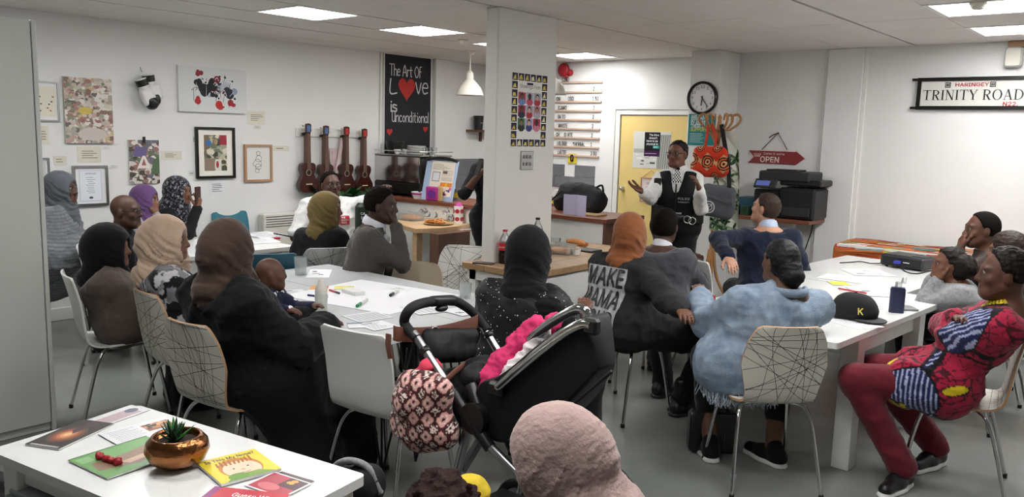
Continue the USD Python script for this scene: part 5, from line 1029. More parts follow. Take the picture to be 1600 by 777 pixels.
# second one along the counter: its rim just shows right of the column
x2 = pc[0]
for dx in np.linspace(.5, 3, 251):
    if pix((pc[0] + dx + pR * .76, pc[1] + pR * .65, pz))[0] > 884: break
t = T('pendant_lamp', 'white pendant lamp peeping out right of the column', 'lamp', (pc[0] + dx, pc[1], 0)); prof = [(pR, pz), (pR * .985, pz + .012), (pR * .80, pz + pR * .55), (pR * .45, pz + pR * .95), (pR * .28, pz + pR * 1.1), (pR * .25, pz + pR * 1.55), (pR * .12, pz + pR * 1.7)]
t.add('shade', cat(lathe(prof, 32), lathe([(r_ - .004, z_) for r_, z_ in prof[::-1]], 32)), 'offwhite'); t.add('cord', tube([(0, 0, pz + pR * 1.65), (0, 0, CEIL - .03)], .008, 8), 'offwhite'); t.add('ceiling_rose', lathe([(1e-4, CEIL - .045), (.03, CEIL - .04), (.055, CEIL - .01), (.055, CEIL)], 20), 'offwhite')
# grey tiles and shelf with a black pot on the left wall beyond the pilaster
y0, y1, z0, z1 = rectL(713, 248, 727, 300, .01); t = T('wall_tiles', 'two grey wall tiles beyond the chalkboard by the counter', 'tiles', (XL, y0, z0))
for k in range(2): t.add('tile', box((0, 0, (z1 - z0) / 2 * k + .002), (.012, .5, (z1 - z0) / 2 * (k + 1) - .002), .002), 'tile_grey', False)
y0, y1, z0, z1 = rectL(741, 181, 756, 203, .1); t = T('wall_shelf', 'small wall shelf behind the column holding a black pot', 'shelf', (XL, y0, z0)); t.add('board', box((0, -.05, -.03), (.2, .5, 0), .003), 'walnut'); t.add('bracket', box((0, .2, -.15), (.02, .24, -.03)), 'walnut')
t = T('black_pot', 'black tub with pale lettering on the small wall shelf', 'pot', (XL + .1, y0 + .08, z0)); t.add('tub', cyl((0, 0, 0), .055, z1 - z0, 20, .065), 'black_plastic', 40); t.add('lettering', frame(meshkit.text_mesh('one', .025, .001), (.058, -.025, .08), (0, 1, 0), (0, 0, 1), (1, 0, 0)), 'chalk', False)
# ---- breakfast table against the counter
zt = .76; pts = [atz(606, 346, zt), atz(650, 358, zt), atz(688, 356.5, zt), atz(716, 353.5, zt), atz(733, 350, zt)]
pg = Polygon([(p[0], p[1]) for p in pts] + [(pts[-1][0], cyf - .01), (pts[0][0] - .1, cyf - .01)]).buffer(0)
t = T('breakfast_table', 'rounded wooden bar table butted against the white counter', 'table', (pts[1][0], pts[1][1], 0)); o = t.loc
t.add('top', mv(extr(affinity.translate(pg, -o[0], -o[1]), .04), (0, 0, zt - .04)), 'wood_light', 40)
t.add('leg_panel', box((atz(654, 360, zt)[0] - o[0], atz(672, 360, zt)[1] - o[1] + .06, 0), (atz(688, 360, zt)[0] - o[0], cyf - o[1] - .12, zt - .04)), 'walnut', False); t.add('leg_post', box((-.10, .05, 0), (-.04, .12, zt - .04)), 'wood_light', False); t.add('cupboard', box((atz(690, 360, zt)[0] - o[0], cyf - o[1] - .25, 0.02), (atz(733, 352, zt)[0] - o[0] - .03, cyf - o[1] - .012, zt - .041)), 'white', False); t.add('cupboard_handle', box((atz(705, 360, zt)[0] - o[0], cyf - o[1] - .262, .52), (atz(722, 352, zt)[0] - o[0], cyf - o[1] - .25, .535)), 'blackmetal', False)
def tubbox(q, z, w, d, h, label, food, lab2, rz=0):
    t = T('food_tub', label, 'food box', (q[0], q[1], z), rz=rz); g = extr(rrect(w, d, .02).difference(rrect(w - .006, d - .006, .018)), h); t.add('tub', cat(g, extr(rrect(w, d, .02), .003)), 'clear_plastic', 40); t.add('rim', mv(extr(rrect(w + .014, d + .014, .024).difference(rrect(w - .004, d - .004, .018)), .006), (0, 0, h)), 'clear_plastic', 40); rr_ = random.Random(3)
    t.add('food', mv(ruffle(nets([C((-w * .3, 0, h * .3), (w * .3, 0, h * .3), h * .32, None, .02), C((-w * .3, d * .25, h * .28), (w * .3, d * .25, h * .28), h * .3, None, .02), C((-w * .3, -d * .25, h * .28), (w * .3, -d * .25, h * .28), h * .3, None, .02)], .008, lambda P, D_: np.maximum(D_, .004 - P[:, 2])), .008, 40, 2), (0, 0, 0)), food, True, label=lab2)
q = atz(642, 344, zt); tubbox(q, zt, .24, .17, .075, 'clear tub of orange crisps on the wooden bar table', 'orange_food', 'orange snack food')
q = atz(674, 352, zt); t = T('biscuit_plate', 'plate heaped with golden biscuits on the bar table', 'plate', (q[0], q[1] + .1, zt)); t.add('plate', lathe([(1e-4, 0), (.09, 0), (.15, .014), (.15, .018), (.09, .006), (1e-4, .006)], 28), 'kraft')
r = random.Random(9)
for k in range(22): t.add('biscuit', mv(cyl((0, 0, 0), .028, .011, 10), (r.uniform(-.10, .10), r.uniform(-.07, .07), .012 + .011 * (k // 7)), rx=r.uniform(-25, 25), ry=r.uniform(-20, 20)), 'biscuit', 40)
q = aty(716, 347, cyf - .08); t = T('juice_carton', 'red and white drink carton with pink lid on the bar table', 'carton', (q[0], cyf - .08, zt))
t.add('carton', cyl((0, 0, 0), .048, .175, 20), 'white', 40); t.add('cap', lathe([(1e-4, .215), (.02, .212), (.034, .195), (.04, .175)][::-1], 20), 'pinkbox', True)
for zz in (.02, .10): t.add('fruit_band', cat([frame(extr(Point(0, 0).buffer(.022), .002), (.047 * math.cos(a), .047 * math.sin(a), zz + .025), (-math.sin(a), math.cos(a), 0), (0, 0, 1), (math.cos(a), math.sin(a), 0)) for a in np.linspace(0, 2 * PI, 7)[:-1]]), 'red', 40, kind='stuff')
q = atz(697, 348, zt); glassware(q[0], q[1] + .05, zt, 'short glass between the biscuits and the drink carton', .035, .085)
# ---- the wooden worktop by the column
zk = .75; a = atz(739, 408, zk); b = atz(862, 422, zk); X0_, X1_ = a[0] - .03, b[0]; Y0_, Y1_ = 4.22, 5.85
t = T('column_worktop', 'thick wooden worktop on a white base beside the column', 'worktop', (X0_, Y0_, 0)); w_, d_ = X1_ - X0_, Y1_ - Y0_
for k in range(3): t.add('plank', box((w_ / 3 * k + .001, 0, zk - .045), (w_ / 3 * (k + 1) - .001, d_, zk), .003), 'wood_top')
t.add('apron', box((.03, .03, zk - .12), (w_ - .03, .05, zk - .046)), 'white', False); t.add('leg', box((.05, .03, 0), (.11, .09, zk - .046)), 'white', False); t.add('leg', box((w_ - .11, .03, 0), (w_ - .05, .09, zk - .046)), 'white', False); t.add('side_panel', box((w_ - .045, .1, 0.0), (w_ - .03, d_ - .02, zk - .046)), 'white', False); t.add('back_panel', box((.03, .45, .02), (w_ - .06, .47, zk - .046)), 'offwhite', False)
z9 = .90; a = aty(730, 366, 4.75); t = T('column_ledge', 'short wooden ledge on the left side of the column', 'shelf', (-3.96, 4.75, 0)); t.add('plank', box((-.26, -.1, a[2] - .03), (0, .25, a[2]), .004), 'wood_light'); t.add('bracket', box((-.2, .05, a[2] - .12), (0, .08, a[2] - .03)), 'white', False)
def KP(px, py): return atz(px, py, zk)
def bottle(q, label, h, r, cap, liq, lab):
    t = T('drink_bottle', label, 'bottle', (q[0], q[1], zk)); pr = [(1e-4, 0), (r * .8, 0), (r, .015), (r, h * .28), (r * .93, h * .33), (r, h * .40), (r, h * .62), (r * .8, h * .75), (r * .35, h * .9), (.014, h * .93), (.014, h * .97)]
    t.add('bottle', lathe(pr, 24), 'clear_plastic'); t.add('cola', lathe([(1e-4, -.0002), (r * .8 + .0006, -.0002), (r + .0008, .015), (r + .0008, h * .28), (r * .93 + .0008, h * .33), (r + .0008, h * liq), (1e-4, h * liq)], 24), 'cola'); t.add('label', lathe([(r + .001, h * .40), (r + .001, h * .62)], 24), lab); t.add('cap', cyl((0, 0, h * .95), .017, h * .05, 14), cap)
    m = meshkit.text_mesh('Cola', h * .07, .001, True); return t
mat('coke_red', 'c02226', .4); mat('label_black', '1c1c1f', .5)
q = np.array([-3.775, 4.40, zk]); t = bottle(q, 'cola bottle with red label on the wooden worktop', .245, .043, 'red', .40, 'coke_red'); m = meshkit.text_mesh('Coca-Cola', .013, .001, True); vv = np.array(m.vertices); vv[:, 0] -= vv[:, 0].mean(); an = math.radians(-52)
t.add('lettering', frame((vv, np.array(m.faces)), (math.cos(an) * .0445, math.sin(an) * .0445, .245 * .48), (-math.sin(an), math.cos(an), 0), (0, 0, 1), (math.cos(an), math.sin(an), 0)), 'chalk', False)
q = np.array([-3.74, 4.73, zk]); bottle(q, 'dark cola bottle with black label behind the black headscarf', .315, .048, 'label_black', .55, 'label_black')
q = np.array([-3.70, 4.46, zk]); m = ruffle(nets([C((0, 0, .03), (0, 0, .11), .035, .03, .02)], .006), .008, 30, 3); v, f = m; v = v * [1, .7, 1] + [q[0], q[1] + .03, zk - (v[:, 2].min())]; solo('snack_packet', (v, f), 'red', 'red crumpled snack packet right of the cola bottle', 'packet', smooth=True)
q = KP(868, 389); glassware(q[0], q[1], zk, 'clear drinking glass behind the tub on the worktop', .04, .09)
q = KP(875, 396); tubbox(q, zk, .22, .14, .07, 'clear tub of orange food on the wooden worktop', 'orange_food', 'orange food', 5)
q = KP(900, 398); t = T('snack_pot', 'small white pot of nuts right of the orange tub', 'pot', (q[0], q[1], zk)); t.add('pot', lathe([(1e-4, 0), (.03, 0), (.038, .045), (.035, .045), (.028, .004), (1e-4, .004)], 18), 'white'); t.add('nuts', ball((0, 0, .032), (.03, .03, .012), 2), 'biscuit')
q = KP(900, 384); solo('bread_stick', ruffle(tube(spline([(q[0] - .11, q[1] + .03, zk + .025), (q[0], q[1] + .02, zk + .03), (q[0] + .12, q[1] - .02, zk + .022)], 6), [.018] * 3 + [.024] * 7 + [.018] * 3, 10), .006, 40, 1), 'biscuit', 'brown bread twist behind the small pot on the worktop', 'bread', smooth=True)
q = KP(921, 393); solo('black_tray', box((q[0] - .10, q[1] - .07, zk), (q[0] + .08, q[1] + .07, zk + .018), .006), 'black_plastic', 'shallow black tray at the right end of the worktop', 'tray')
def phone(q, z, rz, label, case='black_plastic'):
    t = T('mobile_phone', label, 'phone', (q[0], q[1], z), rz=rz); t.add('case', mv(extr(rrect(.075, .15, .010), .009), (0, 0, 0)), case, 40); t.add('screen', mv(extr(rrect(.069, .143, .008), .0008), (0, 0, .009)), 'frame_black', 40)
q = np.array([-3.86, 4.27, zk]); phone(q, zk, -70, 'phone with brown edge lying at the worktop corner', 'walnut')
# ------------------------------------------------------------------ people: looks
fab = lambda n, c, **k: mat(n, c, k.pop('rough', .9), var=k.pop('var', .10), vscale=k.pop('vscale', 14), bump=k.pop('bump', .3), bscale=k.pop('bscale', 420), sheen=k.pop('sheen', .25), spec=.25, **k)
fab('scarf_grey', '50545a'); fab('scarf_purple', '5c4069'); fab('scarf_black', '0e0f13', sheen=.1); fab('scarf_beige', 'b89f8b'); fab('scarf_brown', '43332b'); fab('scarf_olive', '6a5a35'); fab('scarf_rust', '86502f'); fab('scarf_pink', 'b49a95', bump=.7, bscale=90)
fab('abaya', '0c0d10', sheen=.08); fab('black_cloth', '101114', sheen=.08); fab('tweed', '5c5049', var=.25, vscale=160, bump=.5, bscale=300); fab('blazer', '4b4744', var=.14, vscale=140); fab('suit_grey', '4c4d53'); fab('navy_wool', '161c30'); fab('white_cotton', 'dcdcda', sheen=0); fab('shirt_white', 'd9dbe2', sheen=0); fab('shirt_blue', 'b9c8e2'); fab('grey_marl', '8a8b8e', var=.25, vscale=70); fab('dark_trousers', '14151a'); fab('maroon', '6a1f2b'); fab('brown_knit', '3a2c28'); fab('vest_black', '0b0c12', sheen=0, rough=.7)
mat('denim', '64748a', .9, var=.25, vscale=11, bump=.6, bscale=260, color2='93a3b3', detail=10); mat('denim_black', '1b1b1d', .85, var=.3, vscale=12, bump=.4, bscale=350, detail=7); mat('denim_fringe', 'b9c4d0', .9)
mat('hair_black', '0a0909', .5, bump=.5, bscale=240, spec=.25); mat('hair_brown', '2a1b15', .5, bump=.5, bscale=200, spec=.25); mat('hair_dark', '130d0b', .6, bump=.6, bscale=180, spec=.2); mat('hair_short', '120d0b', .85, bump=.4, bscale=500, spec=.1); mat('hair_man', '33241c', .6, bump=.5, bscale=260, spec=.25)
mat('hair_curly', '2a1613', .7, bump=.8, bscale=150, spec=.2); mat('leather_black', '101012', .4, bump=.2, bscale=120); mat('trainer_white', 'dcdcda', .5); mat('glass_lens', 'e8eef0', .02, trans=1.0)
mat('case_brown', '3a2420', .4)
DK, MD = '4a3124', '6c4836'
def stripes(c1, c2, f, axis):
    def g(p, v, fc):
        a = np.sin((v @ np.asarray(axis, float)) * f * 2 * PI + 1.5 * meshkit.noise(v * 6) * 2); w = np.clip(a * 2 + .5, 0, 1)[:, None]; n = meshkit.noise(v * 90, 3)[:, None] * .3 + .85
        return (hexc(c1) * w + hexc(c2) * (1 - w)) * n
    return g
def blobs(base, cols, sc, thr, seed=0):
    def g(p, v, fc):
        c = np.repeat([hexc(base)], len(v), 0)
        for k, col in enumerate(cols):
            q = v * sc * [1.0, 1.0, .55] + k * 7.7; q = q + 1.2 * np.stack([meshkit.noise(q * .7, seed + j) for j in range(3)], 1)
            n = meshkit.noise(q, seed + k * 5) * .7 + meshkit.noise(q * 2.3, seed + k * 5 + 1) * .3; c[n > thr] = hexc(col)
        return c
    return g
def scatter(p, m, n, size, mt, seed, zmin=-9, name='sequins', label=None):
    v, f = m; rng = np.random.RandomState(seed); idx = rng.choice(len(v), n, replace=False); nn = vnorm(v, f); ms = []
    for i in idx:
        if v[i, 2] < zmin: continue
        s = size * rng.uniform(.6, 1.3); o, z = v[i], nn[i]; x = unit(np.cross(z, [.3, .2, .9])); y = np.cross(z, x); a = np.arange(6) * PI / 3
        ms.append((np.vstack([o + z * .003] + [o + z * .0015 + (x * math.cos(t) + y * math.sin(t)) * s for t in a]), np.array([[0, 1 + k, 1 + (k + 1) % 6] for k in range(6)])))
    p.t.add(name, cat(ms), mt, False, kind='stuff', label=label)
def on_back(p, v2, off=.004, side=-1):
    """Lays flat points (x to the wearer's left as seen from behind = image right, y up, about the middle of the back) on the back of the top."""
    from scipy.spatial import cKDTree
    V = p.topm[0]; o = p.N; a, b, d = (V - o) @ p.Rs, (V - o) @ p.up, (V - o) @ p.Fs * side; ok = d > -.02; tr = cKDTree(np.stack([a[ok], b[ok]], 1)); dd = d[ok]
    q = np.asarray(v2)[:, :2]; ds, ii = tr.query(q, k=6); w = 1 / (ds + .004); dep = np.sort(dd[ii], axis=1)[:, 3:].mean(1); dep = (dd[ii] * w).sum(1) / w.sum(1) * .5 + dep * .5
    return o + q[:, :1] * p.Rs + q[:, 1:2] * p.up + (dep + off + np.asarray(v2)[:, 2])[:, None] * p.Fs * side
def fine(m, k=2):
    v, f = arr(m)
    for _ in range(k): v, f = trimesh.remesh.subdivide(v, f)
    return np.array(v), np.array(f)

# ---- left table group
p = Person('woman in grey headscarf and striped grey shawl by the cabinet', atd(97, 296, 5.95), 42, 55, s=.98, lean=6, skin=DK, hands={'R': dict(t=('b', .1, .25, .2)), 'L': dict(t=('b', -.1, .25, .2))})
p.top('cloth', 'shawl', grow=.05, puff=.08, hem=.75, flare=.03, neck=.045, fold=.014, col=stripes('696c70', '56595d', 46, (.2, .1, 1)), h=.009); p.hijab('scarf_grey', drape=.75, chest=1.1, fold=.009); p.trousers('dark_trousers', skirt=True)
sit(p, 'white', 'white chair under the woman in the grey shawl')
p = Person('bald man in glasses and black jacket facing the front', atd(198, 331, 5.75), 40, 50, s=1.0, lean=10, skin=DK); p.top('black_cloth'); p.trousers('dark_trousers'); p.glasses(); p.shoes('leather_black')
sit(p, 'white', 'white chair under the bald man in glasses')
p = Person('girl in purple headscarf resting her cheek on her hand', atd(228, 313, 6.55), 42, 50, s=.92, hs=.95, lean=12, skin=MD, hands={'R': dict(t=('h', .035, .095, -.115), d=('h', -.15, -.15, 1), n=('h', -.3, -1, 0), curl=40, hint=(.3, .6, -1))}); p.top('grey_marl'); p.hijab('scarf_purple', drape=.6); p.trousers('dark_trousers')
sit(p, 'white', 'white chair under the purple headscarf girl')
p = Person('woman in black patterned headscarf holding up a phone', atd(279, 300, 6.85), 30, 35, s=.95, lean=8, skin=MD, hands={'R': dict(t=('h', .05, .20, -.125), d=('h', -.1, .1, 1), n=('h', -.3, -1, .1), curl=48, hint=(.5, .3, -1))})
p.top('black_cloth'); p.hijab('cloth', drape=.8, chest=1.2, col=blobs('101116', ['8c8c94', '4c4c56'], 95, .61), h=.006); p.trousers('dark_trousers')
w = p.hw(.055, .215, -.02); t_ = T('mobile_phone', 'phone in a dark brown case held up by the patterned headscarf woman', 'phone', w, world=True); H_ = p.H; t_.add('case', frame(mv(extr(rrect(.075, .15, .010), .010), (0, 0, 0)), w, H_[:, 0], H_[:, 2], -H_[:, 1]), 'case_brown', 40); t_.add('screen', frame(extr(rrect(.069, .142, .008), .001), w - H_[:, 1] * .0105, H_[:, 0], H_[:, 2], -H_[:, 1]), 'frame_black', 40)
# ---- row along the centre table
sit(p, 'white', 'white chair under the woman holding up a phone')
p = Person('woman in black headscarf and brown tweed jacket', atd(172, 388, 4.62), 50, 75, hip=(-4.67, 2.07, .565), s=.93, hs=1.0, lean=16, skin=MD, hands={'R': dict(t=('b', .02, .30, .16)), 'L': dict(t=('b', -.05, .32, .16))}); p.top('tweed', 'jacket', hem=.3, grow=.030, fold=.012); p.hijab('scarf_black', tuck=True, chest=.7, bun=1.0, tight=-.012, fold=.006, opening=.95); p.trousers('abaya', skirt=True); p.shoes('leather_black')
chair('white', -4.69, 2.05, 76, 'plain white shell chair under the woman in brown tweed')
p = Person('woman in beige headscarf and black floral blouse', atd(262, 376, 4.22), 47, 78, hip=(-3.99, 2.13, .565), s=.97, lean=10, skin=MD); p.top('cloth', 'blouse', grow=.022, col=blobs('0e0f13', ['b9b8bc', '77767c'], 26, .60, 4), h=.008); p.hijab('scarf_beige', tuck=True, chest=.1, bun=1.15, fold=.010, opening=.95); p.trousers('dark_trousers')
chair('print', -3.99, 2.14, 86, 'line-patterned chair behind the black and white floral blouse', 1)
p = Person('large woman in brown headscarf and black abaya with a baby', atd(358, 388, 3.58), 108, 92, hip=(-3.20, 2.02, .575), s=1.03, lean=8, width=1.05, skin=MD, hands={'R': dict(t=('b', .13, .26, .17), curl=35, hint=(.6, -.3, -1)), 'L': dict(t=('b', -.05, .28, .17), curl=35)}); p.top('abaya', 'abaya', grow=.032, hem=.9, flare=.05, puff=.03, fold=.018, neck=.045); p.hijab('scarf_brown', tuck=True, chest=.2, bun=1.15, fold=.008); p.trousers('abaya', 'abaya_skirt', skirt=True, grow=.05, extra=[C(p.hip + p.R * .10 + p.F * .05, p.hip + p.R * .20 + p.F * .12 - p.Z * .42, .12, .15, .15)]); p7 = p
chair('print', -3.29, 1.96, 97, 'line-patterned chair with plywood edge behind the black abaya', 2)
p = Person('baby with bald head in navy polka dot top', atd(424, 428, 3.95), 60, 20, s=.46, hs=.66, lean=5, seat=.63, skin='5a3c2e', legs=dict(spread=.5), hands={'R': dict(t=('b', .28, .55, .35)), 'L': dict(t=('b', -.2, .5, .3))}, res=.006)
p.top('cloth', 'top', grow=.014, col=lambda P_, v, f: np.repeat([hexc('191a38')], len(v), 0), h=.007); scatter(p, p.topm, 70, .011, 'white', 3, name='polka_dots', label='white polka dots'); p.trousers('navy_wool', grow=.01)
# ---- far side
p = Person('man in glasses and white tee shirt facing the camera', atd(517, 290, 7.15), -16, -22, s=1.04, width=1.08, nk=.06, lean=-4, skin='4a2f23', hpitch=6, hands={'L': dict(t=('w', *atd(600, 297, 6.95)), hint=(-.6, -.3, -.3)), 'R': dict(t=('b', .26, .26, .14), hint=(.6, -.3, -1))}, res=.006)
p.top('white_cotton', 'tee_shirt', sleeve=.45, grow=.02, puff=.02, neck=.03, fold=.014); p.hair('hair_short', t=.008, line=(-.85, .55, .012)); p.glasses(); p.trousers('dark_trousers')
Cx = lambda P_, a, b: P_.X(a, b, .16)
bd = np.array([[-.045, -.04, 0], [.045, -.04, 0], [.045, .04, 0], [-.045, .04, 0]]); q_ = on_back(p, fine((bd[:, :3] + [-.09, -.17, 0], np.array([[0, 1, 2], [0, 2, 3]])), 3)[0], .005, side=1); p.t.add('chest_badge', (q_, fine((bd, np.array([[0, 1, 2], [0, 2, 3]])), 3)[1]), 'red', False, label='red square chest print')
sit(p, 'white', 'white chair under the man in the white tee shirt')
for k_, w_ in enumerate(('THE', 'NORTH', 'FACE')): v_, f_ = arr(meshkit.text_mesh(w_, .014, .0006, True)); p.t.add('lettering', (on_back(p, np.column_stack([-(v_[:, 0] - .035) - .09, v_[:, 1] - .153 - .022 * k_, v_[:, 2]]), .009, side=1), f_), 'white_cotton', False)
p = Person('woman in olive headscarf and black top, seen in profile', atd(512, 328, 5.98), 38, 138, twist=-30, s=.95, lean=8, skin=MD); p.top('black_cloth'); p.hijab('scarf_olive', tuck=True, chest=.4, fold=.011, bun=.7); p.trousers('dark_trousers')
sit(p, 'print_grey', 'grey line-patterned chair behind the olive headscarf woman', 3, ahead=.04, turn=16)
p = Person('man in grey brown blazer leaning his chin on his hand', atd(598, 322, 5.55), 32, 44, s=1.02, lean=16, skin='3f281d', hpitch=-4, hands={'R': dict(t=('h', .035, .115, -.135), d=('h', -.5, -.35, .8), n=('h', 0, -1, 0), curl=75, hint=(.2, .5, -1))}); p.top('blazer', 'blazer', hem=.25, grow=.022, fold=.012, neck=.025); p.collar('shirt_white', r=.073, hgt=.036); p.hair('hair_short', t=.018, line=(-.85, .55, .004), low=-.035, amp=.004); p.trousers('dark_trousers')
v0 = p.N; p.t.add('shirt_front', nets([C(p.X(.95, .03, .10), p.X(.3, .0, .125), .03, .035)], .01), 'shirt_white', True)
q = atd(784, 226, 7.15)
sit(p, 'stool', 'black stool under the man in the grey brown blazer')
p = Person('person in black apron with a phone, half behind the column', q, 20, -25, s=1.0, stand=True, lean=0, skin='5a3a2c', hands={'R': dict(t=('w', *atd(751, 270, 6.9)), d=('b', -.5, .5, .5), curl=45, hint=(.5, -.5, -.9)), 'L': dict(t=('b', -.1, .3, .2))}); p.top('black_cloth', 'shirt', sleeve=.62); p.trousers('black_cloth', skirt=True, grow=.02, label='long black apron'); p.hair('hair_black'); p.shoes('leather_black')
w = atd(749, 262, 6.75); t_ = T('mobile_phone', 'dark phone in the hand of the aproned person', 'phone', w, world=True); t_.add('case', frame(mv(extr(rrect(.075, .15, .010), .010), (0, 0, 0)), w, (.9, -.3, 0), (.1, .3, .95)), 'black_plastic', 40)
# ---- middle
p = Person('woman in black headscarf and sequinned black top', atd(826, 398, 3.85), 112, 98, s=.98, lean=6, skin=MD, hands={'R': dict(t=('b', .2, .3, .25)), 'L': dict(t=('b', -.2, .3, .25))}); p.top('satin', 'top', grow=.026, hem=.2, puff=.012, col=lambda P_, v, f: np.repeat([hexc('0c0c10')], len(v), 0)); scatter(p, p.topm, 760, .0032, 'chalk', 5, zmin=.62)
p.hijab('scarf_black', tuck=True, chest=.5, tight=-.008, fold=.007, tail=[(p.N - p.Fs * .02 + p.Rs * .06, p.X(.86, .17, -.05), .075, .06), (p.X(.86, .17, -.05), p.X(.5, .20, -.07), .06, .045)]); p.trousers('abaya', skirt=True, grow=.03)
# ---- the officer
o = atd(1058, 241, 7.0)
sit(p, 'stool', 'black stool under the woman in the sequinned top')
p = Person('police officer in white shirt and black vest speaking with open hands', o, -88, -66, s=.985, stand=True, lean=0, skin='6b4534', hpitch=-2, width=.88, hs=.95, res=.0062,
           hands={'R': dict(t=('w', *atd(1005, 300, 6.72)), d=('b', .75, .5, .35), n=('b', -.2, .35, .9), curl=14, hint=(.05, -.5, -1)), 'L': dict(t=('w', *atd(1093, 297, 6.72)), d=('b', .25, .45, .8), n=('b', 1, .2, -.2), curl=24, hint=(-.15, -.5, -1))})
p.top('white_cotton', 'shirt', grow=.014, puff=.008, fold=.012, neck=.04); p.top('vest_black', 'stab_vest', grow=.034, vest=True, neck=.0, fold=.004); vest = p.topm; p.collar('white_cotton', r=.068, hgt=.034); p.trousers('dark_trousers', grow=.02); p.hair('hair_black', t=.007, line=(-.80, .60, .012), low=-.06, extra=[C(p.hw(0, -.10, .06), p.hw(0, -.13, .045), .04, .035, .02)]); p.glasses(); p.shoes('leather_black')
chk = Print(); W_ = .085; chk.p([(0, 0), (W_, 0), (W_ * .72, .11), (W_ * .28, .11)], 'e2e2e2')
for i in range(8):
    for j in range(8):
        if (i + j) % 2: chk.p(sbox(i * W_ / 8, j * .11 / 8, (i + 1) * W_ / 8, (j + 1) * .11 / 8).intersection(Polygon([(0, 0), (W_, 0), (W_ * .72, .11), (W_ * .28, .11)])), '15151a')
m, c = chk.build(); fr = p.N + p.Fs * .105 - p.up * .07
p.t.add('cravat', frame(mv(m, (-W_ / 2, 0, 0)), fr + p.Fs * .045, -p.Rs, p.up * .97 - p.Fs * .35), 'print', False, col=c); p.t.add('cravat_knot', nets([C(fr + p.up * .115 - p.Fs * .03, fr + p.up * .10 - p.Fs * .025, .016, .018)], .006), 'black_cloth', True)
def vest_box(a, b, lo, hi, mt, name, d=.0):
    base = on_back(p, np.array([[a, b, 0.0]]), .0, side=1)[0] + p.Fs * d; p.t.add(name, frame(box(lo, hi, .006), base, -p.Rs, p.up, p.Fs), mt)
vest_box(.16, -.10, (-.03, -.06, -.01), (.03, .06, .04), 'black_plastic', 'radio'); vest_box(.15, -.33, (-.05, -.07, -.02), (.05, .06, .05), 'black_plastic', 'pouch'); vest_box(.0, -.28, (-.006, -.26, -.01), (.006, .2, .010), 'black_plastic', 'zip')
for s_, yy, hh in (('POLICE', -.215, .020), ('COMMUNITY', -.24, .011)):
    v, f = arr(meshkit.text_mesh(s_, hh, .0008)); q = on_back(p, np.column_stack([-(v[:, 0] + .02), v[:, 1] + yy, v[:, 2]]), .006, side=1); p.t.add('lettering', (q, f), 'chalk', False)
for sd in (1, -1): p.t.add('epaulette', frame(cat(box((-.05, -.022, 0), (.05, .022, .008), .003)), p.X(1.0, .125 * sd, -.01) + p.up * .005, p.Rs * sd * .94 - p.up * .3, p.Fs), 'black_cloth')
bc = p.hip + p.Z * .09; p.t.add('belt', tube([bc + p.R * math.cos(a) * .20 + p.F * math.sin(a) * .165 for a in np.linspace(0, 2 * PI, 33)[:-1]], .028, 8, closed=True, flat=(.45, 1)), 'leather_black', True)
p.t.add('handcuffs', cat(tube([bc + p.F * .17 - p.R * .11 + p.Z * (-.01 + .03 * math.sin(a)) - p.R * .03 * math.cos(a) for a in np.linspace(0, 2 * PI, 15)[:-1]], .006, 6, closed=True), tube([bc + p.F * .165 - p.R * .15 + p.Z * (-.02 + .03 * math.sin(a)) - p.R * .03 * math.cos(a) for a in np.linspace(0, 2 * PI, 15)[:-1]], .006, 6, closed=True)), 'chrome', True); p.t.add('belt_pouch', frame(box((-.05, -.05, -.02), (.05, .04, .04), .01), bc - p.R * .19 + p.F * .08, -p.R, p.Z, p.F), 'black_plastic'); p.t.add('silver_band', tube([bc + p.Z * .035 + p.R * math.cos(a) * .19 + p.F * math.sin(a) * .16 for a in np.linspace(0, PI, 20)], .012, 6, flat=(.3, 1)), 'dullmetal', True)
# ---- right table, left side
p = Person('woman in rust headscarf and black jacket lettered MAKE MAMA PROUD', atd(984, 366, 4.95), 112, 84, s=1.0, lean=12, skin=MD, hands={'R': dict(t=('w', *atz(1062, 484, .78)), hint=(.8, -.2, -.6)), 'L': dict(t=('b', .02, .27, .14), hint=(-.6, -.2, -1))}, feet={1: ((-2.18, 4.52, .50), (-2.28, 4.36, .10), 70), -1: ((-2.62, 4.62, .50), (-2.55, 4.6, .10), 80)})
p.top('denim_black', 'denim_jacket', grow=.026, hem=.95, flare=.045, puff=.012, fold=.014, neck=.045); p.hijab('scarf_rust', tuck=True, chest=.2, fold=.010, bun=.9); p.trousers('black_cloth'); p.shoes('leather_black', boot=.10)
pw, ph = .31, .39; g = fine((np.array([[0, 0, 0], [pw, 0, 0], [pw, ph, 0], [0, ph, 0]], float), np.array([[0, 1, 2], [0, 2, 3]])), 5); cen = np.array([-.185, -.425, 0]); mat('patch_silver', 'a9a9ab', .7, var=.35, vscale=18, bump=.3, bscale=60)
p.t.add('back_patch', (on_back(p, g[0] + cen, .005), g[1]), 'patch_silver', 60, label='pale grey printed back panel')
for k, s_ in enumerate(('MAKE', 'MAMA', 'PROUD')):
    m = meshkit.text_mesh(s_, .105, .0005, True); v = np.array(m.vertices); v[:, 0] *= (pw - .02) / v[:, 0].max(); v, f = trimesh.remesh.subdivide_to_size(v, np.array(m.faces), .03); v = v + [.01, ph - .115 - .128 * k, 0]; p.t.add('lettering', (on_back(p, v + cen, .009), f), 'pen_black', False, label=f'black word {s_}')
sit(p, 'stool', 'black stool on chrome legs under the lettered black jacket')
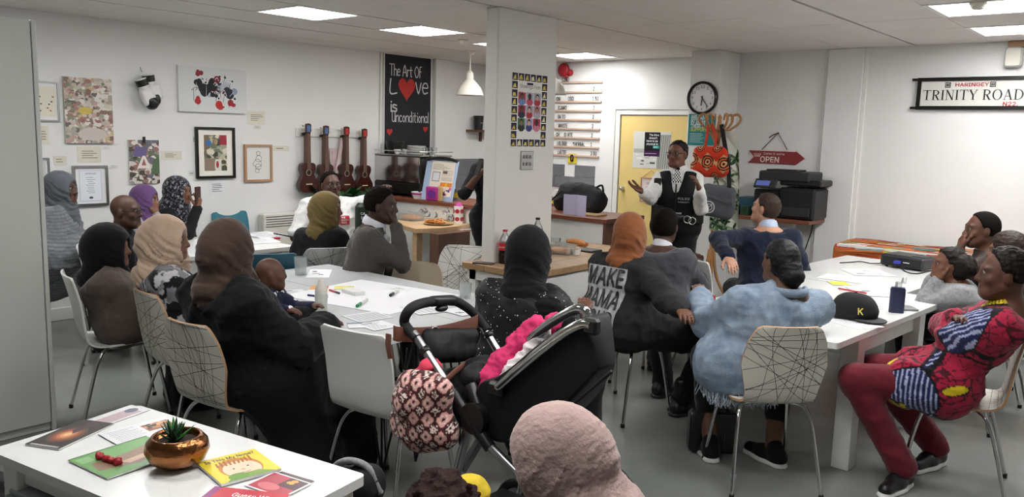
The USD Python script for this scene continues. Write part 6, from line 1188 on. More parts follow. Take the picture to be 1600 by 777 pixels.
p = Person('man in grey suit seen from behind', atd(1040, 354, 5.55), 105, 92, s=1.03, lean=14, skin=DK, hands={'R': dict(t=('b', .1, .45, .22))}); p.top('suit_grey', 'suit_jacket', grow=.024, hem=.3, fold=.012, neck=.03); p.collar('shirt_white', r=.064); p.hair('hair_short', t=.011, line=(-.85, .5, .01), low=-.055, amp=.0015); p.trousers('suit_grey'); p.shoes('leather_black')
q = atd(1195, 326, 6.0)
sit(p, 'stool', 'black stool under the man in the grey suit')
p = Person('man in navy jumper with his arm along a chair back', q, 178, 128, s=1.0, hs=.92, lean=10, skin='b98a72', hpitch=8, hands={'L': dict(t=('w', *atd(1138, 402, 5.62)), hint=(-1, -.5, .1)), 'R': dict(t=('b', .2, .3, .25))}); p.top('navy_wool', 'jumper', grow=.022, fold=.013, neck=.03); p.collar('shirt_blue', r=.066, hgt=.034); p.hair('hair_man', t=.012, line=(-.88, .48, .0), low=-.06, amp=.003); p.trousers('dark_trousers'); p.shoes('leather_black')
# ---- near end of the right table
chair('white', -2.56, 5.38, 62, 'white chair whose back carries the navy jumper man arm')
p = Person('woman in pale denim jacket with black hair in a low bun', atd(1218, 410, 4.02), 150, 130, s=1.0, hs=.9, width=1.06, hip=(-1.64, 3.77, .57), lean=6, skin='6a4a38', legs_skin=True, hands={'L': dict(t=('b', -.14, .42, .26), hint=(-.5, -.3, -1)), 'R': dict(t=('b', .16, .42, .26), hint=(.5, -.3, -1))}, feet={1: ((-1.62, 4.20, .50), (-1.56, 4.02, .10), 160), -1: ((-1.98, 4.02, .50), (-1.84, 3.86, .10), 130)})
p.top('denim', 'denim_jacket', grow=.028, hem=.06, puff=.02, flare=.01, fold=.016, neck=.05); p.t.add('collar', tube([p.N + p.up * .045 + p.Rs * math.cos(a) * .085 + p.Fs * (math.sin(a) * .085 - .01) for a in np.linspace(PI * .95, PI * 2.05, 16)], .022, 8, flat=(.6, 1)), 'denim', True); p.trousers('dark_trousers', 'leggings', to=.62, grow=.01); p.shoes('black_cloth', 'trainer_white')
p.hair('hair_black', t=.013, line=(-.9, .45, .0), low=-.075, amp=.003, extra=[C(p.hw(.0, -.10, -.03), p.hw(0.0, -.115, -.06), .045, .05, .03), C(p.hw(0, -.12, -.07), p.hw(0.01, -.13, -.13), .035, .012, .02)])
# frayed hem and seams
V, Fc = p.topm; zb = p.hip[2] - .085; sel = np.where((np.abs(V[:, 2] - (V[:, 2].min() + .035)) < .03) & ((V - p.hip) @ p.F < .06))[0]; rng = np.random.RandomState(2); ms = []
for i in rng.choice(sel, min(260, len(sel)), replace=False): b_ = V[i]; ms.append(tube([b_ + [0, 0, .01], b_ + [rng.uniform(-.012, .012), rng.uniform(-.012, .012), -.02], b_ + [rng.uniform(-.02, .02), rng.uniform(-.02, .02), -rng.uniform(.03, .055)]], .0022, 4, caps=False))
p.t.add('frayed_hem', cat(ms), 'denim_fringe', True, kind='stuff', label='pale frayed hem threads')
# ---- right edge group
chair('print', -1.53, 3.79, 133, 'line-patterned chair behind the denim jacket woman', 6)
p = Person('girl in grey marl jumper with hands on her cheeks', atd(1480, 414, 4.95), 212, 188, s=.82, hs=.82, lean=24, skin='6a4330', seat=.5, hands={'L': dict(t=('h', -.045, .075, -.12), d=('h', .2, -.05, 1), n=('h', .4, -1, 0), curl=30, hint=(-.3, .8, -1)), 'R': dict(t=('h', .045, .075, -.12), d=('h', -.2, -.05, 1), n=('h', -.4, -1, 0), curl=30, hint=(.3, .8, -1))})
p.top('grey_marl', 'jumper', grow=.02, hem=.2, fold=.012); p.trousers('dark_trousers')
p.hair('hair_dark', t=.016, line=(-.88, .45, .0), low=-.05, amp=.006, sc=45, extra=[C(p.hw(-.05, -.075, .01), p.hw(-.06, -.10, -.02), .055, .06, .02), C(p.hw(.04, -.10, .0), p.hw(.06, -.14, -.01), .07, .065, .02), C(p.hw(.0, -.085, -.05), p.hw(0, -.09, -.10), .05, .03, .02), C(p.hw(-.05, -.05, -.06), p.hw(-.05, -.05, -.12), .03, .015, .02)])
sit(p, 'white', 'white chair under the girl in the grey jumper')
p = Person('man covering his mouth with his hand at the far right', atd(1532, 360, 5.45), 212, 195, s=1.0, lean=14, skin='5a3a2b', hands={'L': dict(t=('h', -.025, .125, -.135), d=('h', .35, -.2, .9), n=('h', .1, -1, 0), curl=35, hint=(-.2, .6, -1))}); p.top('brown_knit'); p.hair('hair_short', t=.009, line=(-.9, .42, .0), low=-.03, amp=.001); p.trousers('dark_trousers')
sit(p, 'white', 'white chair under the man with hand over mouth')
p = Person('woman with long dark brown hair behind the bright shirt man', atd(1572, 396, 4.95), 165, 180, s=.98, lean=10, skin='7a5442'); p.top('brown_knit', grow=.02)
p.hair('hair_brown', t=.022, line=(-.9, .42, -.02), low=-.12, amp=.004, side=.0, extra=[C(p.hw(.0, -.07, -.05), p.N - p.Fs * .07 - p.up * .12, .085, .07, .05), C(p.hw(-.06, -.03, -.06), p.N - p.Rs * .08 - p.up * .16, .05, .045, .04), C(p.hw(.06, -.03, -.06), p.N + p.Rs * .08 - p.up * .16, .05, .045, .04)]); p.trousers('dark_trousers')
def ankara(P_, v, f):
    o = P_.hip; X = np.stack([(v - o) @ P_.R, (v - o) @ P_.Z, (v - o) @ P_.F], 1); rs = np.random.RandomState(4)
    from scipy.spatial import cKDTree
    cells = rs.uniform([-.4, -.25, -.4], [.4, .65, .6], (70, 3)); d, i = cKDTree(cells).query(X, k=2); kind = rs.choice([0, 0, 0, 1, 1, 2], 70)[i[:, 0]]; edge = d[:, 1] - d[:, 0]; nz = meshkit.noise(X * 40, 2)
    red, navy, blk, yel, wh = hexc('a01c3c'), hexc('1d2350'), hexc('0c0a10'), hexc('d0b81e'), hexc('a9b0d0'); c = np.repeat([red], len(v), 0)
    d3, i3 = cKDTree(rs.uniform([-.4, -.25, -.4], [.4, .65, .6], (5200, 3))).query(X, k=2); c[(kind == 0) & (d3[:, 1] - d3[:, 0] < .0035)] = blk * .9 + red * .15
    a = X - cells[i[:, 0]]; dirs = rs.normal(size=(70, 3)); dirs /= np.linalg.norm(dirs, axis=1, keepdims=True); s = np.sin((a * dirs[i[:, 0]]).sum(1) * 2 * PI / .021)
    m = kind == 1; c[m] = navy; c[m & (s > .45)] = wh
    m = kind == 2; c[m] = yel; c[m & (np.sin((a * dirs[i[:, 0]]).sum(1) * 2 * PI / .016) > .55)] = blk
    lf = rs.uniform([-.4, -.25, -.4], [.4, .65, .6], (85, 3)); ld = rs.normal(size=(85, 3)); ld /= np.linalg.norm(ld, axis=1, keepdims=True); dl, il = cKDTree(lf).query(X); al = X - lf[il]; u = (al * ld[il]).sum(1); pr = np.linalg.norm(al - u[:, None] * ld[il], axis=1); k = (u / .055) ** 2 + (pr / .022) ** 2
    c[k < 1.35] = blk; c[k < 1] = yel; c[(k < 1) & (np.abs(pr) < .003)] = blk; c[(edge < .008) & (k > 1.35)] = blk; return c
sit(p, 'white', 'white chair under the long dark haired woman')
p = Person('man in bright red, navy and yellow print shirt and maroon trousers', atd(1566, 430, 3.75), 200, 192, s=.98, rad=.86, hip=(-.86, 4.37, .53), lean=0, skin='5a382a', hands={'L': dict(t=('b', .14, -.04, .26), hint=(-.5, 1.0, -.5)), 'R': dict(t=('b', -.08, -.02, .33), hint=(.5, 1.0, -.5))}, feet={-1: ((-1.19, 4.06, .53), (-.97, 4.18, .11), 262), 1: ((-1.20, 4.40, .51), (-.92, 4.60, .11), 255)})
p.top('cloth', 'print_shirt', grow=.026, hem=.38, flare=.03, puff=.012, sleeve=.95, fold=.011, col=ankara, h=.0068); p.trousers('maroon', grow=.016); p.shoes('leather_black', 'trainer_white', ln=1.1); p.hair('hair_dark', t=.016, line=(-.9, .42, .002), low=-.02, amp=.006, sc=80)
# ---- front edge: woman in pink headscarf with a child
chair('print', -.80, 4.44, 190, 'line-patterned chair under the man in the bright print shirt', 7)
p = Person('woman in dusty pink crinkled headscarf at the front edge', atd(866, 716, 2.10), 200, 205, s=.98, lean=28, hpitch=-20, seat=.34, skin=MD, hands={'L': dict(t=('b', -.12, .2, -.05)), 'R': dict(t=('b', .12, .2, -.05))}, res=.008); p.top('black_cloth', grow=.024, hem=.5, fold=.012); p.hijab('scarf_pink', drape=.75, chest=1.0, bun=1.15, fold=.005, h=.006, tight=-.008, crinkle=.003, tail=[(p.hw(0, .02, -.12), p.hw(-.02, .16, -.20), .055, .06), (p.hw(-.02, .16, -.20), p.hw(-.06, .26, -.30), .06, .05)]); p.trousers('dark_trousers')
sit(p, 'stool', 'low stool under the woman in the pink headscarf')
p = Person('child with curly dark brown hair at the front edge', atd(690, 812, 1.95), 150, 150, s=.55, hs=.80, lean=4, seat=.30, skin='6a4330', res=.008); p.top('black_cloth'); p.trousers('dark_trousers'); p.hair('hair_curly', t=.028, line=(-.8, .6, .0), low=-.07, amp=.02, sc=42)
# ------------------------------------------------------------------ pushchair
mat('pram_black', '0e0f14', .6, bump=.15, bscale=220, spec=.35); mat('tube_alu', 'b9babc', .25, 1.0); mat('strap_brown', '6e4436', .6, bump=.2, bscale=300); mat('hot_pink', 'd02a68', .8, var=.15, vscale=60); mat('frill_white', 'dcd4d6', .9); mat('coral', 'd8405a', .8)
yn, yf_ = 2.0, 2.44
N_ = lambda x, y: aty(x, y, yn); Fz = lambda x, y: aty(x, y, yf_)
o = np.array([-1.75, 2.22, 0]); t = T('pushchair', 'black pushchair with aluminium frame and brown strapped handle', 'pushchair', o, world=True)
a, b = N_(641, 512), Fz(752, 500); mid = aty(690, 470, 2.2)
hp = spline([N_(652, 530), N_(632, 505), N_(640, 484), aty(660, 474, 2.09), mid, aty(712, 471, 2.30), aty(736, 486, 2.40), Fz(755, 508), Fz(762, 518)], 6)
t.add('handle_bar', tube(hp, .019, 12), 'black_rubber', True); t.add('handle_sleeve', tube(hp[21:30], .0215, 12), 'black_plastic', True); t.add('release_button', ball(mid + [.0, .0, -.03], (.02, .03, .014), 2), 'black_plastic', True)
def seg(ps, r, m, nm): t.add(nm, tube(ps, r, 12), m, True)
seg([N_(646, 520), N_(716, 628)], .0165, 'tube_alu', 'frame_tube'); seg([N_(662, 545), N_(667, 552)], .020, 'black_plastic', 'frame_clip'); seg([Fz(750, 503), Fz(800, 585)], .0165, 'tube_alu', 'frame_tube'); seg([Fz(762, 520), Fz(766, 527)], .020, 'black_plastic', 'frame_clip')
jn = [N_(706, 612), N_(735, 655), N_(766, 700)]; seg(jn, [.020, .026, .022], 'black_plastic', 'frame_joint'); seg([p + [0, yf_ - yn, 0] for p in jn], [.020, .026, .022], 'black_plastic', 'frame_joint')
wf, wr_ = np.array([-1.12, yn, .12]), np.array([-2.0, yn, .14])
for dy in (0, yf_ - yn):
    d_ = np.array([0, dy, 0]); seg([N_(762, 694) + d_, N_(806, 738) + d_, wf + d_ + [-.02, 0, .04]], .0155, 'tube_alu', 'frame_tube'); seg([jn[1] + d_, wr_ + d_ + [0, 0, .02]], .0155, 'tube_alu', 'frame_tube')
    for w_, r_ in ((wf, .115), (wr_, .135)):
        c = w_ + d_ + [0, -.035 if dy == 0 else .035, 0]; c[2] = r_; q = tube([c + [r_ * .85 * math.cos(x), 0, r_ * .85 * math.sin(x)] for x in np.linspace(0, 2 * PI, 29)[:-1]], r_ * .15, 8, closed=True); t.add('tyre', q, 'black_rubber', True); t.add('wheel_hub', frame(lathe([(1e-4, -.012), (r_ * .72, -.010), (r_ * .72, .010), (1e-4, .012)], 24), c, (1, 0, 0), (0, 0, 1), (0, -1, 0)), 'dullmetal', 40)
seg([wr_ + [0, 0, .06], wr_ + [0, yf_ - yn, .06]], .012, 'tube_alu', 'axle'); t.add('chassis_plate', box((-2.02, 2.05, .24), (-1.3, 2.38, .262), .006), 'black_plastic')
t.add('foot_board', frame(box((-.06, 0, -.012), (.06, .24, .012), .004), aty(722, 735, 2.05), (.6, -.5, .2), unit([.35, .2, .75])), 'dullmetal', label='grey ribbed foot board')
# seat unit
pxs = [(748, 600), (770, 592), (800, 572), (840, 538), (878, 513), (908, 499), (919, 508), (930, 535), (941, 572), (935, 583), (905, 616), (875, 645), (835, 676), (790, 694), (750, 680), (735, 640)]
pol = np.array([aty(x, y, yn + .03)[[0, 2]] for x, y in spline([(x, y, 0) for x, y in pxs], 3, closed=True)[:, :2]]); cc = pol.mean(0); secs = [(0, .90), (.008, .955), (.03, 1.0), (.19, 1.02), (.36, 1.0), (.392, .955), (.40, .90)]; n = len(pol)
v = np.vstack([np.column_stack([(cc + (pol - cc) * s_)[:, 0], np.full(n, yn + .015 + y), (cc + (pol - cc) * s_)[:, 1]]) for y, s_ in secs]); f = []; uu = np.clip((v[:, 0] - pol[:, 0].min()) / np.ptp(pol[:, 0]), 0, 1); v[:, 1] = yn + .015 + (v[:, 1] - yn - .015) * (.86 - .62 * uu ** 2.2)
for k in range(len(secs) - 1):
    for j in range(n): f.append([k * n + j, k * n + (j + 1) % n, (k + 1) * n + (j + 1) % n, (k + 1) * n + j])
capf = []
for k in (0, len(secs) - 1):
    ci = len(v); v = np.vstack([v, v[k * n:(k + 1) * n].mean(0)]); capf += [[ci, k * n + (j + 1) % n, k * n + j] if k == 0 else [ci, k * n + j, k * n + (j + 1) % n] for j in range(n)]
m = (v, np.vstack([tri(np.array(f)), np.array(capf)])); nn = vnorm(*m)
if ((m[0] - m[0].mean(0)) * nn).sum() < 0: m = (m[0], m[1][:, ::-1])
t.add('seat_body', m, 'pram_black', 40)
rl = spline([N_(778, 606), N_(815, 574), N_(850, 545), N_(885, 519), N_(912, 506), N_(926, 508)], 6); t.add('chrome_rail', tube(rl + [0, -.005, 0], .0165, 12, flat=(1, 1)), 'chrome', True)
ym2 = 2.22; M_ = lambda x, y: aty(x, y, ym2); t.add('chrome_rail', tube(spline([M_(774, 585), M_(805, 552), M_(845, 516), M_(880, 493), M_(903, 483), M_(914, 486), M_(917, 496)], 6), .018, 12), 'chrome', True)
t.add('rail_mount', cat(cbox(N_(776, 608), (.06, .03, .05), .008), cbox(N_(925, 510), (.05, .035, .05), .008)), 'black_plastic', kind='stuff'); t.add('piping', tube(spline([N_(952, 582) + [0, .0, 0], N_(915, 614), N_(880, 642), N_(835, 672), N_(792, 690)], 5) + [0, .012, 0], .006, 6), 'black_rubber', True)
m = ruffle(nets([C(aty(690, 605, 2.10), aty(700, 600, 2.36), .05, .05, .05), C(aty(745, 590, 2.10), aty(760, 575, 2.38), .055, .05, .05), C(aty(720, 640, 2.12), aty(725, 640, 2.34), .07, .07, .06), C(aty(690, 605, 2.22), aty(750, 585, 2.22), .05, .05, .06)], .011), .008, 12, 3); t.add('leg_apron', m, 'pram_black', True)
t.add('pivot_hub', frame(cyl((0, 0, 0), .055, .05, 24), aty(752, 650, yn + .03), (1, 0, 0), (0, 0, 1), (0, -1, 0)), 'black_plastic', 40); t.add('seat_strut', tube([aty(735, 602, 2.03), aty(752, 648, 2.01)], .022, 10), 'black_plastic', True)
t.add('storage_pouch', ruffle(nets([C(aty(668, 528, 2.10), aty(735, 522, 2.36), .035, .03, .03), C(aty(672, 552, 2.10), aty(730, 548, 2.34), .045, .04, .04)], .010), .006, 14, 2), 'pram_black', True)
bl = [(762, 594, 2.10), (785, 566, 2.16), (812, 538, 2.22), (838, 510, 2.26)]; P_ = [aty(*q) for q in bl]
m = nets([C(P_[k], P_[k + 1], .036, .036, .03) for k in range(3)] + [C(p + [0, .10, 0], q + [0, .10, 0], .03, .03, .04) for p, q in zip(P_[:-1], P_[1:])], .008); m = ruffle(ruffle(m, .011, 34, 3), .006, 80, 5)
solo('pink_blanket', m, 'hot_pink', 'hot pink dotted ruffled blanket tucked in the pushchair', 'blanket', smooth=True)
m = ruffle(nets([C(P_[k] + [.055, -.01, -.012], P_[k + 1] + [.055, -.01, -.012], .022, .022, .02) for k in range(3)], .007), .012, 40, 6); solo('white_frill', m, 'frill_white', 'white frilled sheet beside the pink blanket in the pushchair', 'sheet', smooth=True)
# brown strap round the handle
e0, e1 = N_(629, 516) + [.01, -.055, 0], Fz(749, 499) + [.02, -.03, 0]; off = np.array([.02, -.02, 0])
def strap(u, v): s = u[..., None]; base = e0 * (1 - s) + e1 * s + np.array([.0, 0, -.018]) * np.sin(PI * s) + off * np.sin(PI * s) ** .3; return base + np.array([0, 0, 1.0]) * ((v[..., None] - .5) * .056)
t.add('handle_strap', grid(strap, 24, 4, .004), 'strap_brown', True); c = e0 * .52 + e1 * .48 + off * 1.15 + [-.004, -.004, -.018]; d_ = unit(e1 - e0); t.add('strap_ring', tube([c + d_ * .026 * math.cos(x) + np.array([0, 0, .026]) * math.sin(x) for x in np.linspace(0, 2 * PI, 21)[:-1]], .004, 6, closed=True), 'chrome', True); t.add('strap_end', tube([e0 + [0, -.022, .0], e0 + [.0, -.024, -.04], e0 + [.01, -.02, -.09]], .016, 8, flat=(.3, 1)), 'strap_brown', True)
q = N_(669, 578); solo('pink_scrunchie', ruffle(tube([q + .03 * (math.cos(x) * np.array([.62, 0, .78]) + math.sin(x) * np.array([0, 1.0, 0])) for x in np.linspace(0, 2 * PI, 25)[:-1]], .020, 12, closed=True), .014, 38, 2), 'coral', 'coral pink scrunchie round the pushchair frame tube', 'scrunchie', smooth=True)
# changing bag
bc = aty(660, 640, 1.93); s_ = .0235
m = ruffle(nets([C(bc + [-.06, 0, .08], bc + [.08, .0, .085], .05, .05, .05), C(bc + [-.085, 0, -.065], bc + [.10, 0, -.06], .06, .06, .06), C(bc + [0.01, -.0, .03], bc + [0.01, 0, -.06], .09, .085, .06)], .005), .005, 18, 3)
def bagcol(p_, v, f):
    u, w = (v[:, 0] - bc[0]) * 1.0 + (v[:, 1] - bc[1]) * .5, v[:, 2] - bc[2]; S_ = .058; ci = np.floor(u / S_ + .5); cu, cw = u - ci * S_, w - np.floor(w / S_ + .5) * S_; r_ = np.hypot(cu, cw); an = np.arctan2(cw, cu); c = np.repeat([hexc('4a1a20')], len(v), 0); pk, cr, bk = hexc('d8a49c'), hexc('ecd6cc'), hexc('1a0d10')
    pet = r_ < .016 + .0075 * np.abs(np.cos(2 * an)); c[pet] = pk; c[(r_ < .0135)] = cr; c[(r_ < .011)] = pk * .9; c[r_ < .0055] = bk
    q2 = np.hypot(np.abs(cu) - S_ / 2, np.abs(cw) - S_ / 2); a2 = np.arctan2(np.abs(cw) - S_ / 2, np.abs(cu) - S_ / 2); c[q2 < .014 * np.abs(np.cos(4 * a2)) + .002] = cr; c[q2 < .004] = bk; c[(np.abs(r_ - .030) < .0012)] = bk * .6; return c
t = T('changing_bag', 'pink and brown flower patterned bag hung on the pushchair', 'bag', bc, world=True); t.add('bag_body', m, 'cloth', True, col=bagcol(0, *m))
m = ruffle(nets([C(bc + [-.045, -.055, .055], bc + [.0, -.075, .055], .035, .035, .03), C(bc + [-.045, -.06, .02], bc + [.0, -.08, .02], .032, .032, .03)], .005), .003, 20, 4); t.add('pocket', m, 'cloth', True, col=bagcol(0, m[0] + [.01, 0, .015], m[1])); t.add('strap', tube(spline([bc + [-.09, 0, .10], N_(632, 590), N_(636, 545)], 5), .008, 8, flat=(.4, 1)), 'black_rubber', True); t.add('strap', tube(spline([bc + [.08, .02, .11], aty(715, 578, 2.1), aty(735, 565, 2.3)], 5), .014, 8, flat=(.35, 1)), 'strap_brown', True); t.add('clip', tube([N_(631, 578), N_(633, 588), N_(630, 596)], .006, 6), 'steel', True); t.add('piping', tube(spline([bc + [.015, -.075, .12], bc + [.02, -.09, 0], bc + [.025, -.08, -.12]], 6), .004, 6), 'strap_brown', True)
# ------------------------------------------------------------------ coat stand and what hangs on it
YS = PY - .32; cs = aty(1110, 420, YS); zt = aty(1118, 198, YS)[2]
t = T('coat_stand', 'bentwood coat stand with curled hooks by the pilaster', 'coat stand', (cs[0], YS, 0)); t.add('pole', lathe([(1e-4, .25), (.024, .25), (.022, .8), (.020, zt - .1), (.026, zt), (.018, zt + .06), (.022, zt + .09), (1e-4, zt + .12)], 16), 'bentwood'); t.add('ring', tube([(.075 * math.cos(x), .075 * math.sin(x), zt - .03) for x in np.linspace(0, 2 * PI, 25)[:-1]], .009, 8, closed=True), 'bentwood', True)
for k in range(6):
    g = k * PI / 3 + .3; d_ = np.array([math.cos(g), math.sin(g), 0]); R_ = lambda r, z: d_ * r + np.array([0, 0, zt + z]); t.add('hook', tube(spline([R_(.022, -.16), R_(.06, -.09), R_(.10, -.03), R_(.165, .02), R_(.195, .075), R_(.165, .115), R_(.12, .10), R_(.11, .06)], 5), [.012] * 30 + [.009] * 6, 8), 'bentwood', True)
    if k % 2 == 0 or k == 3: t.add('base_leg', tube(spline([d_ * .02 + [0, 0, .62], d_ * .06 + [0, 0, .36], d_ * .17 + [0, 0, .16], d_ * .28 + [0, 0, .02]], 5), .015, 8), 'bentwood', True)
# orange bag with target rings
c = aty(1109, 253, YS - .17); wd, ht = .34, .28
def circ(p_, v, f):
    col = np.repeat([hexc('c8381c')], len(v), 0); u, w = v[:, 0] - c[0], v[:, 2] - c[2]
    
    for cu, cw in ((-.005, 0), (-.165, .02), (.155, -.015), (-.09, .135), (.08, .135), (-.08, -.135), (.075, -.14)):
        r_ = np.hypot(u - cu, w - cw); big = .062 if abs(cw) < .1 else .045; d2 = np.abs(u - cu) + np.abs(w - cw); col[(d2 < .088) & (abs(cw) < .1)] = hexc('c99a6c'); col[r_ < big] = hexc('17100e'); col[r_ < big * .82] = hexc('d06a3a'); col[r_ < big * .62] = hexc('17100e'); col[r_ < big * .42] = hexc('d89a6a'); col[r_ < big * .2] = hexc('17100e')
    return col
m = ruffle(nets([C(c + [-.10, 0, .07], c + [.10, 0, .07], .075, .075, .03), C(c + [-.115, 0, -.06], c + [.115, 0, -.06], .08, .08, .03)], .006), .006, 12, 8); m = ((m[0] - c) * [1, .55, 1] + c, m[1])
t = T('orange_bag', 'orange cloth bag with black ring pattern on the coat stand', 'bag', c, world=True); t.add('bag_body', m, 'cloth', True, col=circ(0, *m)); top_ = np.array([cs[0] - .04, YS - .12, zt + .02])
for sx in (-1, 1): t.add('handle', tube(spline([c + [.05 * sx, -.02, .12], c + [.045 * sx, .0, .24], top_ + [.015 * sx, 0, 0]], 5), .014, 8, flat=(.35, 1)), 'sign_red' if 0 else 'strap_orange' if 'strap_orange' in LOOK else mat('strap_orange', 'c03a1e', .8), True)
# grey messenger bag
c = aty(1121, 314, YS - .16); mat('bag_grey', '55575d', .8, var=.1, vscale=30, bump=.3, bscale=400)
m = ruffle(nets([C(c + [-.10, 0, .09], c + [.11, 0, .07], .07, .07, .03), C(c + [-.09, 0, -.08], c + [.10, 0, -.10], .07, .07, .03), C(c + [-.10, 0, 0], c + [.11, 0, -.02], .075, .075, .03)], .008), .008, 10, 2); m = ((m[0] - c) * [1, .5, 1] + c, m[1])
t = T('messenger_bag', 'grey messenger bag with a pale round badge on the coat stand', 'bag', c, world=True); t.add('bag_body', m, 'bag_grey', True); t.add('flap', frame(extr(rrect(.30, .03, .01), .006), c + [0, -.042, .03], unit([1, 0, -.25]), unit([.25, 0, 1])), 'bag_grey', 40); bd = c + [-.06, -.044, -.06]
ring = [Point(0, 0).buffer(.058).difference(Point(0, 0).buffer(.047)), Point(0, 0).buffer(.034).difference(Point(0, 0).buffer(.026)), LineString([(-.03, -.03), (.03, .03)]).buffer(.004), LineString([(-.015, .03), (.0, -.04)]).buffer(.004)]; t.add('badge', frame(extr(unary_union(ring), .002), bd, (1, 0, 0), (0, 0, 1), (0, -1, 0)), 'chalk', False, label='pale round printed badge'); t.add('strap', tube(spline([c + [.12, -.02, .10], c + [.09, .0, .30], np.array([cs[0] + .06, YS - .08, zt + .02])], 6), .022, 8, flat=(.2, 1)), 'black_rubber', True)
# leaf print cloth
c0, c1 = aty(1132, 205, YS), aty(1134, 362, YS); W_, H_ = .30, c0[2] - c1[2]
P = Print(); r = random.Random(17); P.r(0, 0, W_, H_, 'dedfd4')
for k in range(34):
    x, y, a_ = r.uniform(0, W_), r.uniform(0, H_ * .8), r.uniform(0, 180)
    for j in range(4): P.p(affinity.rotate(affinity.translate(affinity.scale(Point(0, 0).buffer(1, quad_segs=4), .034, .014), .036, 0), a_ + 90 * j, origin=(0, 0)) if 0 else affinity.translate(affinity.rotate(affinity.translate(affinity.scale(Point(0, 0).buffer(1, quad_segs=4), .03, .012), .032, 0), a_ + 90 * j, origin=(0, 0)), x, y), r.choice(['3f6b3a', '2f5a34', '6a8a5a', '1f4028', '8aa07a']))
m, cc_ = P.build(sbox(0, 0, W_, H_)); v = m[0].copy(); tt = v[:, 1] / H_; xx = (v[:, 0] - W_ / 2) * (1 - .45 * tt ** 2); v = np.column_stack([c1[0] + xx, YS - .05 + .02 * np.sin(v[:, 0] * 55) * (1 - .3 * tt), c1[2] + v[:, 1]])
solo('leaf_print_cloth', (v, m[1]), 'print', 'white cloth with green leaf print hanging from the coat stand', 'cloth', col=cc_, smooth=False)
# ------------------------------------------------------------------ printer on its shelf
zs = aty(1205, 341, 7.5)[2]; x0, x1 = aty(1142, 341, 7.5)[0], aty(1268, 341, 7.55)[0]; mat('printer_black', '19191b', .45); mat('printer_grey', '2a2a2d', .5)
t = T('printer_shelf', 'brown shelf on a white leg carrying the printer', 'shelf', (x0, 7.5, 0)); t.add('board', box((0, 0, zs - .035), (x1 - x0, .44, zs), .004), 'wood_red'); q = aty(1231, 360, 7.6)[0] - x0; t.add('leg', box((q - .03, .15, 0), (q + .03, .21, zs - .036)), 'white'); t.add('bracket', box((.1, .3, zs - .2), (.13, .44, zs - .036)), 'white', False)
pa, pb = aty(1213, 342, 7.52)[0], aty(1270, 342, 7.52)[0]; pl = aty(1174, 342, 7.54)[0]; ptop = aty(1215, 262, 7.6)[2]; h_ = ptop - zs
t = T('printer', 'large black office printer under the OPEN sign', 'printer', (pa, 7.53, zs)); w_ = pb - pa; lw = pa - pl
t.add('body', box((0, 0, 0), (w_, .36, h_ * .62), .02), 'printer_black'); t.add('scanner_lid', box((-lw * .85, .02, h_ * .74), (w_ * .78, .38, h_ * .93), .012), 'printer_grey'); t.add('feeder', box((-.02, .05, h_ * .66), (w_ + .03, .36, h_ * .78), .012), 'printer_black'); t.add('feeder_tray', mv(box((-lw * .7, .1, h_ * .93), (w_ * .35, .34, h_ * .96), .004)), 'printer_grey'); t.add('paper_tray', box((.04, -.015, .03), (w_ - .04, 0.005, h_ * .24), .006), 'printer_grey'); t.add('output_slot', box((.03, -.004, h_ * .42), (w_ - .03, .02, h_ * .56)), 'black_rubber', False)
t.add('control_column', box((-lw, .02, 0), (-.004, .36, h_ * .56), .015), 'printer_black'); t.add('control_panel', frame(box((0, 0, 0), (lw * .85, .10, .02), .005), (-lw * .95, -.02, h_ * .58), (1, 0, 0), unit([0, .6, .8])), 'printer_grey'); t.add('screen', frame(box((.02, .02, .0205), (lw * .6, .075, .0215)), (-lw * .95, -.02, h_ * .58), (1, 0, 0), unit([0, .6, .8])), 'screen_blue', False); t.add('badge', frame(cyl((0, 0, 0), .014, .002, 14), (-lw * .4, .019, h_ * .42), (1, 0, 0), (0, 0, 1), (0, -1, 0)), 'steel', 40)
xb_ = aty(1152, 330, 7.6)[0]; solo('teal_folder_box', box((xb_ - .02, 7.62, zs), (xb_ + .16, 7.86, zs + .17), .004), 'teal_dark', 'dark teal box left of the printer on the shelf', 'box'); solo('ink_box', box((xb_ - .03, 7.53, zs), (xb_ + .03, 7.60, zs + .10), .003), 'pen_blue', 'small dark blue box in front of the teal box', 'box'); solo('green_packet', box((xb_ + .06, 7.53, zs), (xb_ + .14, 7.60, zs + .09), .004), 'leaf_dark', 'small green packet left of the printer', 'packet')
q0, q1, q2 = aty(1272, 335, 7.85), aty(1268, 360, 7.92), aty(1255, 400, 7.93); solo('printer_cable', tube(spline([q0, q1, q2, q2 + [-.05, 0, -.25]], 6), .005, 6), 'black_rubber', 'thin black cable hanging from the printer along the wall', 'cable', smooth=True)
# ------------------------------------------------------------------ projector and its lead
q = atz(1416, 420, .74); t = T('projector', 'dark grey projector on the far right table', 'projector', (q[0], q[1] + .06, .74), rz=-14); t.add('case', box((-.17, -.12, .012), (.17, .13, .098), .014), 'projector'); t.add('top_plate', box((-.15, -.10, .0985), (.05, .11, .101)), 'black_plastic', False); t.add('keypad', box((.06, -.06, .0985), (.15, .05, .1025), .002), 'printer_grey'); t.add('rear_panel', box((-.14, -.124, .025), (.15, -.119, .085)), 'black_plastic', False); t.add('video_plug', box((-.035, -.165, .04), (.005, -.122, .062), .003), 'plug_blue' if 'plug_blue' in LOOK else mat('plug_blue', '3a3fae', .5)); t.add('port_label', box((.02, -.1255, .05), (.07, -.1235, .056)), 'white', False); t.add('lens', frame(cyl((0, 0, 0), .035, .02, 20), (-.08, .125, .055), (-1, 0, 0), (0, 0, 1)), 'frame_black', 40)
for sx in (-1, 1): t.add('foot', cyl((.13 * sx, -.08, 0), .012, .014, 10), 'black_rubber')
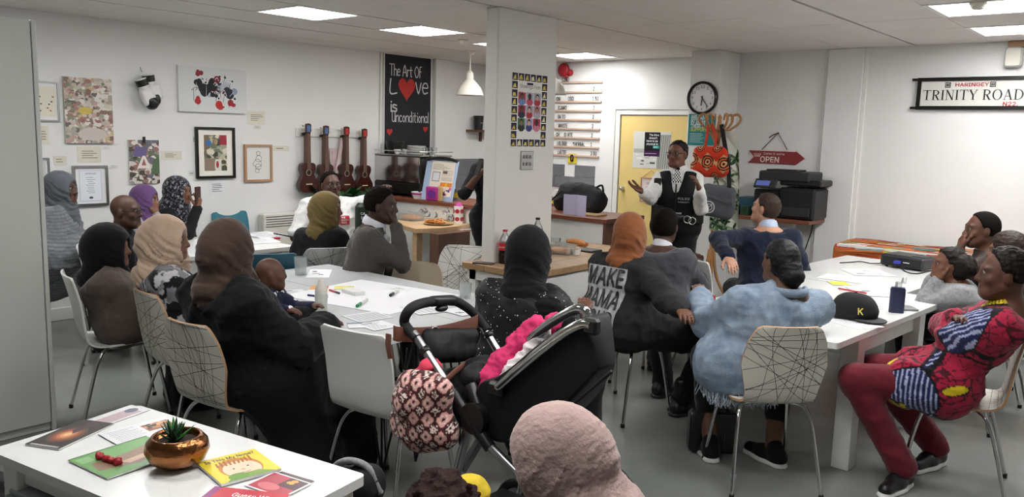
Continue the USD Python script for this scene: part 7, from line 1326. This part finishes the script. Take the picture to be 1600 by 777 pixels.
tz = lambda x, y, h=.006: atz(x, y, .74) + [0, 0, h]
solo('projector_lead', tube(spline([tz(1406, 416, .05), tz(1412, 424), tz(1430, 429), tz(1452, 425), tz(1470, 420)], 6), .0045, 6), 'black_rubber', 'black video lead curling from the projector', 'cable', smooth=True); solo('power_lead', tube(spline([tz(1385, 412), tz(1362, 413), tz(1345, 410), tz(1330, 411), tz(1312, 412)], 6), .004, 6), 'black_rubber', 'black power lead running left across the projector table', 'cable', smooth=True)


# ------------------------------------------------------------------ flat things on the tables
SHEETS = [0]
def sheet(name, label, cat_, p0, p1, p3, z, paint=None, th=.0012, m='paper', mm='print', group=None, edge=None):
    """p0, p1, p3: picture points of the bottom left, bottom right and top left corners as the sheet reads."""
    SHEETS[0] += 1; z = z + .0003 * (SHEETS[0] % 9); a, b, c = (atz(*q, z + th) for q in (p0, p1, p3)); ex = unit(b - a); ey = np.array([-ex[1], ex[0], 0]); w, h = np.linalg.norm(b - a), (c - a) @ ey; a = np.array([a[0], a[1], z])
    if h < 0: a = a + ey * h; h = -h
    t = T(name, label, cat_, a, group=group); t.add('sheet' if th < .003 else 'pages', frame(box((0, 0, 0), (w, h, th), 0 if th < .004 else .001), (0, 0, 0), ex, ey), m, False)
    if paint: P = Print(); paint(P, w, h); mm_, c_ = P.build(sbox(0, 0, w, h)); t.add('print', frame(mv(mm_, (0, 0, th + .0003)), (0, 0, 0), ex, ey), mm, False, col=c_)
    return t
rp = random.Random(77)
def form(P, w, h, n=10, c='7c8088', bg='e6e7ea'): P.r(0, 0, w, h, bg); P.lines(w * .1, w * .9, h * .1, h * .9, n, c, rp, .3); P.r(w * .1, h * .86, w * .55, h * .92, '4a4d55')
def boxes(P, w, h):
    P.r(0, 0, w, h, 'e8e9ec')
    for k in range(4): x, y = w * rp.uniform(.05, .6), h * rp.uniform(.1, .7); P.r(x, y, x + w * .2, y + h * .10, rp.choice(['7a7e88', '4c505a', '9aa0aa']))
zT = .7405
sheet('flip_chart_sheet', 'large blank white sheet spread over the centre table', 'paper', (608, 492), (440, 462), (694, 457), zT, lambda P, w, h: P.r(0, 0, w, h, 'eeeef1'), m='paper')
sheet('printed_form', 'printed sheet by the clear cup on the centre table', 'paper', (478, 434), (514, 434), (490, 421), zT, boxes); sheet('printed_form', 'printed sheet in front of the beige chair', 'paper', (598, 452), (640, 455), (580, 446), zT, boxes); sheet('printed_form', 'bar-printed sheet near the empty white chair', 'paper', (562, 504), (615, 496), (546, 492), zT, lambda P, w, h: [P.r(0, 0, w, h, 'dfe0e2')] + [P.r(w * .06, h * (.1 + .1 * k), w * .94, h * (.15 + .1 * k), 'a4a8ae') for k in range(8)])
sheet('small_card', 'small card beside the bar-printed sheet', 'card', (545, 513), (569, 512), (543, 505), zT, lambda P, w, h: (P.r(0, 0, w, h, 'e8e8ea'), P.r(0, h * .75, w, h, '6a7a90'))); sheet('printed_form', 'pale printed sheet behind the pushchair handle', 'paper', (585, 517), (625, 510), (572, 505), zT, form); sheet('printed_form', 'printed sheet at the right end of the centre table', 'paper', (722, 494), (762, 487), (730, 478), zT, boxes); sheet('printed_form', 'printed sheet half under the pushchair handle', 'paper', (655, 492), (705, 486), (640, 478), zT, form); sheet('printed_form', 'sheet left of the baby bottle', 'paper', (450, 465), (488, 462), (446, 454), zT, form)
sheet('sticky_notes', 'orange sticky note pad on the large sheet', 'sticky notes', (484, 452), (512, 452), (488, 447), zT + .0015, lambda P, w, h: P.r(0, 0, w, h, 'e39a48'), th=.004); sheet('sticky_notes', 'yellow sticky note pad on the large sheet', 'sticky notes', (522, 452), (552, 452), (526, 447), zT + .0015, lambda P, w, h: P.r(0, 0, w, h, 'e2de78'), th=.004)
def pen(a, b, z, m, label, r=.008, cap='pen_black', name='marker_pen', catg='pen'):
    p, q = atz(*a, z), atz(*b, z); p[2] = q[2] = z + r; d = q - p; t = T(name, label, catg, (p[0], p[1], 0), world=True); t.add('barrel', tube([p, p + d * .66], r, 10), m, 40); t.add('cap', tube([p + d * .66, q], [r * 1.08, r * 1.0], 10), cap, 40)
pen((573, 470), (558, 481), zT + .0015, 'white', 'white marker pen with green cap on the large sheet', .009, 'pen_green'); pen((622, 456), (610, 464), zT + .0015, 'white', 'white marker pen with black cap on the large sheet', .009, 'pen_black'); pen((515, 455), (530, 460), zT + .0015, 'pen_red', 'dark pen between the sticky notes', .006); pen((481, 463), (512, 466), zT + .0015, 'pen_blue', 'blue pen behind the baby bottle', .006, 'pen_blue')
q = atz(552, 459, zT); solo('white_card_box', mv(box((-.075, -.035, 0), (.075, .035, .022), .003), (q[0], q[1], zT + .001), rz=-8), 'white', 'small white card box on the large sheet', 'box')
q = atz(470, 429, zT); glassware(q[0], q[1], zT, 'tall frosted plastic cup on the centre table', .042, .115, 'clear_plastic', name='plastic_cup', catg='cup'); q = atz(727, 466, zT); glassware(q[0], q[1], zT, 'clear plastic cup at the right of the centre table', .036, .085, 'clear_plastic', name='plastic_cup', catg='cup')
q = atz(502, 492, zT); mat('bottle_clear', 'd9dcd6', .3, trans=.5); mat('milk', 'e6e2d4', .5)
t = T('baby_bottle', 'baby bottle with pale cap standing on the centre table', 'bottle', (q[0], q[1], zT)); t.add('bottle', lathe([(1e-4, 0), (.032, 0), (.034, .01), (.030, .05), (.034, .10), (.028, .115)], 24), 'bottle_clear', 40); t.add('milk', cyl((0, 0, .002), .029, .035, 20), 'milk', 40); t.add('collar', cyl((0, 0, .112), .031, .018, 24), 'offwhite', 40); t.add('cap', lathe([(.030, .13), (.028, .145), (.018, .16), (.014, .18), (1e-4, .185)], 20), 'offwhite', True)
# far left table
zl = .7405
for a, b, c, l in (((330, 391), (372, 389), (338, 378), 'sheet at the near side of the far left table'), ((395, 381), (440, 379), (392, 372), 'sheet in the middle of the far left table'), ((410, 372), (455, 368), (412, 362), 'sheet at the radiator side of the far left table')): sheet('loose_sheet', 'white printed ' + l, 'paper', a, b, c, zl, form)
pen((428, 374), (438, 374), zl, 'pen_red', 'short red marker on the far left table', .009, 'pen_red'); pen((428, 366), (460, 372), zl + .002, 'pen_black', 'black pen on the far left table', .006)
# right table
sheet('loose_sheet', 'curled white sheet beside the yellow sticky note', 'paper', (1275, 434), (1345, 443), (1284, 426), zT, lambda P, w, h: P.r(0, 0, w, h, 'eceded')); sheet('loose_sheet', 'printed sheet in front of the projector', 'paper', (1335, 430), (1400, 432), (1345, 421), zT, boxes); sheet('loose_sheet', 'printed sheet in the middle of the right table', 'paper', (1345, 462), (1392, 464), (1352, 448), zT, boxes); sheet('loose_sheet', 'printed sheet under the cap on the right table', 'paper', (1290, 500), (1340, 515), (1300, 488), zT, form); sheet('loose_sheet', 'sheet beside the navy bottle', 'paper', (1362, 482), (1392, 484), (1368, 472), zT, boxes)
sheet('sticky_note', 'yellow sticky note on the right table', 'sticky note', (1302, 445), (1330, 446), (1301, 440), zT + .0015, lambda P, w, h: P.r(0, 0, w, h, 'd8e04a'), th=.003)
pen((1310, 452), (1354, 460), zT + .002, 'pen_red', 'long red pencil behind the black cap', .005, 'pen_red', 'pencil', 'pencil'); pen((1247, 461), (1279, 464), zT + .002, 'pen_red', 'red pencil beside the denim jacket woman', .005, 'pen_red', 'pencil', 'pencil'); pen((1279, 475), (1300, 471), zT + .002, 'pen_black', 'black and red marker left of the cap', .008, 'pen_red'); pen((1290, 478), (1303, 476), zT + .002, 'pen_green', 'green marker left of the cap', .008, 'pen_green'); pen((1325, 463), (1340, 462), zT + .002, 'sign_red', 'short dark red rubber behind the cap', .007, 'sign_red', 'rubber', 'rubber')
sheet('notebook', 'thin grey notebook at the table edge by the navy bottle', 'notebook', (1412, 483), (1436, 484), (1414, 477), zT, None, th=.010, m='dullmetal')
q = atz(1334, 497, zT); mat('cap_black', '0f0f11', .85, bump=.3, bscale=400); F_ = unit([.93, -.37, 0]); G_ = np.array([-F_[1], F_[0], 0])
t = T('baseball_cap', 'black baseball cap with a K emblem on the right table', 'cap', q, world=True); W = lambda a, b, c: q + F_ * a + G_ * b + np.array([0, 0, c])
t.add('crown', ruffle(nets([C(W(-.02, 0, .05), W(.03, 0, .055), .085, .082, .03), C(W(-.03, -.02, .03), W(.03, .02, .03), .09, .085, .03)], .007, lambda P, D_: np.maximum(D_, q[2] + .004 - P[:, 2])), .004, 14, 2), 'cap_black', True); mat('brim_grey', '3a3b3e', .8)
br = affinity.scale(Point(0, 0).buffer(1, quad_segs=10), .115, .085).intersection(sbox(0, -.1, .2, .1)); t.add('brim', frame(extr(br, .005), W(.075, 0, .010), F_, G_), 'brim_grey', 40); t.add('strap', tube([W(-.11, -.05, .03), W(-.125, 0, .05), W(-.11, .05, .03)], .012, 8, flat=(.3, 1)), 'cap_black', True); t.add('button', ball(W(0, 0, .138), .008, 1), 'cap_black', True)
m = meshkit.text_mesh('K', .034, .002, True); mat('emblem_yellow', 'd6c65a', .6); t.add('emblem', frame(mv(m, (-.015, 0, 0)), W(.8 * .112, -.6 * .112, .042), F_ * .6 + G_ * .8, unit([0, 0, 1] - (F_ * .8 - G_ * .6) * .2)), 'emblem_yellow', False)
q = atz(1400, 488, zT); t = T('water_bottle', 'navy flask with clear lid standing on the right table', 'bottle', (q[0], q[1], zT)); t.add('sleeve', mv(cat(extr(rrect(.078, .055, .018), .135), mv(extr(rrect(.07, .048, .016), .008), (0, 0, .135))), rz=20), 'navy_silicone', 40); t.add('lid', cyl((0, 0, .143), .018, .03, 18, .017), 'clear_plastic', 40); t.add('spout', mv(lathe([(.014, .17), (.012, .20), (.009, .205)], 14), ry=8), 'clear_plastic', 40)
q = atz(1112, 470, zT); solo('red_pot', cyl((q[0], q[1], zT), .022, .03, 16), 'sign_red', 'small dark red pot at the left end of the right table', 'pot', smooth=40)
# near table: magazines and plant
zN = .7305
def mag1(P, w, h): P.r(0, 0, w, h, '3a3634'); [P.e(w * .45, h * .52, w * .30 * (1 - .16 * k), h * .40 * (1 - .16 * k), c) for k, c in enumerate(('5a443c', '7a4a3a', '9a5a44', 'c07850', 'd89a6a', 'e8c090'))]; P.p([(w * .5, h * .45), (w * .95, h * .3), (w, h * .6), (w * .6, h * .62)], '4a3a42'); P.r(w * .02, h * .08, w * .06, h * .9, 'b9b4b0')
sheet('magazine', 'dark magazine with a glowing orange cover picture', 'magazine', (92, 702), (178, 662), (48, 690), zN, mag1, th=.004, mm='print_gloss', m='paper')
sheet('leaflet', 'pale leaflet with a pink picture behind the dark magazine', 'leaflet', (158, 668), (236, 640), (140, 655), zN, lambda P, w, h: (P.r(0, 0, w, h, 'd9d9dc'), P.r(w * .1, h * .1, w * .85, h * .7, 'b9a4a8'), P.e(w * .8, h * .5, w * .12, h * .2, '6a6e80')), mm='print_gloss')
def mag3(P, w, h): P.r(0, 0, w, h, 'dcdcdf'); P.lines(w * .08, w * .5, h * .1, h * .9, 9, '9a9ca4', rp, .25); P.r(w * .55, h * .35, w * .95, h * .8, '8a5a40'); collage(P, w * .4, h * .45, 16, ['b07a50', '6a4030', 'd0a070', '4a3a30'], rp, w * .55, h * .35, .5)
sheet('leaflet', 'white text leaflet with a brown picture on the near table', 'leaflet', (186, 697), (292, 668), (134, 683), zN + .001, mag3, mm='print_gloss')
def mag4(P, w, h): P.r(0, 0, w, h, '6fa05f'); P.p([(w * .05, h * .3), (w * .5, h * .15), (w, h * .45), (w, h * .75), (w * .5, h * .6), (w * .1, h * .62)], '8a705c'); P.p([(w * .4, h * .25), (w * .75, h * .3), (w * .7, h * .42), (w * .35, h * .38)], 'c9a890'); P.r(w * .04, h * .7, w * .2, h * .9, '8ab880'); P.r(0, h * .96, w, h, '4a7a44')
sheet('magazine', 'green covered magazine under the gold plant bowl', 'magazine', (168, 748), (290, 706), (116, 716), zN, mag4, th=.004, mm='print_gloss')
q = atz(170, 723, zN + .004); solo('red_sweet', ruffle(nets([C(q + [-.014, -.003, .009], q + [.014, .003, .009], .009, .009, .003), C(q + [.02, .004, .009], q + [.036, .009, .011], .002, .012, .002), C(q + [-.02, -.004, .009], q + [-.036, -.009, .011], .002, .012, .002)], .0018), .003, 120, 1), 'red', 'red wrapped sweet lying on the green magazine', 'sweet', smooth=True)
q = atz(259, 738, zN); q = q + [-.02, .045, 0]; R_ = .0865
t = T('plant_bowl', 'hammered gold bowl with a spiky green succulent', 'plant', (q[0], q[1], zN + .004)); t.add('bowl', lathe([(1e-4, 0), (R_ * .55, 0), (R_ * .86, .018), (R_, .045), (R_ * .95, .068), (R_ * .78, .085), (R_ * .68, .086), (R_ * .72, .078), (R_ * .6, .066)], 40), 'gold', True); t.add('soil', cyl((0, 0, .05), R_ * .68, .018, 24), 'soil', 40)
r = random.Random(5)
for k in range(15):
    g, el = k * 2.4, .35 + .07 * k; d_ = np.array([math.cos(g) * math.cos(el), math.sin(g) * math.cos(el), math.sin(el)]); L_ = r.uniform(.045, .065); b_ = np.array([-.012, 0, .064]); t.add('leaf', tube(spline([b_, b_ + d_ * L_ * .5 + [0, 0, .004], b_ + d_ * L_ + [0, 0, .012]], 3), [.006, .0085, .009, .0075, .005, .003, .0006][:7], 6, flat=(1, .45)), 'leaf_dark' if k % 3 else 'leaf', True)
def bk5(P, w, h):
    P.r(0, 0, w, h, 'e6d23c'); P.e(w * .5, h * .42, w * .34, h * .40, 'c8823a'); P.e(w * .5, h * .36, w * .30, h * .33, 'ecd0b4'); P.p([(w * .1, 0), (w * .9, 0), (w * .7, h * .18), (w * .3, h * .18)], '7fa04a'); P.e(w * .33, h * .12, w * .16, h * .12, '6f9a44')
    for k in range(9): P.l([(w * (.2 + .07 * k), h * .60), (w * (.22 + .07 * k), h * (.74 + .05 * math.sin(k)))], w * .018, 'a8642a')
    P.e(w * .38, h * .42, w * .02, w * .02, '2a2420'); P.e(w * .62, h * .42, w * .02, w * .02, '2a2420'); P.e(w * .5, h * .33, w * .035, h * .03, 'd8a890'); P.l([(w * .42, h * .22), (w * .5, h * .2), (w * .58, h * .23)], w * .008, 'a05040'); P.t('Is This My Nose?', w * .08, h * .82, h * .10, '3a3440', True, wmax=w * .84)
sheet('picture_book', 'yellow picture book titled Is This My Nose', 'book', (346, 757), (440, 732), (312, 722), zN, bk5, th=.008, mm='print_gloss')
def fl6(P, w, h): P.r(0, 0, w, h, 'e4e2e4'); P.r(w * .05, h * .05, w * .95, h * .95, 'b03448'); P.r(w * .45, h * .05, w * .95, h * .5, '4a1e2c'); P.e(w * .3, h * .6, w * .18, h * .25, 'd06a74'); P.e(w * .72, h * .35, w * .08, h * .09, 'e0a040'); P.e(w * .84, h * .32, w * .07, h * .08, 'e0903a'); P.l([(w * .5, h * .3), (w * .66, h * .36)], w * .012, '2a1418')
sheet('leaflet', 'dark leaflet lying under the pink leaflet', 'leaflet', (448, 775), (492, 752), (430, 742), zN, lambda P, w, h: P.r(0, 0, w, h, '3c2428'), mm='print_gloss'); sheet('leaflet', 'pink and dark leaflet with orange butterfly shapes', 'leaflet', (442, 779), (488, 756), (378, 760), zN + .002, fl6, mm='print_gloss')
sheet('red_book', 'red book titled Guess Who at the table front', 'book', (296, 792), (420, 806), (326, 759), zN, lambda P, w, h: (P.r(0, 0, w, h, 'c02438'), P.t('Guess Who?', w * .32, h * .62, h * .17, 'ecdada', True, wmax=w * .62), P.r(0, 0, w * .1, h, '8a2a70')), th=.010, mm='print_gloss')
# pale pedestal and dark padded bag below the near table
q = atz(18, 760, .35); mat('pedestal_grey', 'aab2b4', .5); t = T('pedestal', 'pale grey drawer pedestal under the near table', 'pedestal', (ctr[0], ctr[1], 0), rz=NT_ANG); t.add('body', box((-L1 / 2 + .06, -L2 / 2 + .02, .02), (-L1 / 2 + .42, L2 / 2 - .06, .62), .004), 'pedestal_grey')
for k in range(3): t.add('drawer', box((-L1 / 2 + .065, -L2 / 2 + .004, .03 + .196 * k), (-L1 / 2 + .415, -L2 / 2 + .018, .215 + .196 * k), .003), 'pedestal_grey')
q = atz(14, 772, .45); solo('padded_coat', ruffle(nets([C(q + [-.12, -.05, -.02], q + [.0, .03, -.04], .075, .07, .05), C(q + [-.05, -.1, -.1], q + [.08, .0, -.12], .08, .06, .05), C(q + [-.08, -.05, -.3], q + [0, 0, -.4], .09, .1, .08)], .009), .02, 22, 3), 'nylon', 'black padded coat bundled below the near table corner', 'coat', smooth=True)
# handbag and bottle top on the floor
q = atz(1103, 710, 0); t = T('handbag', 'black leather handbag with chain on the floor under the chair', 'bag', (q[0], q[1] + .06, 0), rz=38); t.add('bag_body', box((-.13, -.055, .002), (.13, .055, .23), .022), 'leather_black', 40); t.add('flap', mv(extr(rrect(.24, .11, .02), .006), (0, -.058, .175), rx=90), 'leather_black', 40); t.add('strap', tube(spline([(-.1, 0, .21), (-.06, -.03, .30), (.04, -.02, .27), (.09, 0, .21)], 6), .009, 8), 'leather_black', True); t.add('chain', tube(spline([(-.02, -.07, .2), (-.05, -.085, .12), (-.02, -.085, .07)], 6), .004, 6), 'steel', True); t.add('zip', tube([(.05, -.066, .05), (.055, -.052, .19)], .003, 6), 'steel')
q = atz(1146, 746, 0); solo('bottle_top', cyl((q[0], q[1], 0), .014, .012, 14), 'pale_blue', 'pale blue bottle top lying on the grey floor', 'bottle top', smooth=40)
# ------------------------------------------------------------------ plants along the left wall behind the tee shirt man
ya, yb_ = atx(492, 300, XL + .2)[1], 5.98; zc_ = atx(560, 300, XL + .2)[2] - .06
t = T('plant_trough', 'long dark trough of broad green leaves behind the tee shirt man', 'plant', (XL + .16, (ya + yb_) / 2, 0)); L_ = yb_ - ya; t.add('trough', box((-.12, -L_ / 2, .0), (.12, L_ / 2, zc_), .01), 'blackmetal'); t.add('soil', box((-.11, -L_ / 2 + .01, zc_), (.11, L_ / 2 - .01, zc_ + .004)), 'soil', False)
r = random.Random(12); lf = [(-.0, 0), (.03, .03), (.045, .08), (.035, .14), (0, .19)]
for k in range(56):
    b_ = np.array([r.uniform(-.08, .10), r.uniform(-L_ / 2 + .04, L_ / 2 - .04), zc_]); g = r.uniform(0, 2 * PI); el = r.uniform(.2, 1.1); d_ = np.array([math.cos(g) * math.cos(el) * .6 + .25, math.sin(g) * math.cos(el), math.sin(el)]); s_ = r.uniform(.09, .17)
    sd = unit(np.cross(d_, [0, 0, 1])); up = np.cross(sd, d_)
    def lff(u, v): x = (v - .5) * 2 * np.sin(PI * u ** .8) * .32 * s_; return b_ + [0, 0, .02] + d_ * (u * s_)[..., None] + sd * x[..., None] + up * (-.35 * s_ * u ** 2 - np.abs(x) * .3)[..., None]
    t.add('leaf', grid(lff, 6, 5, .0012), 'leaf' if r.random() < .6 else 'leaf_dark', True)
a = atd(566, 350, 6.75); t = T('green_flask', 'dark green flask with white marks behind the blazer man', 'flask', (a[0], a[1], 0)); h0, h1 = atd(566, 352, 6.75)[2], atd(566, 317, 6.75)[2]; t.add('flask', lathe([(1e-4, h0 - .1), (.055, h0 - .1), (.06, h0), (.06, h1 - .03), (.04, h1), (1e-4, h1)], 20), mat('flask_green', '10241a', .5))
dd = unit(CAM - a); ex_ = np.array([-dd[1], dd[0], 0]); ex_ = unit(ex_)
t.add('lettering', frame(cat(mv(meshkit.text_mesh('CA', .02, .001, True), (-.015, .0, 0)), mv(meshkit.text_mesh('IN', .02, .001, True), (-.012, -.035, 0))), np.array([dd[0], dd[1], 0]) * .062 + [0, 0, (h0 + h1) / 2], ex_, (0, 0, 1)), 'white', False)
# bits at the bottom edge
q = atd(548, 742, 2.5); solo('hooded_coat', ruffle(nets([C(q + [-.05, 0, -.06], q + [.03, .03, -.03], .07, .06, .05), C(q + [-.06, -.02, -.18], q + [.06, .04, -.2], .1, .1, .06), C(q + [-.06, -.02, -.5], q + [.06, .04, -.6], .1, .12, .08)], .009), .01, 18, 2), 'nylon', 'black hooded coat slumped beside the near table end', 'coat', smooth=True)
solo('grey_hood_trim', tube(spline([q + [-.075, -.03, -.06], q + [-.04, -.02, .022], q + [.0, .0, .045], q + [.05, .03, .025], q + [.08, .05, -.05]], 5), .022, 8, flat=(1, .5)), 'grey_marl', 'grey fleece band lying over the black hooded coat', 'scarf', smooth=True)
q = atd(735, 752, 2.25); mat('yellow_cloth', 'd8bc2c', .85, var=.1, vscale=30); solo('yellow_hat', ruffle(nets([EL(q + [0, 0, -.03], (.05, .05, .04), k=.02), C(q + [0, 0, -.05], q + [.02, .0, -.12], .05, .04, .03)], .006), .004, 30, 2), 'yellow_cloth', 'yellow knitted hat by the pink headscarf woman', 'hat', smooth=True)
